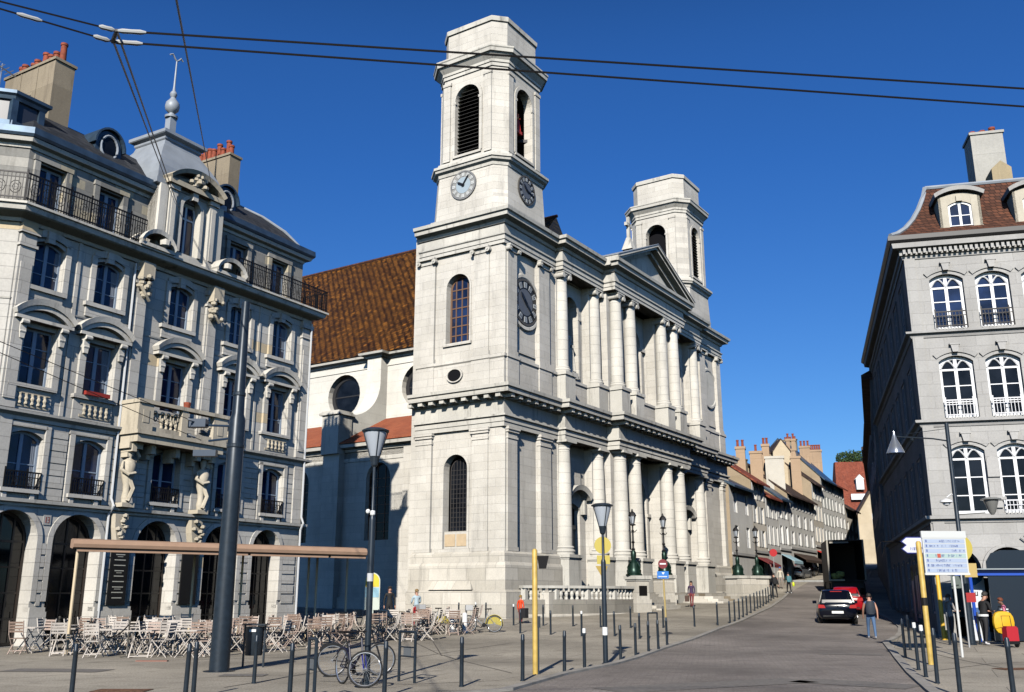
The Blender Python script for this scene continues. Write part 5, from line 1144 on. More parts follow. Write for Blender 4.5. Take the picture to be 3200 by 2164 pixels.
# ================================================================ STREET FURNITURE
ORD = 'first second third fourth fifth sixth seventh eighth ninth tenth eleventh twelfth thirteenth fourteenth fifteenth sixteenth seventeenth eighteenth nineteenth twentieth'.split()+['twenty-'+q for q in 'first second third fourth fifth sixth seventh eighth ninth'.split()]
def solve_top(x, y, h):
    Y = 6.
    while Y < 120:
        if at(x, y, Y)[2]-gz(Y) > h and y < 1862 or (y >= 1862 and at(x, y, Y)[2]-gz(Y) < h and False): break
        Y += .02
    return Y
def from_top(x, y, h):
    "ground point of an upright object h tall whose top is seen at x,y"
    best = None; Y = 6.
    while Y < 90:
        d = abs(at(x, y, Y)[2]-gz(Y)-h)
        if best is None or d < best[0]: best = (d, Y)
        Y += .02
    Y = best[1]; return (at(x, y, Y)[0], Y, gz(Y))
WCAP = mat('white reflective cap', (.75,.75,.73), .4)
def bollard_mesh(white):
    b = B(); b.lathe(0, 0, [(.05, 0), (.05, .02), (.041, .03), (.039, .78), (.043, .79), (.043, .82), (.039, .83), (.039, .9), (.028, .925), (0, .93)], 14)
    if white: b.k = 1; b.lathe(0, 0, [(.0415, .835), (.0415, .93), (.03, .94)], 14)
    return b
BOL = {}
def bollard(P, label, group, white=False, s=1.):
    if white not in BOL:
        o = bollard_mesh(white).obj('bollard', [POST, WCAP], smooth=True); BOL[white] = o
    else: o = BOL[white].copy(); COL.objects.link(o)
    o.location = P; o.scale = (1, 1, s); o.rotation_euler = (R_.uniform(-.012, .012), R_.uniform(-.012, .012), 0)
    return tag(o, label, 'bollard', group)
G1 = 'slim dark bollards on the plaza'
near = [(241, 2011, 'T', 'slim dark bollard standing alone at the far left edge of the plaza'), (592, 2011, 'T', 'slim dark bollard left of the thick pole, the outer of the pair'), (617, 2004, 'T', 'slim dark bollard left of the thick pole, the inner of the pair'),
 (803, 1985, 'T', 'slim dark bollard in front of the litter bin'), (914, 2009, 'T', 'slim dark bollard between the litter bin and the tall narrow hoop'), (1206, 2003, 'T', 'slim dark bollard beside the front wheel of the leaning bicycle'),
 (1442, 2147, 'B', 'lone slim dark bollard on the plaza between the metal hoop and the yellow post'), (1633, 2129, 'B', 'slim dark bollard just left of the yellow post'), (1764, 2105, 'B', 'slim dark bollard first to the right of the yellow post'),
 (1827, 2093, 'B', 'white-topped bollard left of the lamp post with yellow sign backs'), (1940, 2065, 'B', 'slim dark bollard first right of the lamp post with yellow sign backs'), (1987, 2053, 'B', 'slim dark bollard second right of the lamp post with yellow sign backs'),
 (2027, 2042, 'B', 'slim dark bollard third right of the lamp post with yellow sign backs'), (2058, 2035, 'B', 'slim dark bollard fourth right of the lamp post with yellow sign backs'), (2085, 2021, 'B', 'slim dark bollard at the foot of the blue street sign'),
 (1433, 1946, 'B', 'thin dark bollard before the tower, beside the docked bicycles'), (1486, 1946, 'B', 'white-topped thin bollard before the tower behind the yellow-guarded bicycle'), (1518, 1946, 'B', 'thin dark bollard before the tower, right of the yellow-guarded bicycle'),
 (1605, 1955, 'B', 'white-topped thin bollard left of the person in the red coat'), (1626, 1980, 'B', 'thin dark bollard in front of the person in the red coat'), (1698, 1956, 'B', 'thin dark bollard close to the parapet, just right of the yellow post'),
 (1721, 1984, 'B', 'thin dark bollard in the middle rank, next right of the yellow post'), (1791, 1958, 'B', 'thin dark bollard below the middle of the parapet'), (1818, 1989, 'B', 'thin dark bollard behind the white-topped one near the signpost lamp'),
 (1877, 1961, 'B', 'thin dark bollard below the parapet, left of the signpost lamp'), (1921, 1989, 'B', 'thin dark bollard in the middle rank right of the signpost lamp'), (1971, 1963, 'B', 'thin dark bollard below the left lamp pedestal'),
 (1999, 1997, 'B', 'thin dark bollard below the plaque on the lamp pedestal'), (2073, 1963, 'B', 'thin dark bollard directly behind the blue street sign post'), (2171, 1959, 'B', 'thin dark bollard in front of the woman by the church steps')]
for i, (x, y, k, lab) in enumerate(near):
    P = from_top(x, y, .93) if k == 'T' else gp(x, y)
    bollard(P, lab, G1, 'white-topped' in lab)
row = [(2243, 1955), (2282, 1951), (2297, 1944), (2311, 1938), (2323, 1930), (2335, 1924), (2347, 1917), (2359, 1910), (2368, 1903), (2377, 1900), (2386, 1895), (2395, 1889), (2402, 1884), (2410, 1878), (2418, 1872)]
for i, (x, y) in enumerate(row): bollard(gp(x, y), '%s bollard, counted from the nearest, in the close row along the kerb below the church' % ORD[i], 'close row of bollards along the kerb', False, 1.12)
right = [(2830, 2057, 'B', 'thick dark bollard at the left end of the cluster by the yellow post'), (2845, 2032, 'B', 'dark bollard standing behind the cluster, second from its left end'), (2871, 2095, 'B', 'white-topped bollard in the cluster, the one left of the yellow post'),
 (2894, 2117, 'B', 'white-topped bollard touching the left side of the yellow post'), (2930, 2137, 'B', 'dark bollard just right of the yellow post'), (2982, 2003, 'T', 'near dark bollard left of the foot of the white sign post'), (2969, 2016, 'B', 'dark bollard in front of the person in the grey top'),
 (3149, 2021, 'T', 'nearest dark bollard at the lower right by the brown cover'), (3064, 2015, 'B', 'dark bollard beside the man in black')]
for x, y, k, lab in right:
    P = from_top(x, y, .93) if k == 'T' else gp(x, y); bollard(P, lab, 'dark bollards on the right-hand pavement', 'white-topped' in lab, 1.15)
def hoop(P0, P1, h, label, plate=True, bars=(.5, .68)):
    r = empty('barrier_hoop', P0, 0, label, 'barrier'); d = (P1[0]-P0[0], P1[1]-P0[1])
    for q in (0, 1): b = B(); b.tube([(d[0]*q, d[1]*q, 0), (d[0]*q, d[1]*q, h)], .03, 8); b.obj('post', POST, r, smooth=True)
    b = B(); b.tube([(0, 0, h-.02), (d[0], d[1], h-.02)], .028, 8); b.cut(); [(b.tube([(0, 0, h*z), (d[0], d[1], h*z)], .016, 6), b.cut()) for z in bars]; b.objs('rail', POST, r, smooth=True)
    if plate: b = B(); b.bar((d[0]*.28, d[1]*.28, h*.59), (d[0]*.72, d[1]*.72, h*.59), .02, h*.15); b.obj('plate', mat('small grey plate', (.12,.13,.14), .4), r)
    return r
hoop(gp(1246, 2130), gp(1295, 2136), 1.0, 'tall narrow dark metal hoop with a small plate right of the leaning bicycle')
P = from_top(968, 1992, 1.02); P2 = from_top(990, 1994, 1.02); hoop(P, P2, 1.02, 'tall narrow dark metal hoop right of the litter bin')
hoop(gp(2027, 1998), gp(2056, 1996), .95, 'low dark hoop among the bollards below the church steps', False, ())
# big pole
P = gp(684, 2099); r = empty('steel_pole', P, 0, 'very thick tapering dark grey steel pole rising in front of the cafe', 'pole')
b = B(); b.lathe(0, 0, [(.28, 0), (.28, .02), (.232, .03), (.2, 3.8), (.198, 5.9), (.15, 6.05), (.1, 8.85), (.1, 8.95), (0, 8.97)], 28); b.obj('shaft', POST, r, smooth=True)
b = B(); b.lathe(0, 0, [(.36, 0), (.36, .015), (.3, .02)], 24); b.obj('base_plate', POST, r)
b = B(); b.tube([(-.1, 0, 5.75), (-1.05, .1, 5.8)], .03, 6); b.tube([(-.1, 0, 5.45), (-.7, .1, 5.4)], .03, 6); b.box(-1.15, -.75, -.12, .12, 5.72, 5.92); b.box(-1.0, -.45, -.1, .1, 5.0, 5.15); b.obj('bracket', mat('dark blue fitting', (.012,.03,.06), .4), r)
b = B(); b.lathe(0, 0, [(.205, 0), (.215, .02), (.215, .08), (.205, .1)], 24, 5.2); b.lathe(0, 0, [(.15, 0), (.16, .02), (.16, .08), (.15, .1)], 20, 6.5); b.obj('collar', POST, r)
# funnel lamps
LGL = mat('milky lamp glass', (.35,.38,.42), .12)
def funnel_lamp(P, h, label, sc=1., group=None):
    r = empty('street_lamp', P, 0, label, 'street lamp', group)
    b = B(); b.lathe(0, 0, [(.1, 0), (.1, .03), (.065, .06), (.065, 3.2*h/5.1), (.06, 3.25*h/5.1), (.036, 3.32*h/5.1), (.032, h-.78)], 14); b.obj('post', POST, r, smooth=True)
    b = B(); b.lathe(0, 0, [(.034, 0), (.07, .04), (.1, .2), (.11, .22)], 14, h-.8)
    for k in range(4): a = k*pi/2+.4; b.tube([(.1*cos(a), .1*sin(a), h-.6), (.27*cos(a), .27*sin(a), h-.04)], .012, 5)
    b.obj('lamp_holder', POST, r)
    b = B(); b.lathe(0, 0, [(.1, 0), (.24, .5), (.24, .51)], 18, h-.58); b.obj('lamp_glass', LGL, r, smooth=True)
    b = B(); b.lathe(0, 0, [(.285, 0), (.29, .03), (.2, .07), (0, .08)], 20, h-.06); b.obj('lamp_lid', POST, r, smooth=True)
    return r
P1_ = gp(1145, 2140); L1 = funnel_lamp(P1_, 5.1, 'slender dark lamp post with a funnel lantern, bicycles leaning at its foot')
b = B(); b.lathe(0, 0, [(.067, 0), (.067, .16)], 14, 1.98); b.obj('sticker', mat('white sticker'), L1)
b = B(); b.lathe(0, 0, [(.04, 0), (.055, .02), (.055, .08), (.04, .1)], 10, 3.3); b.lathe(-.09, -.04, [(0, 0), (.04, .03), (.05, .07), (.03, .1), (0, .11)], 10, 3.32); b.obj('camera_dome', WCAP, L1)
P2_ = gp(1893, 2078); L2 = funnel_lamp(P2_, 4.05, 'dark lamp post with a funnel lantern and yellow sign backs near the church steps')
b = B(); b.lathe(0, 0, [(.068, 0), (.068, .2)], 12, .72); b.obj('white_band', WCAP, L2)
b = B(); b.loft([[(.22*cos(2*pi*j/28), y, 2.98+.22*sin(2*pi*j/28)) for j in range(28)] for y in (.07, .085)]); b.obj('round_sign', YELD, L2)
b = B(); b.box(-.16, .18, .07, .085, 2.5, 2.72); b.obj('plate_sign', YELD, L2)
b = B(); b.prism_y([(-.2, 2.45), (.12, 2.45), (-.0, 2.1)], .07, .085); b.obj('triangle_sign', mat('ochre sign back', (.35,.24,.04), .5), L2)
# tall lamp on the right
P3_ = gp(3038, 2016); L3 = empty('street_lamp', P3_, 0, 'tall dark lamp post with a bell lamp on a long arm before the corner house', 'street lamp')
b = B(); b.lathe(0, 0, [(.16, 0), (.16, .03), (.125, .05), (.115, 2.6), (.1, 3.4), (.075, 3.5), (.07, 7.6), (0, 7.62)], 18); b.obj('post', POST, L3, smooth=True)
b = B(); b.tube([(0, 0, 6.95), (-.5, .1, 7.05), (-1.8, .3, 7.16)], .028, 6); b.tube([(0, 0, 7.4), (-1.7, .28, 7.2)], .01, 4); b.lathe(-1.2, .2, [(.03, 0), (.06, .05), (.03, .1)], 8, 6.98); b.obj('arm', POST, L3)
b = B(); b.lathe(-1.8, .3, [(.03, .85), (.05, .72), (.07, .66), (.1, .55), (.22, .3), (.31, .08), (.31, .05), (.0, .045)], 18, 6.5); b.obj('bell_shade', mat('polished grey shade', (.35,.37,.4), .2, .7), L3, smooth=True)
b = B(); b.tube([(0, 0, 5.0), (-.12, 0, 5.08), (-.3, 0, 4.95)], .02, 5); b.lathe(-.32, 0, [(0, 0), (.1, .04), (.13, .1), (.22, .13), (.2, .2), (.06, .26), (0, .28)], 14, 4.65); b.obj('camera_dome', mat('white camera housing', (.7,.7,.7), .3), L3, smooth=True)
b = B(); b.tube([(0, 0, 4.35), (1.0, 0, 4.42)], .02, 5); b.lathe(1.25, 0, [(.05, 0), (.12, .1), (.25, .5), (.34, .52), (.34, .56), (.2, .6)], 16, 4.35); b.obj('side_lantern', mat('smoky lamp glass', (.18,.18,.17), .2), L3, smooth=True)
r = empty('hanging_lantern', (25.5, 67.4, 0), 0, 'small white lantern hanging over the side street from a thin wall bracket', 'lantern')
q = at(2812, 1575, 62.); r.location = q
b = B(); b.lathe(0, 0, [(.05, -.75), (.18, -.7), (.3, -.1), (.33, 0), (.25, .12), (.1, .3), (.03, .45)], 14); b.obj('lamp_glass', WCAP, r, smooth=True)
b = B(); b.tube([(0, 0, .45), (0, 0, 1.05)], .02, 4); b.tube([(-.3, 0, 1.05), (3.2, 0, 1.1)], .025, 4); b.obj('bracket', IRON, r)
# yellow posts
def ypost(P, h, label, w=.1):
    r = empty('yellow_post', P, 0, label, 'post'); b = B(); b.lathe(0, 0, [(w*.62, 0), (w*.62, h-.04), (w*.4, h), (0, h+.01)], 16); b.obj('shaft', YEL, r, smooth=True); return r
Y1 = ypost(gp(1673, 2108), 2.74, 'bright yellow post with a black lamp box, standing left of the parapet', .1)
b = B(); b.loft([[(.1, -.1, 2.3), (.26, -.1, 2.3), (.26, .1, 2.3), (.1, .1, 2.3)], [(.06, -.14, 2.58), (.32, -.14, 2.58), (.32, .14, 2.58), (.06, .14, 2.58)]]); b.box(0, .1, -.03, .03, 2.5, 2.56); b.obj('lamp_box', IRON, Y1)
b = B(); b.box(.055, .09, -.04, .04, .0, 1.0); b.box(.05, .12, -.05, .05, 1.0, 1.25); b.obj('dark_bracket', POST, Y1)
Y2 = ypost(gp(2910, 2078), 3.08, 'tall bright yellow post beside the white direction board', .11)
b = B(); b.lathe(0, 0, [(.075, 0), (.075, .2)], 14, 1.45); b.obj('dark_band', IRON, Y2)
_q = at(2929, 1797, 36.4); Y3 = ypost((_q[0], 36.4, gz(36.4)), _q[2]-gz(36.4), 'shorter deep yellow post behind the direction board', .12); Y3.children[0].data.materials[0] = mat('deep yellow paint', (.65,.38,.03), .5)
b = B(); b.box(-.02, .35, -.02, .02, 0, .35); b.obj('foot_sign', YELD, Y3)
# direction board
Pb = gp(3010, 2055); r = empty('direction_board', Pb, radians(2), 'white multi-line direction board on two thin white posts', 'sign')
b = B(); b.box(-.84, .44, -.05, -.0, 2.33, 3.32); b.box(-.86, .46, -.06, .01, 3.32, 3.52); b.obj('panel', mat('sign white', (.56,.57,.56), .4), r)
INK = mat('sign blue ink', (.10,.13,.30), .5)
for k in range(7):
    z = 3.23-k*.138; b = B(); b.box(-.8, .4, -.056, -.052, z-.06, z+.056); row_ = b.obj('sign_row', mat('sign pale green' if k == 3 else 'sign pale blue', (.36,.47,.45) if k == 3 else (.36,.42,.54), .4), r)
    t = B(); t.box(-.76, -.72, -.06, -.057, z-.03, z+.04); x = -.65 if k in (1, 5) else -.35 if k in (0,) else .0 if k == 2 else -.5
    xe = {0: .22, 1: .18, 2: .34, 3: .25, 4: -.1, 5: .24, 6: .1}[k]
    while x < xe:
        w = R_.choice((.016, .022, .03)); h = R_.choice((.045, .06, .075)); 
        if R_.random() < .8: 
            t.box(x, x+.007, -.06, -.057, z-h/2, z+h/2)
            if R_.random() < .6: t.box(x, x+w, -.06, -.057, z+R_.choice((-.5, .4, 0))*h, z+R_.choice((-.5, .4, 0))*h+.007)
            if R_.random() < .4: t.box(x+w, x+w+.007, -.06, -.057, z-h/2, z+h/2)
        x += w+.02
    t.obj('sign_lettering', INK, row_)
    if k == 3: t = B(); t.box(-.45, -.35, -.063, -.058, z-.055, z+.055); t.obj('red_emblem', mat('red emblem', (.45,.08,.05), .5), row_)
b = B(); b.box(-.86, .46, -.06, -.0, 2.27, 2.33); b.tube([(0, .03, 0), (0, .03, 2.6)], .035, 8); b.obj('post', mat('white post paint', (.6,.6,.58), .5), r)
def arrow(px, py, Y, w, lab, text):
    q = at(px, py, Y); r = empty('arrow_sign', q, radians(2), lab, 'sign', 'arrow signs beside the direction board')
    b = B(); b.prism_y([(0, -.11), (w, -.11), (w, .11), (0, .11), (-.14, 0)], -.02, .02); b.obj('panel', mat('arrow white', (.60,.62,.75), .4), r)
    b = B(); b.prism_y([(0, -.14), (w, -.14), (w, .14), (0, .14), (-.18, 0)], -.01, .025); b.obj('blue_rim', mat('sign rim blue', (.015,.02,.16), .4), r)
    if text:
        b = B(); x = .1
        while x < w-.1:
            b.box(x, x+.012, -.025, -.021, -.04, .05)
            if R_.random() < .6: b.box(x, x+.035, -.025, -.021, R_.choice((-.04, .0, .04)), R_.choice((-.03, .01, .05)))
            x += R_.choice((.05, .06))
        b.obj('sign_lettering', INK, r)
arrow(2832, 1693, 29.5, .78, 'upper white arrow sign pointing left, blank', False); arrow(2834, 1716, 29.5, .7, 'lower white arrow sign pointing left with small lettering', True)
q = at(2996, 1713, 32.5); r = empty('round_sign', (q[0], 32.5, gz(32.5)), 0, 'round yellow sign back with a plate below, half behind the direction board', 'sign')
b = B(); zc = q[2]-gz(32.5); b.loft([[(.46*cos(2*pi*j/28), y, zc+.46*sin(2*pi*j/28)) for j in range(28)] for y in (0, .02)]); b.obj('disc', YELD, r)
b = B(); b.box(.1, .52, 0, .02, zc-.95, zc-.5); b.obj('plate', mat('ochre plate', (.45,.33,.12), .5), r)
b = B(); b.tube([(0, .05, 0), (0, .05, zc+.2)], .03, 8); b.obj('post', mat('galvanised post', (.4,.4,.4), .5, .5), r)
b = B(); b.box(.05, .36, -.03, 0, zc-1.75, zc-1.45); b.obj('red_plate', mat('red plate', (.35,.02,.02), .5), r)
# blue street sign with red disc
Pn = gp(2085, 2004); h = gh(2076, 1800, Pn); r = empty('street_sign', Pn, 0, 'small blue and white street sign on a yellowish pole under a dark red disc', 'sign')
b = B(); b.tube([(0, 0, 0), (-.05, 0, h)], .035, 8); b.obj('post', mat('ochre sign post', (.4,.3,.12), .5), r)
b = B(); b.box(-.28, .14, -.06, -.04, h-.1, h+.16); p_ = b.obj('panel', mat('street sign blue', (.02,.16,.5), .4), r)
b = B(); b.prism_y([(-.12, h+.12), (.0, h+.12), (-.06, h+.04)], -.066, -.061)
for k in range(8): b.box(-.23+k*.04, -.205+k*.04, -.066, -.061, h-.05, h-.01)
b.obj('lettering', WCAP, p_)
b = B(); b.loft([[(-.06+.17*cos(2*pi*j/24), y, h+.42+.17*sin(2*pi*j/24)) for j in range(24)] for y in (-.06, -.04)]); b.obj('red_disc', mat('dark red disc', (.16,.01,.015), .5), r)
b = B(); b.box(-.17, .05, -.07, -.062, h+.4, h+.45); b.obj('white_bar', WCAP, r)
# litter bin
Pn = gp(790, 2086); r = empty('litter_bin', Pn, 0, 'dark blue litter bin with an oblique lid on two legs', 'litter bin')
b = B(); b.lathe(0, 0, [(.2, .28), (.21, .3), (.22, .92), (.22, .95), (.19, .95), (.19, .6)], 16); b.obj('body', POST, r, smooth=True)
b = B(); b.box(-.28, .3, -.25, .25, .99, 1.02); b.box(-.27, -.23, -.03, .03, 0, 1.0); b.box(.23, .27, -.03, .03, 0, 1.0); b.obj('lid', POST, r)
b = B(); b.box(-.08, .08, -.235, -.222, .84, .9); b.obj('label_plate', WCAP, r)
# ornate church lamps on their pedestals
ORNG = mat('green bronze', (.012,.035,.025), .35, .5)
def ornate(P, h, label, big=False):
    r = empty('ornate_lamp', P, 0, label, 'street lamp', 'ornate lamps on the church pedestals')
    s = h/4.
    b = B(); b.lathe(0, 0, [(.5*s, 0), (.5*s, .08*s), (.42*s, .12*s), (.44*s, .3*s), (.36*s, .45*s), (.3*s, .7*s), (.2*s, .85*s), (.14*s, .95*s), (.16*s, 1.0*s), (.17*s, 1.35*s), (.1*s, 1.5*s)], 14)
    for k in range(4): a = k*pi/2+.7; b.tube([(.3*s*cos(a), .3*s*sin(a), .8*s), (.48*s*cos(a), .48*s*sin(a), .5*s), (.42*s*cos(a), .42*s*sin(a), .2*s), (.56*s*cos(a), .56*s*sin(a), .04*s)], .07*s, 6)
    b.obj('base', ORNG, r, smooth=True)
    b = B(); b.lathe(0, 0, [(.07*s, 1.5*s), (.13*s, 1.55*s), (.06*s, 1.65*s), (.055*s, 1.9*s), (.11*s, 1.98*s), (.06*s, 2.06*s), (.05*s, 2.6*s), (.1*s, 2.65*s), (.045*s, 2.72*s), (.045*s, 2.95*s), (.2*s, 3.0*s), (.2*s, 3.04*s), (.06*s, 3.1*s)], 12)
    for sx in (-1, 1): b.tube([(0, 0, 2.55*s), (.16*s*sx, 0, 2.62*s), (.24*s*sx, 0, 2.72*s)], .025*s, 5)
    b.obj('shaft', IRON, r, smooth=True)
    b = B(); b.lathe(0, 0, [(.1*s, 3.1*s), (.2*s, 3.55*s)], 6); b.obj('lamp_glass', LGL, r)
    b = B(); b.lathe(0, 0, [(.25*s, 3.55*s), (.24*s, 3.6*s), (.16*s, 3.75*s), (.07*s, 3.82*s), (.05*s, 3.92*s), (0, 4.0*s)], 6)
    for k in range(6): a = k*pi/3; b.tube([(.105*s*cos(a), .105*s*sin(a), 3.08*s), (.205*s*cos(a), .205*s*sin(a), 3.57*s)], .012*s, 4)
    b.obj('lamp_roof', IRON, r)
    return r
def chp(x, y):  # church plan to world
    a = radians(57); return (-.44+x*cos(a)-y*sin(a), 51.+x*sin(a)+y*cos(a))
def ped(px0, px1, ytop, ybot, Y, label, name='pedestal', dp=1.1):
    a = at(px0, ybot, Y); c = at(px1, ybot, Y); z1 = at(px0, ytop, Y)[2]; zg = gz(Y)-.4
    r = empty(name, ((a[0]+c[0])/2, Y, 0), radians(30), label, 'pedestal'); w = (c[0]-a[0])*.37
    b = B(); b.box(-w, w, -w, w, zg, z1-.2); b.box(-w-.08, w+.08, -w-.08, w+.08, zg, zg+1.1); b.obj('block', CHD, r)
    b = B(); b.box(-w-.12, w+.12, -w-.12, w+.12, z1-.2, z1); b.box(-w-.06, w+.06, -w-.06, w+.06, z1-.28, z1-.2); b.obj('coping', CHP, r)
    return r, (a[0]+c[0])/2, z1, w
Yp = 57.; r, x_, z_, w_ = ped(1962, 2030, 1800, 1910, Yp, 'square stone pedestal with a small dark plaque, carrying the left ornate lamp')
b = B(); b.box(-.28, .28, -w_-.03, -w_-.002, 1.7, 2.25); b.obj('plaque', IRON, r)
ornate((x_-.2, Yp, z_), at(1982, 1590, Yp)[2]-z_, 'ornate dark lamp on the plaqued pedestal at the foot of the church columns')
Yp = 63.; r, x_, z_, w_ = ped(2040, 2108, 1798, 1884, Yp, 'plain square stone pedestal behind the blue street sign')
ornate((x_+.15, Yp, z_), at(2085, 1604, Yp)[2]-z_, 'ornate dark lamp directly above the blue street sign')
# right wing of the steps
Yp = 74.; a = at(2278, 1850, Yp); c = at(2400, 1850, Yp); r = empty('stone_wing', ((a[0]+c[0])/2, Yp, 0), radians(30), 'long pale stone block with two ornate lamps at the right end of the church front', 'low wall')
z1 = at(2330, 1800, Yp)[2]; b = B(); b.box(-1.5, 1.5, -.7, .8, .5, z1-.2); b.box(-1.6, -.2, -1.1, -.6, .5, z1-.25); b.obj('block', CHD, r); b = B(); b.box(-1.62, 1.62, -.82, .92, z1-.2, z1); b.obj('coping', CHP, r)
for px, Yq, lab in ((2307, 73.6, 'ornate dark lamp with a broad top on the left half of the stone wing'), (2368, 75.2, 'ornate dark lamp on the right half of the stone wing')):
    q = at(px, 1800, Yq); ornate((q[0], Yq, z1), at(px, 1642, Yq)[2]-z1, lab)
# curved steps
b = B()
for k in range(4):
    P = [(chp(19.+k*.3, -2.0)), chp(20.5, -4.4+k*.35), chp(24., -5.0+k*.35), chp(28.5, -4.6+k*.35), chp(31, -3.4+k*.3), chp(31, -1.), chp(19.5, -1.)]
    b.prism_z(P, .3, 1.15+k*.17)
tag(b.obj('stone_steps', CHD), 'low curved stone steps spreading before the right half of the church front', 'steps')
# totem sign behind the lamp, docks
P = gp(1160, 1925); r = empty('advert_totem', P, 0, 'tall round-topped advert panel with a yellow head behind the cafe tables', 'advert panel')
Pz = at(1160, 1790, P[1])[2]-P[2]; w = .42
b = B(); b.prism_y([(-w, .3), (w, .3), (w, Pz-.45)]+[(w*cos(a), Pz-.45+.45*sin(a)) for a in [pi*j/12 for j in range(1, 12)]]+[(-w, Pz-.45)], 0, .12); b.box(-.1, .1, .02, .1, 0, .3); b.obj('board', mat('pale advert board', (.5,.56,.5), .4), r)
b = B(); b.prism_y([(-w+.05, Pz-.75), (w-.05, Pz-.75), (w-.05, Pz-.45)]+[((w-.05)*cos(a), Pz-.45+.4*sin(a)) for a in [pi*j/12 for j in range(1, 12)]]+[(-w+.05, Pz-.45)], -.012, 0); b.obj('yellow_head', mat('advert yellow', (.7,.5,.02), .4), r)
b = B(); b.box(-w+.05, w-.05, -.012, 0, Pz-1.3, Pz-.8); b.obj('blue_field', mat('advert blue', (.25,.45,.55), .4), r)
for px in (1193*1., ): pass
for i, (x, y) in enumerate(((1412, 1976), (1452, 1978))):
    P = gp(x, y); b = B(); b.lathe(0, 0, [(.13, 0), (.13, .05), (.11, .1), (.1, .72), (.07, .78), (0, .8)], 14); o = b.obj('bicycle_dock', WCAP, smooth=True); o.location = P; tag(o, ['white docking post on the left, beside a docked bicycle', 'white docking post on the right, nearer the yellow-guarded bicycle'][i], 'bicycle dock', 'white bicycle docking posts')
# bus shelter
BLUE = mat('shelter blue paint', (.015,.07,.42), .35)
Ps = gp(3105, 1985); a0 = at(3040, 1785, 34)[0]; r = empty('bus_shelter', (a0, 35.5, gz(35)), radians(-8), 'blue framed bus shelter with dark glass walls on the right-hand pavement', 'bus shelter')
zt = at(3100, 1786, 35.)[2]-gz(35)
b = B(); b.box(-.2, 4.4, -.08, .08, zt-.14, zt+.06); b.box(-.2, 4.4, 1.3, 1.42, zt-.1, zt+.06); b.obj('beam', BLUE, r)
for x in (.55, 2.6, 4.2):
    b = B(); b.tube([(x, 0, zt-.1), (x+.02, 0, .9), (x+.12, .05, 0)], .06, 8); b.obj('leg', BLUE, r)
b = B(); b.box(.7, 4.3, 1.28, 1.3, .3, zt-.2); b.obj('back_glass', mat('smoky shelter glass', (.02,.03,.035), .08), r)
b = B(); b.box(1.15, 4.3, -.02, .02, .05, zt+.35); b.prism_y([(1.15, zt+.35), (4.3, zt+.35), (4.3, zt+.75), (1.7, zt+.75), (1.35, zt+.65)], -.02, .02); b.obj('side_glass', mat('dark blue tinted glass', (.008,.014,.025), .25), r)
b = B(); b.box(-.3, 4.5, -.3, 1.6, zt+.06, zt+.1); b.obj('roof', mat('shelter roof grey', (.3,.33,.34), .3), r)
b = B(); b.box(1.0, 3.8, .9, 1.25, .42, .47); b.obj('bench', IRON, r)
P = gp(3070, 1990); q0 = at(3025, 1900, 33.6); z1 = at(3050, 1797, 36.2)[2]; r = empty('poster_stand', ((at(3026, 1900, 36.2)[0]+at(3082, 1900, 36.2)[0])/2, 36.2, gz(36.2)), radians(-3), 'white poster stand with a blue wave picture at its top beside the bus shelter', 'poster stand')
z1 -= gz(36.2); w = .36; b = B(); b.box(-w, w, 0, .1, .55, z1); b.box(-w, w, .01, .09, 0, .55); b.obj('board', mat('poster white', (.62,.65,.68), .35), r)
b = B(); b.prism_y([(-w+.04, z1-.06), (w-.05, z1-.06), (w-.08, z1-.2), (.0, z1-.38), (-w+.08, z1-.3)], -.01, 0); b.obj('blue_wave', mat('poster blue', (.03,.2,.42), .4, noise=.5, nscale=7), r)
b = B(); b.box(-w, w, -.012, -.002, .72, 1.15); b.obj('blue_strip', mat('poster slate blue', (.07,.13,.26), .4), r)
b = B(); b.box(-.12, -.06, -.01, 0, z1-.72, z1-.6); b.box(-.03, .0, -.01, 0, z1-.75, z1-.6); b.box(0, .08, -.01, 0, z1-.75, z1-.72); b.box(.05, .08, -.01, 0, z1-.75, z1-.6); b.box(.18, .24, -.01, 0, z1-.8, z1-.74); b.obj('poster_lettering', IRON, r)
# overhead wires
def wire(name, pts, rad, lab, m=IRON, cat='cable', group=None, sag=0.):
    b = B(); P = []
    for i in range(len(pts)-1):
        for k in range(10): 
            t = k/10; P.append(tuple(pts[i][j]+(pts[i+1][j]-pts[i][j])*t-(sag*4*t*(1-t) if j == 2 else 0) for j in range(3)))
    P.append(pts[-1]); P_end = pts[-1]; b.tube(P, rad, 6); r = empty(name, pts[0], 0, lab, cat, group); b.v = [tuple(v[j]-pts[0][j] for j in range(3)) for v in b.v]; b.obj('cable', m, r, smooth=True); q_ = B(); e_ = [P_end[j]-pts[0][j] for j in range(3)]; q_.cbox(e_[0], e_[1], e_[2], rad*3, rad*3, rad*3); q_.obj('anchor', IRON, r); return r
def clamp(r, A, Bp, L0, L1, rad=.03):
    d = [Bp[j]-A[j] for j in range(3)]; P = [tuple(A[j]+d[j]*t-r.location[j] for j in range(3)) for t in (L0, L0+(L1-L0)*.2, L0+(L1-L0)*.5, L0+(L1-L0)*.8, L1)]
    b = B(); b.tube(P, [rad*.5, rad, rad*.9, rad, rad*.5], 8); b.obj('insulator', mat('white insulator', (.42,.43,.43), .4), r, smooth=True)
Z = 6.3
A1, A2 = atz(365, 97, Z), atz(352, 131, Z); E1, E2 = atz(3330, 286, Z), atz(3330, 343, Z); W0, W1 = atz(-300, -60, Z), atz(-300, -30, Z)
m1, m2 = atz(345, 85, Z), atz(335, 122, Z); l1, l2 = atz(0, 5, Z), atz(0, 28, Z)
mid = lambda a, c, t: tuple(a[j]+(c[j]-a[j])*t for j in range(3))
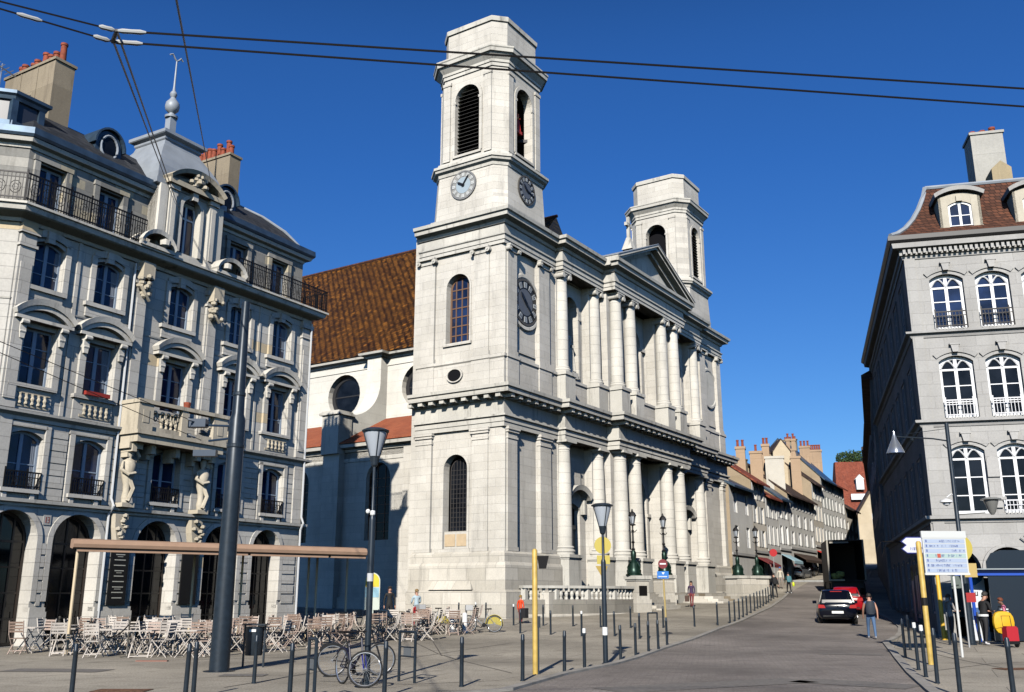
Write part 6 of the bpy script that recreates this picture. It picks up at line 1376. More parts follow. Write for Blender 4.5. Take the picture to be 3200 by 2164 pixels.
r = wire('overhead_cable', [A1, E1], .0095, 'upper overhead trolley cable crossing the sky to the right'); clamp(r, A1, E1, .0, .028, .022)
r = wire('overhead_cable', [A2, E2], .0095, 'lower overhead trolley cable crossing the sky to the right'); clamp(r, A2, E2, .0, .028, .022)
r = wire('overhead_cable', [W0, l1, A1], .0075, 'upper overhead cable from the left into the white clamp'); clamp(r, l1, A1, .84, .98, .022)
r = wire('overhead_cable', [W1, l2, A2], .0075, 'lower overhead cable from the left into the white clamp'); clamp(r, l2, A2, .82, .97, .022); clamp(r, l2, A2, .14, .36, .02)
b = B(); P0 = A1; b.tube([(0, 0, 0), tuple(A2[j]-A1[j] for j in range(3))], .018, 6); r = empty('wire_spreader', A1, 0, 'small dark crosspiece joining the two trolley cables at the clamps', 'fitting'); b.obj('bar', IRON, r)
q1, q2 = at(548, 640, 41.), at(575, 700, 41.); wire('stay_wire', [mid(A2, A1, .1), q1], .011, 'left stay wire running down from the clamps to the domed building'); wire('stay_wire', [A1, q2], .011, 'right stay wire running down from the clamps to the domed building')
wire('stay_wire', [atz(540, -60, 7.), at(664, 598, 41.)], .012, 'steep stay wire crossing from the top edge down to the domed building')
Pp = gp(684, 2099); t1_ = (Pp[0]-.95, Pp[1]+.1, 5.82); t2_ = (Pp[0]-.9, Pp[1]+.1, 5.42)
r = wire('thin_wire', [at(-80, 1035, 17.5), t1_], .008, 'upper thin wire across the left building to the thick pole'); clamp(r, at(-80, 1035, 17.5), t1_, .93, .97, .03)
r = wire('thin_wire', [at(-80, 1068, 17.5), t2_], .008, 'lower thin wire across the left building to the thick pole'); clamp(r, at(-80, 1068, 17.5), t2_, .93, .97, .03)
# statues in the niches and the bell striker
def figure(P, rz, s, mats, label, name='statue', cat='statue', group=None):
    r = empty(name, P, rz, label, cat, group); r.scale = (s, s, s)
    b = B(); b.lathe(0, 0, [(.3, 0), (.32, .1), (.24, .6), (.22, .95), (.2, 1.1), (.26, 1.3), (.25, 1.45), (.12, 1.52), (.07, 1.56)], 12)
    for sx in (-1, 1): b.tube([(.22*sx, 0, 1.4), (.32*sx, -.1, 1.15), (.12*sx, -.28, 1.05 if sx > 0 else 1.35)], .07, 6)
    for k in range(5): b.tube([(-.2+k*.1, -.18, 1.0), (-.24+k*.12, -.27, .05)], .05, 5)
    b.obj('robe', mats[0], r, smooth=True)
    b = B(); b.lathe(0, 0, [(.05, 1.54), (.09, 1.6), (.11, 1.7), (.1, 1.8), (.05, 1.86), (0, 1.87)], 12); b.obj('head', mats[1], r, smooth=True)
    b = B(); b.box(-.4, .4, -.35, .35, -.25, 0); b.obj('statue_base', mats[0], r); return r
for X in (8.5, W_-8.5):
    p = chp(X, .95); figure((p[0], p[1], 15.3), radians(57), 1.6, [CHP, CHP], 'pale stone statue of a robed saint in the %s upper niche of the church' % ('left' if X < 10 else 'right'), group='niche statues')
p = chp(3.0, 1.15); f = figure((p[0], p[1], 29.7), radians(57), .8, [mat('red painted coat', (.35,.015,.01), .5), mat('painted face', (.5,.25,.12), .6)], 'small painted red-coated bell striker figure in the belfry opening', 'bell_striker', 'figure')
b = B(); b.lathe(0, 0, [(.14, 1.8), (.15, 1.86), (.1, 1.95), (0, 2.0)], 10); b.lathe(0, 0, [(.27, 1.0), (.27, 1.08)], 12); b.box(-.22, .22, -.2, .2, .45, .95); b.obj('gilded_hat', mat('gilding', (.6,.33,.03), .35, .6), f)
p = chp(3.05, 2.4); r = empty('church_bell', (p[0], p[1], 28.), 0, 'dark bronze bell hanging inside the tower belfry', 'bell')
b = B(); b.lathe(0, 0, [(.75, 0), (.72, .08), (.55, .4), (.45, .8), (.4, 1.05), (.2, 1.2), (0, 1.22)], 18); b.obj('body', mat('bronze', (.03,.028,.02), .45, .7), r, smooth=True)
b = B(); b.box(-1.9, 1.9, -.12, .12, 1.25, 1.45); b.obj('yoke', IRON, r)
# ================================================================ CAFE TERRACE
WCH = mat('whitewashed chair slats', (.50,.45,.40), .65, noise=.15); TCH = mat('tan chair weave', (.24,.165,.125), .75, noise=.3, nscale=20); PCH = mat('pale pinkish wood', (.38,.29,.24), .7, noise=.2, nscale=14)
def make_chair(m1, m2, lab, grp):
    r = empty('folding_chair', (0, 0, 0), 0, lab, 'chair', grp)
    b = B(); [b.box(-.2, .2, -.2+k*.085, -.14+k*.085, .44, .458) for k in range(5)]; b.obj('seat', m2, r)
    b = B(); [b.loft([[(-.2, .2+.09*t, .52+.42*t), (.2, .2+.09*t, .52+.42*t), (.2, .215+.09*t, .52+.42*t), (-.2, .215+.09*t, .52+.42*t)], [(-.2, .2+.09*(t+.13), .52+.42*(t+.13)), (.2, .2+.09*(t+.13), .52+.42*(t+.13)), (.2, .215+.09*(t+.13), .52+.42*(t+.13)), (-.2, .215+.09*(t+.13), .52+.42*(t+.13))]]) for t in (.25, .45, .65, .85)]; b.obj('backrest', m2, r)
    for sx in (-1, 1):
        b = B(); b.bar((.21*sx, -.2, 0), (.21*sx, .22, .55), .03, .02); b.bar((.21*sx, .22, .55), (.21*sx, .3, .96), .03, .02); b.obj('leg', m1, r)
        b = B(); b.bar((.18*sx, .24, 0), (.18*sx, -.2, .45), .03, .02); b.obj('leg', m1, r)
    b = B(); b.bar((-.2, -.13, .1), (.2, -.13, .1), .02); b.cut(); b.bar((-.18, .18, .1), (.18, .18, .1), .02); b.cut(); b.objs('stretcher', m1, r)
    return r
def make_table(lab, grp, m):
    r = empty('cafe_table', (0, 0, 0), 0, lab, 'table', grp)
    b = B(); b.box(-.33, .33, -.33, .33, .715, .74); [b.box(-.33, .33, -.33+k*.11, -.325+k*.11, .7401, .742) for k in range(7)]; b.obj('tabletop', m, r)
    for sy in (-.26, .26):
        b = B(); b.bar((-.28, sy, 0), (.26, sy, .71), .035, .02); b.obj('leg', m, r); b = B(); b.bar((.28, sy*.92, 0), (-.26, sy*.92, .71), .035, .02); b.obj('leg', m, r)
    b = B(); b.bar((-.26, -.26, .04), (-.26, .26, .04), .02); b.cut(); b.bar((.26, -.26, .04), (.26, .26, .04), .02); b.cut(); b.objs('stretcher', m, r)
    return r
GC, GT = 'folding chairs on the cafe terrace', 'square folding tables on the cafe terrace'
cw = make_chair(WCH, WCH, 'white slatted folding chair drawn up to a cafe terrace table', GC); ct = make_chair(PCH, TCH, 'tan brown folding chair drawn up to a cafe terrace table', GC+' in tan'); cp = make_chair(WCH, PCH, 'pale pinkish wooden folding chair with white legs on the cafe terrace', GC+' in pale wood')
tw = make_table('white square folding table with crossed legs on the cafe terrace', GT, WCH)
used = set()
def put(proto, P, rz, lab=None):
    if proto.name not in used:
        used.add(proto.name); proto.location = P; proto.rotation_euler = (0, 0, rz); tag(proto, lab); return proto
    return dup(proto, P, rz, lab)
FA, FB = gp(-40, 2040), gp(1350, 1998); FM = gp(520, 2062)
def frontY(x):
    if x < FM[0]: t = (x-FA[0])/(FM[0]-FA[0]); return FA[1]+(FM[1]-FA[1])*t
    t = (x-FM[0])/(FB[0]-FM[0]); return FM[1]+(FB[1]-FM[1])*t
nset = 0
for rowi in range(5):
    ORD.extend([]) 
    x = FA[0]-.2+(rowi % 2)*.5; tn = 0
    while x < FB[0]+.5+rowi*.2:
        Y = frontY(x)+.45+rowi*1.5+R_.uniform(-.2, .2)
        # keep clear of the building front
        lx = (x+10.12); d_ = (x+9.66)*(-.865)+(Y-43.93)*.5016     # depth into building
        if d_ < -1.3:
            P = (x+R_.uniform(-.12, .12), Y, gz(Y)); a = R_.uniform(-.25, .25)
            if R_.random() < .9:
                tn += 1; rl = ORD[rowi]; rows_n = ('front', 'second', 'third', 'fourth', 'rear')[rowi]
                put(tw, P, a+R_.choice((0, pi/2)), 'white folding table, %s from the left in the %s row of the cafe terrace' % (ORD[tn-1], rows_n))
                for k in range(R_.choice((2, 3, 4, 4)) if rowi < 4 else 2):
                    an = a+k*pi/2+(pi/2 if R_.random() < .3 else 0); dd = R_.uniform(.52, .68)
                    q = (P[0]+sin(an)*dd, P[1]-cos(an)*dd, gz(P[1]-cos(an)*dd))
                    pr = R_.choice((cw, cw, cp, ct)) if x < -9.5 else R_.choice((cp, ct, ct, cw))
                    
                    if nset < 190: put(pr, q, an+pi+R_.uniform(-.3, .3), '%s chair, %s at the %s table from the left, %s terrace row' % ({cw: 'white', cp: 'pale pinkish', ct: 'tan'}[pr], ('nearest', 'next', 'far', 'last')[k], ORD[tn-1], rows_n)); nset += 1
        x += 1.32+R_.uniform(-.1, .12)
# awning on posts
PA, PB = atz(237, 1700, 3.2), atz(1143, 1727, 3.2); L = hypot(PB[0]-PA[0], PB[1]-PA[1]); az_ = atan2(PB[1]-PA[1], PB[0]-PA[0])
r = empty('terrace_awning', (PA[0], PA[1], 0), az_, 'long flat brown terrace awning on thin cream posts in front of the cafe', 'awning')
AWN = mat('brown awning fabric', (.36,.23,.155), .8, noise=.08); AWD = mat('awning underside shade tone', (.035,.02,.015), .9); CREAM = mat('cream post paint', (.62,.50,.33), .5)  # underside is the awning brown with its shade put into the colour
b = B(); b.loft([[(x, 0, 3.06), (x, -.1, 3.1), (x, -.13, 3.2), (x, -.08, 3.32), (x, .12, 3.36), (x, .3, 3.34), (x, .3, 3.1)] for x in (-.08, L)]); b.obj('front_beam', AWN, r)
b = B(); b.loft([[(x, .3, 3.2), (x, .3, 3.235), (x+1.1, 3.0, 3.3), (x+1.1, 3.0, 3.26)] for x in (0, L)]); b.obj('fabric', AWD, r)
b = B(); b.box(.05, L*.55, -.02, .03, 2.98, 3.06); b.box(L*.56, L*.85, -.02, .03, 2.98, 3.06); b.box(L*.86, L, -.02, .03, 2.98, 3.06); b.obj('valance', AWN, r)
b = B(); b.box(1.15, L+1.1, 2.96, 3.06, 3.12, 3.36); b.obj('rear_beam', AWD, r)
for x, y in ((.1, .1), (L*.56+.9, 2.9), (L*.5+.9, 3.0), (L*.38+.9, 2.9), (L*.86+.9, 2.9), (L*.82+.9, 2.8), (L+.8, 2.9)):
    b = B(); b.tube([(x, y, 0), (x, y, 3.2)], .045 if y < 3.25 else .035, 8); b.obj('post', CREAM, r)
for k in range(6):
    b = B(); x = L*(.08+k*.17); b.bar((x, .2, 3.24), (x+1.1, 3.0, 3.3), .04, .05); b.obj('support_arm', AWD, r)
# rope posts
rp = [(78, 2010), (175, 2030), (275, 2042), (395, 2055)]; PP = [gp(*p) for p in rp]
for i, P in enumerate(PP):
    b = B(); b.lathe(0, 0, [(.17, 0), (.17, .02), (.03, .05), (.022, .08), (.022, .95), (.035, .97), (.035, 1.0), (0, 1.02)], 14); o = b.obj('rope_post', mat('brushed rope post', (.16,.15,.13), .4, .6), smooth=True); o.location = P
    tag(o, '%s rope post from the left at the edge of the cafe terrace' % ORD[i], 'barrier post', 'rope barrier posts')
for i in range(3):
    A, C_ = PP[i], PP[i+1]; b = B(); b.tube([tuple((A[j]+(C_[j]-A[j])*t)-A[j]+((.92-.42*4*t*(1-t)) if j == 2 else 0) for j in range(3)) for t in [k/10 for k in range(11)]], .02, 6)
    o = b.obj('barrier_rope', IRON, smooth=True); o.location = A; tag(o, 'sagging black rope between the %s and %s terrace posts' % (ORD[i], ORD[i+1]), 'rope', 'sagging barrier ropes')
P = gp(475, 2068); b = B(); b.box(-.42, .42, -.07, .07, 0, .03); o = b.obj('wooden_board', mat('reddish board', (.25,.12,.09), .7)); o.location = P; tag(o, 'narrow reddish board lying on the paving before a white table', 'board')
# standing menu boards by the arches
for i, (px, py) in enumerate(((150, 1975), (28, 1965))):
    P = gp(px, py); r = empty('easel_board', P, .2, ['gilt framed easel board standing by the first arch', 'gilt framed low board at the left edge by the first arch'][i], 'easel board', 'framed boards by the first arch')
    b = B(); b.box(-.26, .26, 0, .04, .1, .95); b.obj('board', IRON, r); b = B(); b.box(-.28, -.23, -.02, .05, 0, 1.0); b.box(.23, .28, -.02, .05, 0, 1.0); b.box(-.28, .28, -.02, .05, .93, 1.0); b.box(-.28, .28, -.02, .05, .12, .17); b.obj('gilt_frame', mat('gilt frame paint', (.3,.22,.08), .5), r)
P = gp(717, 1975); b = B(); b.lathe(0, 0, [(.12, 0), (.12, .9), (.09, .95)], 12); 
# ================================================================ PEOPLE
SKIN = mat('skin', (.42,.22,.15), .6); SKIND = mat('darker skin', (.16,.08,.05), .6)
def person(P, rz, h, label, top, bottom, shoe, skin=SKIN, hair=(.02,.015,.012), pose='stand', hairlen=.0, sleeves=True, extra=None, stoop=0.):
    k = h/1.75
    T, Bm, S = mat(*top), mat(*bottom), mat(*shoe)
    r = empty('person', P, rz, label, 'person'); st = stoop
    J = {}; E_ = []
    def j(n, x, y, z, rad, m): J[n] = ((x*k, y*k, z*k), rad*k, m)
    def e(a, b_): E_.append((a, b_))
    f = lambda z: st*max(0, z-.95)*.6     # forward lean
    j('pel', 0, 0, .95, .135, 1); j('bel', 0, f(1.1), 1.1, .13, 0); j('che', 0, f(1.3), 1.3, .15, 0); j('sho', 0, f(1.42), 1.42, .11, 0); j('nec', 0, f(1.5), 1.5, .052, 3); j('hd1', 0, f(1.6)+.02+st*.05, 1.585, .082, 3); j('hd2', 0, f(1.68)+.02+st*.06, 1.675, .086, 3)
    for a, c in (('pel', 'bel'), ('bel', 'che'), ('che', 'sho'), ('sho', 'nec'), ('nec', 'hd1'), ('hd1', 'hd2')): e(a, c)
    j('nos', 0, f(1.6)+.118+st*.08, 1.6, .016, 3); e('hd1', 'nos')
    step = {'stand': (0.02, -.02), 'walk': (.26, -.24), 'lean': (.05, -.1)}[pose]
    for s_, n, dy in ((-1, 'l', step[0]), (1, 'r', step[1])):
        j('hip'+n, .09*s_, 0, .88, .1, 1); j('kne'+n, .1*s_, dy*.55+.03, .5, .065, 1); j('ank'+n, .1*s_, dy, .1, .045, 1); j('hee'+n, .1*s_, dy-.03, .05, .04, 2); j('toe'+n, .11*s_, dy+.15, .035, .036, 2)
        e('pel', 'hip'+n); e('hip'+n, 'kne'+n); e('kne'+n, 'ank'+n); e('ank'+n, 'hee'+n); e('hee'+n, 'toe'+n)
        arm = {'stand': ((.26, -.02, 1.12), (.27, .04, .87)), 'walk': ((.25, -.12*s_, 1.13), (.25, -.2*s_+.06, .9)), 'lean': ((.24, .08, 1.14), (.12, .32, 1.12))}[pose]
        (ex, ey, ez), (wx, wy, wz) = arm
        j('shl'+n, .185*s_, f(1.4), 1.4, .062, 0); j('elb'+n, ex*s_, ey+f(1.15), ez, .043, 0 if sleeves is True else 3); j('wri'+n, wx*s_, wy+f(1.1), wz, .03, 0 if sleeves is True else 3)
        dx, dy2, dz = (wx-ex)*s_, wy-ey, wz-ez; L = math.sqrt(dx*dx+dy2*dy2+dz*dz); dx, dy2, dz = dx/L, dy2/L, dz/L
        j('pal'+n, wx*s_+dx*.07, wy+f(1.1)+dy2*.07, wz+dz*.07, .033, 3)
        e('sho', 'shl'+n); e('shl'+n, 'elb'+n); e('elb'+n, 'wri'+n); e('wri'+n, 'pal'+n)
        for q in range(4):
            o = (q-1.5)*.018; nm = 'fi%s%d' % (n, q); ln = (.07, .085, .08, .06)[q]
            j(nm, wx*s_+dx*(.1+ln*.8)+(0 if abs(dx) > .6 else 0), wy+f(1.1)+dy2*(.1+ln*.8)+o, wz+dz*(.1+ln*.8)+(o if abs(dz) < .5 else 0), .0085, 3); e('pal'+n, nm)
        j('thu'+n, wx*s_+dx*.09-.03*s_, wy+f(1.1)+dy2*.09+.04, wz+dz*.09, .0095, 3); e('pal'+n, 'thu'+n)
    names = list(J); me = bpy.data.meshes.new('person'); me.from_pydata([J[n][0] for n in names], [(names.index(a), names.index(c)) for a, c in E_], [])
    o = bpy.data.objects.new('body', me); COL.objects.link(o)
    md = o.modifiers.new('s', 'SKIN'); 
    lay = me.skin_vertices[0].data if len(me.skin_vertices) else None
    if lay is None:
        bm = bmesh.new(); bm.from_mesh(me); bm.verts.layers.skin.verify(); bm.to_mesh(me); bm.free(); lay = me.skin_vertices[0].data
    for i, n in enumerate(names):
        rr = J[n][1]; lay[i].radius = (rr, rr*(.78 if n in ('che', 'bel', 'pel', 'sho') else 1)); lay[i].use_root = (n == 'pel')
    sb = o.modifiers.new('b', 'SUBSURF'); sb.levels = 1; sb.render_levels = 1
    dg = bpy.context.evaluated_depsgraph_get(); dg.update(); nm = bpy.data.meshes.new_from_object(o.evaluated_get(dg))
    o.modifiers.clear(); o.data = nm; nm.materials.clear()
    for m in (T, Bm, S, skin): nm.materials.append(m)
    segs = [(J[a][0], J[c][0], J[c][2] if c[:3] not in ('hip', 'shl') else J[c][2]) for a, c in E_]
    def dist(p, a, c):
        ab = [c[i]-a[i] for i in range(3)]; ap = [p[i]-a[i] for i in range(3)]; t = max(0, min(1, sum(ab[i]*ap[i] for i in range(3))/(sum(q*q for q in ab) or 1)))
        return sum((ap[i]-ab[i]*t)**2 for i in range(3))
    for pf in nm.polygons:
        c = pf.center; best = min(segs, key=lambda s_: dist(c, s_[0], s_[1])); pf.material_index = best[2]; pf.use_smooth = True
        if c[2] > .84*k and c[2] < 1.0*k and abs(c[0]) < .2*k and best[2] == 1 and c[2] > .93*k: pf.material_index = 0
    reg(o, r)
    hm = mat('hair %.3f %.3f' % hair[:2], hair, .7)
    b = B(); cx, cy, cz = J['hd2'][0]; n = 14; rows_ = []
    for i in range(7):
        a = pi/2*i/6*1.25; rr = (.106*k)*sin(a)+.001; z = cz+.012*k+.1*k*cos(a)
        rows_.append([(cx+rr*.92*cos(2*pi*q/n), cy-.012*k+rr*1.08*sin(2*pi*q/n)*(1 if sin(2*pi*q/n) < 0 or i < 5 else .55), z) for q in range(n)])
    if hairlen: rows_.append([(cx+.1*k*cos(2*pi*q/n), cy-.02*k+(.1*k*sin(2*pi*q/n) if sin(2*pi*q/n) < 0 else 0), cz-hairlen*k) for q in range(n)])
    b.loft(rows_); b.obj('hair', hm, r, smooth=True)
    b = B()
    for sx in (-1, 1): b.lathe(cx+.034*sx*k, J['hd1'][0][1]+.082*k, [(0, -.008*k), (.01*k, 0), (0, .008*k)], 6, J['hd1'][0][2]+.03*k); b.cbox(cx+.09*sx*k, cy-.005, J['hd1'][0][2]+.01*k, .014*k, .035*k, .055*k)
    b.cbox(cx, J['hd1'][0][1]+.088*k, J['hd1'][0][2]-.045*k, .045*k, .006*k, .01*k); b.obj('face_detail', mat('face detail brown', (.2,.09,.06), .7), r)  # eyes, ears and mouth share one dark skin brown
    return r, k
def backpack(r, k, m, y=-.2, z=1.22, s=1.):
    b = B(); b.loft([[(sx*.15*k*s*w, (y+dy)*k, z*k+zz*k) for sx, dy in ((-1, .07), (-1, -.05), (-.6, -.1), (.6, -.1), (1, -.05), (1, .07))] for w, zz in ((.8, -.26), (1., -.2), (1.05, 0), (.95, .18), (.6, .25))])
    b.obj('backpack', m, r, smooth=True)
    b = B()
    for sx in (-1, 1): b.tube([(sx*.11*k, -.14*k, 1.42*k), (sx*.12*k, .02*k, 1.5*k), (sx*.13*k, .13*k, 1.35*k), (sx*.15*k, .0, 1.1*k), (sx*.14*k, -.14*k, 1.05*k)], .018*k, 5)
    b.obj('strap', m, r)
BLK = mat('black cloth', (.012,.012,.014), .8)
P = gp(2727, 1998); r, k = person(P, radians(-12), 1.62, 'person in blue jeans and patterned shirt with a black backpack, walking up the road', ('blue patterned shirt', (.05,.10,.22), .8), ('blue jeans', (.07,.13,.24), .8), ('grey shoes', (.25,.25,.27), .6), pose='walk', sleeves=False)
backpack(r, k, mat('navy backpack', (.012,.018,.03), .7), s=1.15)
P = gp(3083, 2016); r, k = person(P, radians(-70), 1.72, 'man in a black jumper, black trousers and white trainers looking down at his hands', ('black jumper', (.008,.008,.009), .85), ('charcoal trousers', (.018,.018,.02), .8), ('white trainers', (.6,.58,.57), .5), pose='lean', hair=(.03,.026,.022), stoop=.35)
b = B(); b.sweep([(.17*cos(a), .13*sin(a)) for a in [2*pi*j/14 for j in range(14)]], [(0, .93), (.02, .93), (.02, 1.0), (0, 1.0)], True); b.obj('white_shirt_hem', WCAP, r)
P = gp(3156, 2014); r, k = person(P, radians(75), 1.52, 'person in a pink top with short auburn hair, facing the man in black', ('pink top', (.55,.16,.26), .8), ('dark trousers', (.015,.015,.018), .8), ('black trainers', (.03,.03,.03), .6), skin=SKIND, pose='lean', hair=(.14,.035,.012), stoop=.3)
b = B()
for z in (.95, 1.04, 1.13): b.sweep([(.17*cos(a)*k, (.15*sin(a)+.06)*k) for a in [2*pi*j/14 for j in range(14)]], [(0, z), (.012, z), (.012, z+.045), (0, z+.045)], True)
b.obj('white_stripe', WCAP, r)
_q = at(2966, 1900, 36.3); P = (_q[0], 36.3, gz(36.3)); r, k = person(P, radians(-75), 1.6, 'dark-haired person in a grey hooded top standing beside the yellow post', ('grey hooded top', (.30,.27,.25), .85), ('dark grey trousers', (.03,.032,.036), .8), ('dark shoes', (.02,.02,.02), .6), pose='lean', hairlen=.1)
b = B(); b.loft([[(.14*cos(a), -.1+.1*sin(a), z) for a in [2*pi*j/10 for j in range(10)]] for z in (1.36, 1.46, 1.5)]); b.obj('hood', mat('grey hooded top'), r, smooth=True)
P = gp(2163, 1899); r, k = person(P, radians(160), 1.6, 'woman in a purple jacket and red trousers walking by the church steps', ('dark purple jacket', (.05,.025,.07), .8), ('dark red trousers', (.17,.03,.035), .8), ('black shoes', (.015,.015,.015), .6), pose='walk', hairlen=.22)
b = B(); b.box(.18, .42, -.1, .1, .35, .72); b.tube([(.22, 0, .72), (.25, 0, .9), (.36, 0, .72)], .012, 4); b.obj('shopping_bag', mat('brown bag', (.06,.03,.02), .7), r)
P = gp(2422, 1868); r, k = person(P, radians(10), 1.72, 'person in black with a black rucksack walking past the end of the bollard row', ('black jacket', (.012,.012,.013), .85), ('black trousers', (.01,.01,.012), .85), ('black shoes', (.015,.015,.015), .6), pose='walk'); backpack(r, k, BLK)
P = gp(2467, 1856); r, k = person(P, radians(0), 1.6, 'person with a teal rucksack and a yellow-green bag walking up the road', ('dark green jacket', (.02,.05,.045), .8), ('black leggings', (.01,.01,.012), .85), ('white shoes', (.6,.6,.6), .6), pose='walk'); backpack(r, k, mat('teal rucksack', (.06,.17,.2), .7), s=1.25)
b = B(); b.loft([[(.36+.1*cos(a)*q, .1*sin(a)*q, z) for a in [2*pi*j/10 for j in range(10)]] for q, z in ((.6, .55), (1., .62), (1., .78), (.5, .88))]); b.obj('yellow_bag', mat('yellow green bag', (.55,.65,.02), .6), r, smooth=True)
P = gp(2441, 1840); r, k = person(P, radians(170), 1.75, 'person in a cream coat and blue cap standing near the parked grey car', ('cream coat', (.50,.46,.38), .8), ('beige trousers', (.25,.21,.18), .8), ('brown shoes', (.05,.03,.02), .6), pose='stand', hair=(.05,.15,.4))
P = gp(1300, 1960); r, k = person(P, radians(30), 1.62, 'fair-haired person in a pale blue top and red skirt near the foot of the tower', ('pale blue top', (.40,.50,.55), .8), ('bright red skirt', (.5,.015,.02), .8), ('dark shoes', (.02,.02,.02), .6), pose='lean', hair=(.22,.14,.06))
P = gp(1627, 1949); r, k = person(P, radians(-40), 1.28, 'child in an orange red coat with a dark bag by the church corner', ('orange red coat', (.75,.06,.01), .7), ('dark red trousers', (.2,.01,.01), .8), ('black boots', (.01,.01,.01), .6), pose='stand', hair=(.25,.15,.03))
b = B(); b.box(.1, .4, -.15, .1, .25, .7); b.obj('dark_bag', BLK, r)
P = gp(1240, 1990); r, k = person(gp(1215, 1952), radians(200), 1.7, 'person in dark clothes sitting room behind the cafe tables near the advert panel', ('black top', (.012,.012,.012), .8), ('black trousers', (.01,.01,.012), .85), ('black shoes', (.015,.015,.015), .6), pose='stand'); r['label'] = 'person in dark clothes standing behind the cafe tables near the advert panel'
# things held or set down
P = gp(3126, 2012); r = empty('yellow_bag', (P[0]-.3, P[1]-1.0, P[2]), 0, 'big bright yellow bag held between the two people by the shelter', 'bag')
b = B(); n = 16
for yy in (0,): b.loft([[(.36*s_*cos(2*pi*j/n), y, .72+.42*s_*sin(2*pi*j/n)+.04*sin(3*2*pi*j/n)) for j in range(n)] for s_, y in ((.55, -.12), (.95, -.07), (1., 0), (.95, .07), (.55, .12))]); b.obj('pouch', mat('bright yellow fabric', (.62,.36,.01), .6, noise=.12), r, smooth=True)
b = B(); b.tube([(-.15, 0, 1.1), (-.1, 0, 1.25), (.1, 0, 1.25), (.15, 0, 1.1)], .015, 5); b.obj('handle', IRON, r)
P = gp(3165, 2022); r = empty('wheeled_case', (P[0]-.2, P[1]-.35, P[2]), .1, 'bright red wheeled shopping case on the right-hand pavement', 'suitcase')
b = B(); b.box(-.2, .2, -.13, .13, .2, .62); b.box(-.17, .17, -.11, .11, .62, .66); b.obj('body', mat('bright red fabric', (.4,.01,.02), .6), r)
b = B(); b.box(-.21, .21, -.14, .14, .1, .2); b.obj('base', IRON, r); b = B(); b.tube([(-.15, .12, .6), (-.15, .16, .98), (.15, .16, .98), (.15, .12, .6)], .012, 5); b.obj('handle', IRON, r)
for sx in (-.18, .18): b = B(); b.loft([[(sx+dx, .1*cos(a), .1+.1*sin(a)) for a in [2*pi*j/12 for j in range(12)]] for dx in (-.03, .03)]); b.obj('wheel', IRON, r)
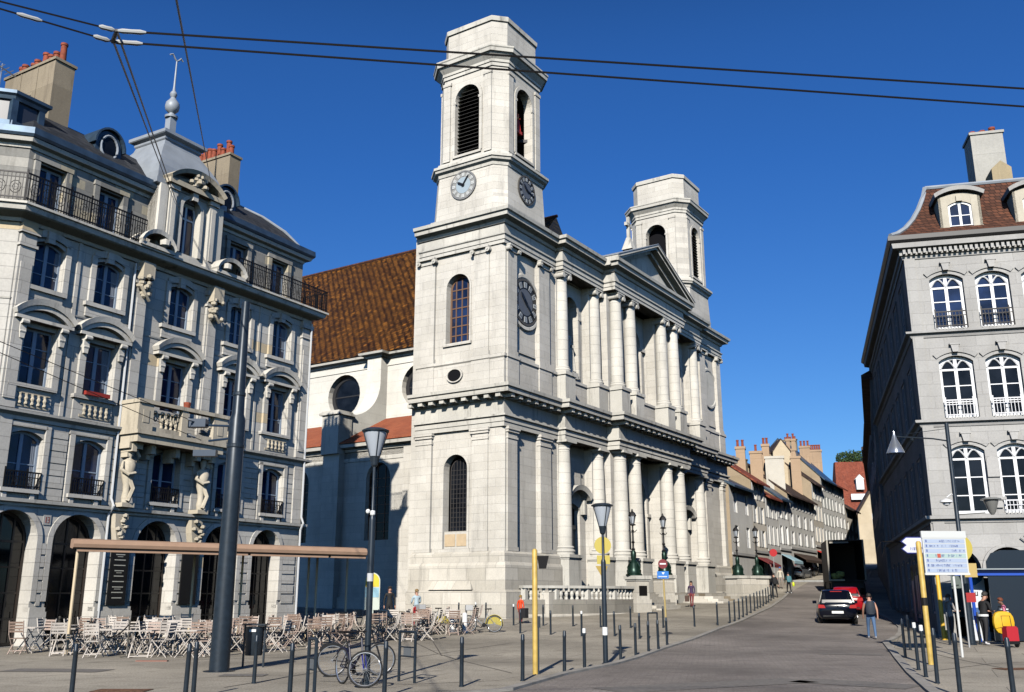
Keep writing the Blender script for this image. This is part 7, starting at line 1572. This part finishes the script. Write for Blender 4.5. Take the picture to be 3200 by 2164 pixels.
# ================================================================ BICYCLES
def bicycle(P, rz, label, fc, steer=0., group=None, share=False, lean=0.):
    r = empty('bicycle', P, 0, label, 'bicycle', group); r.rotation_euler = (lean, 0, rz); R = .34; wb = 1.06
    fm = mat(*fc); TY = mat('tyre rubber', (.012,.012,.012), .8); AL = mat('bright rim metal', (.55,.56,.58), .3, .8)
    def wheel(cx, ang):
        T_ = lambda x, y, z: (cx+x*cos(ang), x*sin(ang)+y, z)
        b = B(); b.tube([T_(R*.96*cos(2*pi*j/28), 0, R+R*.96*sin(2*pi*j/28)) for j in range(29)], .02, 7); w = b.obj('wheel', TY, r, smooth=True)
        b = B(); b.tube([T_(R*.89*cos(2*pi*j/28), 0, R+R*.89*sin(2*pi*j/28)) for j in range(29)], .012, 5); 
        for q in range(16): a = 2*pi*q/16; b.bar(T_(.02*cos(a+.5), 0, R+.02*sin(a+.5)), T_(R*.88*cos(a), 0, R+R*.88*sin(a)), .003)
        b.tube([T_(0, -.04, R), T_(0, .04, R)], .022, 8); b.obj('rim', AL, w)
    wheel(0, 0); wheel(wb, steer)
    BB = (.43, 0, .29); ST = (.28, 0, .78); HT = (.88, 0, .82); HB = (.92, 0, .66)
    b = B(); b.tube([BB, ST], .018, 7); b.tube([BB, HB], .022, 7)
    if not share: b.tube([(.3, 0, .72), HT], .017, 7)
    for sy in (-.05, .05): b.tube([(0, sy, R), BB], .011, 5); b.tube([(0, sy, R), (.3, 0, .72)], .01, 5)
    b.tube([HB, HT, (.86, 0, .9)], .02, 7); b.obj('frame', fm, r, smooth=True)
    b = B(); c_, s_ = cos(steer), sin(steer)
    for sy in (-.055, .055): b.tube([(wb-s_*sy*0, sy*c_, R), (.97, sy*c_, .62), (.92, sy*c_*.5, .66)], .012, 6)
    b.obj('fork', mat('deep blue fork paint', (.012,.015,.2), .35) if steer > .5 else fm, r)
    b = B(); b.tube([(.86, 0, .88), (.83, 0, 1.0)], .014, 6); b.tube([(.83-.1+s_*.0, -.28*c_, 1.02), (.86, -.12*c_, 1.03), (.86, .12*c_, 1.03), (.73, .28*c_, 1.02)], .013, 6); b.obj('handlebar', IRON, r, smooth=True)
    b = B(); b.tube([ST, (.25, 0, .9)], .013, 6); b.loft([[(x, y*w, .92+dz) for y, dz in ((-1, 0), (-.5, .03), (.5, .03), (1, 0), (0, -.02))] for x, w in ((.12, .075), (.2, .08), (.3, .03), (.4, .018))]); b.obj('saddle', IRON, r)
    b = B(); b.tube([(.43, -.07, .29), (.43, .07, .29)], .02, 8); b.tube([(.43, .07, .29), (.56, .08, .2)], .01, 5); b.tube([(.43, -.07, .29), (.3, -.08, .38)], .01, 5); b.box(.52, .61, .07, .17, .19, .21); b.box(.26, .35, -.17, -.07, .37, .39); b.loft([[(.43+.09*cos(a), y, .29+.09*sin(a)) for a in [2*pi*j/16 for j in range(16)]] for y in (.05, .055)]); b.obj('crankset', IRON, r)
    if share:
        b = B(); n = 12
        b.loft([[(R*1.08*cos(a), y, R+R*1.08*sin(a)) for a in [-.2+pi*1.15*j/n for j in range(n+1)]]+[(R*.1*cos(a), y, R+R*.1*sin(a)) for a in [-.2+pi*1.15*j/n for j in range(n, -1, -1)]] for y in (-.05, -.035)]); b.obj('wheel_guard', mat('yellow grey guard', (.42,.34,.05), .5), r)
        b = B(); b.box(.9, 1.2, -.16, .16, .86, .89); b.box(.9, .91, -.16, .16, .86, 1.08); b.box(1.19, 1.2, -.16, .16, .86, 1.08); b.box(.9, 1.2, -.16, -.15, .86, 1.08); b.box(.9, 1.2, .15, .16, .86, 1.08); b.obj('basket', mat('light grey basket', (.4,.4,.4), .5), r)
    else:
        b = B(); b.tube([(R*1.05*cos(a), 0, R+R*1.05*sin(a)) for a in [.3+2.2*j/10 for j in range(11)]], .02, 5); b.obj('mudguard', fm, r)
    return r
Pw = gp(1143, 2152); Pr = gp(1068, 2138)
an = atan2(Pw[1]-Pr[1], Pw[0]-Pr[0]); bicycle((Pr[0], Pr[1], Pr[2]), an, 'bicycle with a blue frame leaning at the foot of the slender lamp post', ('dark navy frame paint', (.008,.009,.03), .35), steer=.75+.2)
Pq = gp(1112, 2118); bicycle((Pq[0]-.55, Pq[1]+.15, Pq[2]), .35, 'black bicycle half hidden behind the blue framed one', ('black frame paint', (.015,.015,.016), .4))
P = gp(1545, 1977); bicycle((P[0], P[1], P[2]), pi+.12, 'share bicycle with a yellow rear guard standing clear of its dock', ('grey share frame', (.25,.26,.27), .4), share=True)
P = gp(1400, 1974); bicycle((P[0]-.2, P[1]+.2, P[2]), pi+.5, 'grey share bicycle locked at the left white dock', ('grey share frame', (.25,.26,.27), .4), share=True)
P = gp(1360, 1972); bicycle((P[0]-.2, P[1]+.3, P[2]), pi-.5, 'darker bicycle at the end of the tables beside the docks', ('black frame paint', (.015,.015,.016), .4))
# ================================================================ VEHICLES
def car(P, rz, label, col, L=4.1, W=1.76, H=1.47, hatch=True, plate=True, name='parked_car', front=False):
    "x across, y along (rear at y=0)"
    r = empty(name, P, rz, label, 'car'); paint = mat(*col); paint.node_tree.nodes['Principled BSDF'].inputs['Specular IOR Level'].default_value = .25; paint.node_tree.nodes['Principled BSDF'].inputs['Coat Weight'].default_value = .12
    w = W/2; b = B()
    def sec(y, hw, zb, zs, zc): return [(-hw*.86, y, zb), (-hw*.97, y, zb+.12), (-hw, y, (zb+zs)/2), (-hw*.97, y, zs-.06), (-hw*.88, y, zs), (-hw*.3, y, zc), (hw*.3, y, zc), (hw*.88, y, zs), (hw*.97, y, zs-.06), (hw, y, (zb+zs)/2), (hw*.97, y, zb+.12), (hw*.86, y, zb)]
    b.loft([sec(0, w*.86, .34, .78, .8), sec(.04, w*.93, .3, .88, .92), sec(.18, w*.98, .26, .95, .98), sec(.6, w, .22, .97, 1.0), sec(L*.5, w, .2, .95, .97), sec(L*.72, w, .2, .93, .95), sec(L*.9, w*.96, .22, .82, .87), sec(L*.97, w*.88, .26, .7, .74), sec(L, w*.78, .32, .6, .62)])
    body = b.obj('body', paint, r, smooth=True)
    g = B(); G_ = lambda y, hb, ht, z0, z1: [(-hb, y, z0), (-ht, y, z1), (-ht*.7, y, z1+.03), (ht*.7, y, z1+.03), (ht, y, z1), (hb, y, z0)]
    z0 = .93; g.loft([G_(.1, w*.86, w*.8, z0, z0+.02), G_(.16, w*.87, w*.77, z0, z0+.2), G_(.38, w*.87, w*.7, z0, H-.12), G_(.62, w*.88, w*.69, z0, H-.04), G_(L*.38, w*.9, w*.7, z0, H-.03), G_(L*.5, w*.9, w*.7, z0, H-.08), G_(L*.7, w*.86, w*.76, z0, z0+.03)])
    g.obj('cabin', paint, r, smooth=True)
    q = B(); q.loft([[(-hw_*w, y, z), (hw_*w, y, z), (hw_*w, y+.03, z+.01), (-hw_*w, y+.03, z+.01)] for hw_, y, z in ((.76, .1, z0+.04), (.74, .135, z0+.19), (.65, .345, H-.15), (.63, .4, H-.1))]); q.obj('rear_window', GLASS, r)
    for s_ in (-1, 1):
        q = B(); q.loft([[(s_*w*k1, y, z) for y, z, k1 in ((.5, 1.0, .895), (L*.62, 1.0, .895), (L*.48, H-.14, .735), (.62, H-.12, .725))], [(s_*(w*k1-.02), y, z) for y, z, k1 in ((.5, 1.0, .895), (L*.62, 1.0, .895), (L*.48, H-.14, .735), (.62, H-.12, .725))]]); q.obj('side_window', GLASS, r)
        q = B(); q.loft([[(s_*w*a, y, z) for a, z in ((.6, .74), (.97, .74), (.95, .9), (.66, .88))] for y in (-.01 if not front else L-.3, .12 if not front else L-.1)]); q.obj('tail_light' if not front else 'headlight', mat('red lamp lens', (.35,.01,.01), .25) if not front else WCAP, r)
        q = B(); q.loft([[(s_*(w+dx), L*.62+dy, z) for dx, dy in ((-.02, 0), (.17, -.02), (.17, .08), (-.02, .08))] for z in (.93, 1.07)]); q.obj('wing_mirror', paint, r)
        for y in (.75, L-.8):
            q = B(); q.loft([[(s_*x, y+.315*cos(a), .315+.315*sin(a)) for a in [2*pi*j/20 for j in range(20)]] for x in (w-.2, w+.0)]); t = q.obj('wheel', mat('tyre rubber'), r, smooth=True)
            q = B(); q.loft([[(s_*x, y+.2*cos(a), .315+.2*sin(a)) for a in [2*pi*j/14 for j in range(14)]] for x in (w, w+.012)]); q.obj('rim', mat('alloy rim', (.3,.3,.32), .3, .8), t)
    if plate: q = B(); q.box(-.26, .26, -.02, .06, .5, .61); q.obj('number_plate', mat('number plate white', (.75,.75,.72), .4), r)
    q = B(); q.box(-w*.75, w*.75, .0, .06, .34, .42); q.obj('bumper_strip', mat('dark bumper plastic', (.02,.02,.022), .6), r)
    q = B(); q.box(-w*.3, w*.3, .35, .37, H-.1, H-.07); q.obj('brake_light', mat('red lamp lens'), r)
    q = B(); q.lathe(-.0, .0, [(0, -.05), (.06, -.02), (.06, .02), (0, .05)], 12, .82); q.obj('badge', mat('chrome', (.6,.6,.62), .15, 1.), r)
    return r
P = gp(2620, 1953); car((P[0]+.05, P[1]+.1, P[2]), radians(-16), 'black hatchback seen from behind, nearest car in the street', ('black car paint', (.003,.004,.009), .12), H=1.58)
_q = at(2643, 1850, 54.); car((_q[0], 54., gz(54.)), radians(-18), 'bright red car just ahead of the black hatchback', ('red car paint', (.30,.005,.01), .3), H=1.5)
P = gp(2480, 1811); car((P[0], P[1], P[2]), radians(-32), 'grey silver car parked on the left of the street beyond the people', ('silver car paint', (.25,.26,.28), .25, .6), H=1.45)
P = gp(2516, 1803); car((P[0], P[1], P[2]), radians(-26), 'dark car parked beyond the silver one on the left of the street', ('dark grey car paint', (.05,.05,.055), .25, .4), H=1.45)
# lorry
Yt = 74.; a = at(2594, 1840, Yt); c = at(2704, 1840, Yt); zt = at(2640, 1688, Yt)[2]; zg = gz(Yt); w = (c[0]-a[0])
r = empty('box_lorry', (a[0], Yt, zg), radians(-14), 'large black box lorry with its back open standing on the right of the street', 'lorry')
LK = mat('black lorry panel', (.01,.01,.011), .6); H_ = zt-zg; fl_ = at(2640, 1813, Yt)[2]-zg
b = B(); b.box(0, .08, 0, 6.5, fl_, H_); b.box(w-.08, w, 0, 6.5, fl_, H_); b.box(0, w, 0, 6.5, H_-.08, H_); b.box(0, w, 0, 6.5, fl_-.1, fl_); b.box(0, w, 6.4, 6.5, fl_, H_); b.obj('box_body', LK, r)
b = B(); b.box(-.02, .1, -.05, 0, fl_, H_); b.box(w-.1, w+.02, -.05, 0, fl_, H_); b.box(.2, w*.6, -.06, 0, H_-.26, H_-.14); b.obj('door_frame', mat('pale lorry trim', (.28,.26,.22), .5), r)
b = B(); b.box(0, w*.42, -.08, .0, fl_-.08, fl_+.04); b.obj('tail_sill', mat('cream lorry sill', (.55,.48,.33), .5), r)
b = B(); b.box(.15, w-.15, .3, 6.3, .55, fl_-.1); b.box(.1, w-.1, 6.7, 8.6, .5, H_*.75); b.obj('chassis', LK, r)
for s_ in (0, 1):
    for y in (1.2, 7.4): b = B(); x = .05+s_*(w-.4); b.loft([[(x+dx, y+.48*cos(t), .48+.48*sin(t)) for t in [2*pi*j/18 for j in range(18)]] for dx in (0, .3)]); b.obj('wheel', mat('tyre rubber'), r)
b = B()
for i in range(7): b.lathe(.3+R_.uniform(0, .7), .5+R_.uniform(0, .3), [(0, -.22), (.2, -.14), (.24, 0), (.16, .16), (0, .2)], 8, fl_+.25+R_.uniform(0, .35))
o = b.obj('sack_heap', mat('yellow green sacks', (.42,.42,.12), .8, noise=.4, nscale=5)); 
o.location = r.location; o.rotation_euler = r.rotation_euler; tag(o, 'small heap of yellowish sacks inside the open back of the lorry', 'sacks')
# parasols and shop front bits up the street
P = gp(2497, 1795); zt = at(2497, 1720, P[1]); r = empty('closed_parasol', P, 0, 'closed orange yellow parasol standing outside the shops', 'parasol')
b = B(); hh = zt[2]-P[2]; b.lathe(0, 0, [(.55, .4), (.5, .6), (.38, hh*.6), (.2, hh*.92), (.05, hh)], 10); b.obj('cloth', mat('orange yellow cloth', (.65,.33,.02), .7), r, smooth=True); b = B(); b.tube([(0, 0, 0), (0, 0, hh+.1)], .04, 6); b.obj('pole', IRON, r)
P = gp(2424, 1840); q = at(2424, 1728, P[1]); r = empty('no_entry_sign', P, 0, 'round red sign on a pole beyond the bollard row', 'sign')
b = B(); b.loft([[(.32*cos(2*pi*j/24), y, q[2]-P[2]+.32*sin(2*pi*j/24)) for j in range(24)] for y in (-.03, 0)]); b.obj('disc', mat('sign red', (.4,.01,.015), .5), r); b = B(); b.tube([(0, .03, 0), (0, .03, q[2]-P[2])], .035, 6); b.obj('post', mat('galvanised post'), r)
# ================================================================ camera, light, sky
cam = bpy.data.cameras.new('camera'); co = bpy.data.objects.new('camera', cam); COL.objects.link(co)
cam.sensor_width = 36; cam.lens = 36*F_/3200.; cam.clip_end = 3000; cam.clip_start = .1
co.location = (0, 0, EYE); co.rotation_euler = (pi/2+TH, 0, 0); SC.camera = co
SUN_EL, SUN_AZ = radians(28.5), radians(190)      # azimuth clockwise from +Y (the view direction)
sd = bpy.data.lights.new('sun', 'SUN'); sd.energy = 5.; sd.angle = radians(.5); sd.color = (1, .945, .85)
so = bpy.data.objects.new('sun', sd); COL.objects.link(so); so.rotation_euler = (pi/2-SUN_EL, 0, pi-SUN_AZ) 
so.location = (-10, -20, 30)
w = bpy.data.worlds.new('World'); SC.world = w; w.use_nodes = True; nt = w.node_tree
sk = nt.nodes.new('ShaderNodeTexSky'); sk.sky_type = 'NISHITA'; sk.sun_disc = False; sk.sun_elevation = SUN_EL; sk.sun_rotation = SUN_AZ
sk.air_density = 1.0; sk.dust_density = .8; sk.ozone_density = 3.; sk.altitude = 1200
hs_ = nt.nodes.new('ShaderNodeHueSaturation'); hs_.inputs['Saturation'].default_value = 1.12; hs_.inputs['Value'].default_value = 1.
tm = nt.nodes.new('ShaderNodeMix'); tm.data_type = 'RGBA'; tm.blend_type = 'MULTIPLY'; tm.inputs[0].default_value = 1; tm.inputs[7].default_value = (.40, .80, 1.22, 1)
tcv = nt.nodes.new('ShaderNodeTexCoord'); sxv = nt.nodes.new('ShaderNodeSeparateXYZ'); nt.links.new(tcv.outputs['Generated'], sxv.inputs[0])
mv_ = nt.nodes.new('ShaderNodeMapRange'); mv_.inputs[1].default_value = .02; mv_.inputs[2].default_value = .42; nt.links.new(sxv.outputs[2], mv_.inputs[0])
tc_ = nt.nodes.new('ShaderNodeMix'); tc_.data_type = 'RGBA'; tc_.inputs[6].default_value = (.62, .84, 1.02, 1); tc_.inputs[7].default_value = (.38, .78, 1.25, 1)
nt.links.new(mv_.outputs[0], tc_.inputs[0]); nt.links.new(tc_.outputs[2], tm.inputs[7])
nt.links.new(sk.outputs[0], hs_.inputs['Color']); nt.links.new(hs_.outputs[0], tm.inputs[6])
tcw = nt.nodes.new('ShaderNodeTexCoord'); sxw = nt.nodes.new('ShaderNodeSeparateXYZ'); nt.links.new(tcw.outputs['Generated'], sxw.inputs[0])
# elevation gain shaped to cut fill light: brighter band below 40 degrees, dark towards the zenith
mrw = nt.nodes.new('ShaderNodeMapRange'); mrw.interpolation_type = 'SMOOTHSTEP'; mrw.inputs[1].default_value = .5; mrw.inputs[2].default_value = .8; mrw.inputs[3].default_value = 1.35; mrw.inputs[4].default_value = .3; nt.links.new(sxw.outputs[2], mrw.inputs[0])
ml = nt.nodes.new('ShaderNodeMix'); ml.data_type = 'RGBA'; ml.blend_type = 'MULTIPLY'; ml.clamp_result = False; ml.inputs[0].default_value = 1; nt.links.new(tm.outputs[2], ml.inputs[6]); nt.links.new(mrw.outputs[0], ml.inputs[7])
nt.links.new(ml.outputs[2], nt.nodes['Background'].inputs[0]); nt.nodes['Background'].inputs[1].default_value = .062
SC.view_settings.view_transform = 'Standard'; SC.view_settings.look = 'None'; SC.view_settings.exposure = .28; SC.view_settings.gamma = 1
try: SC.cycles.max_bounces = 6; SC.cycles.diffuse_bounces = 0
except Exception: pass
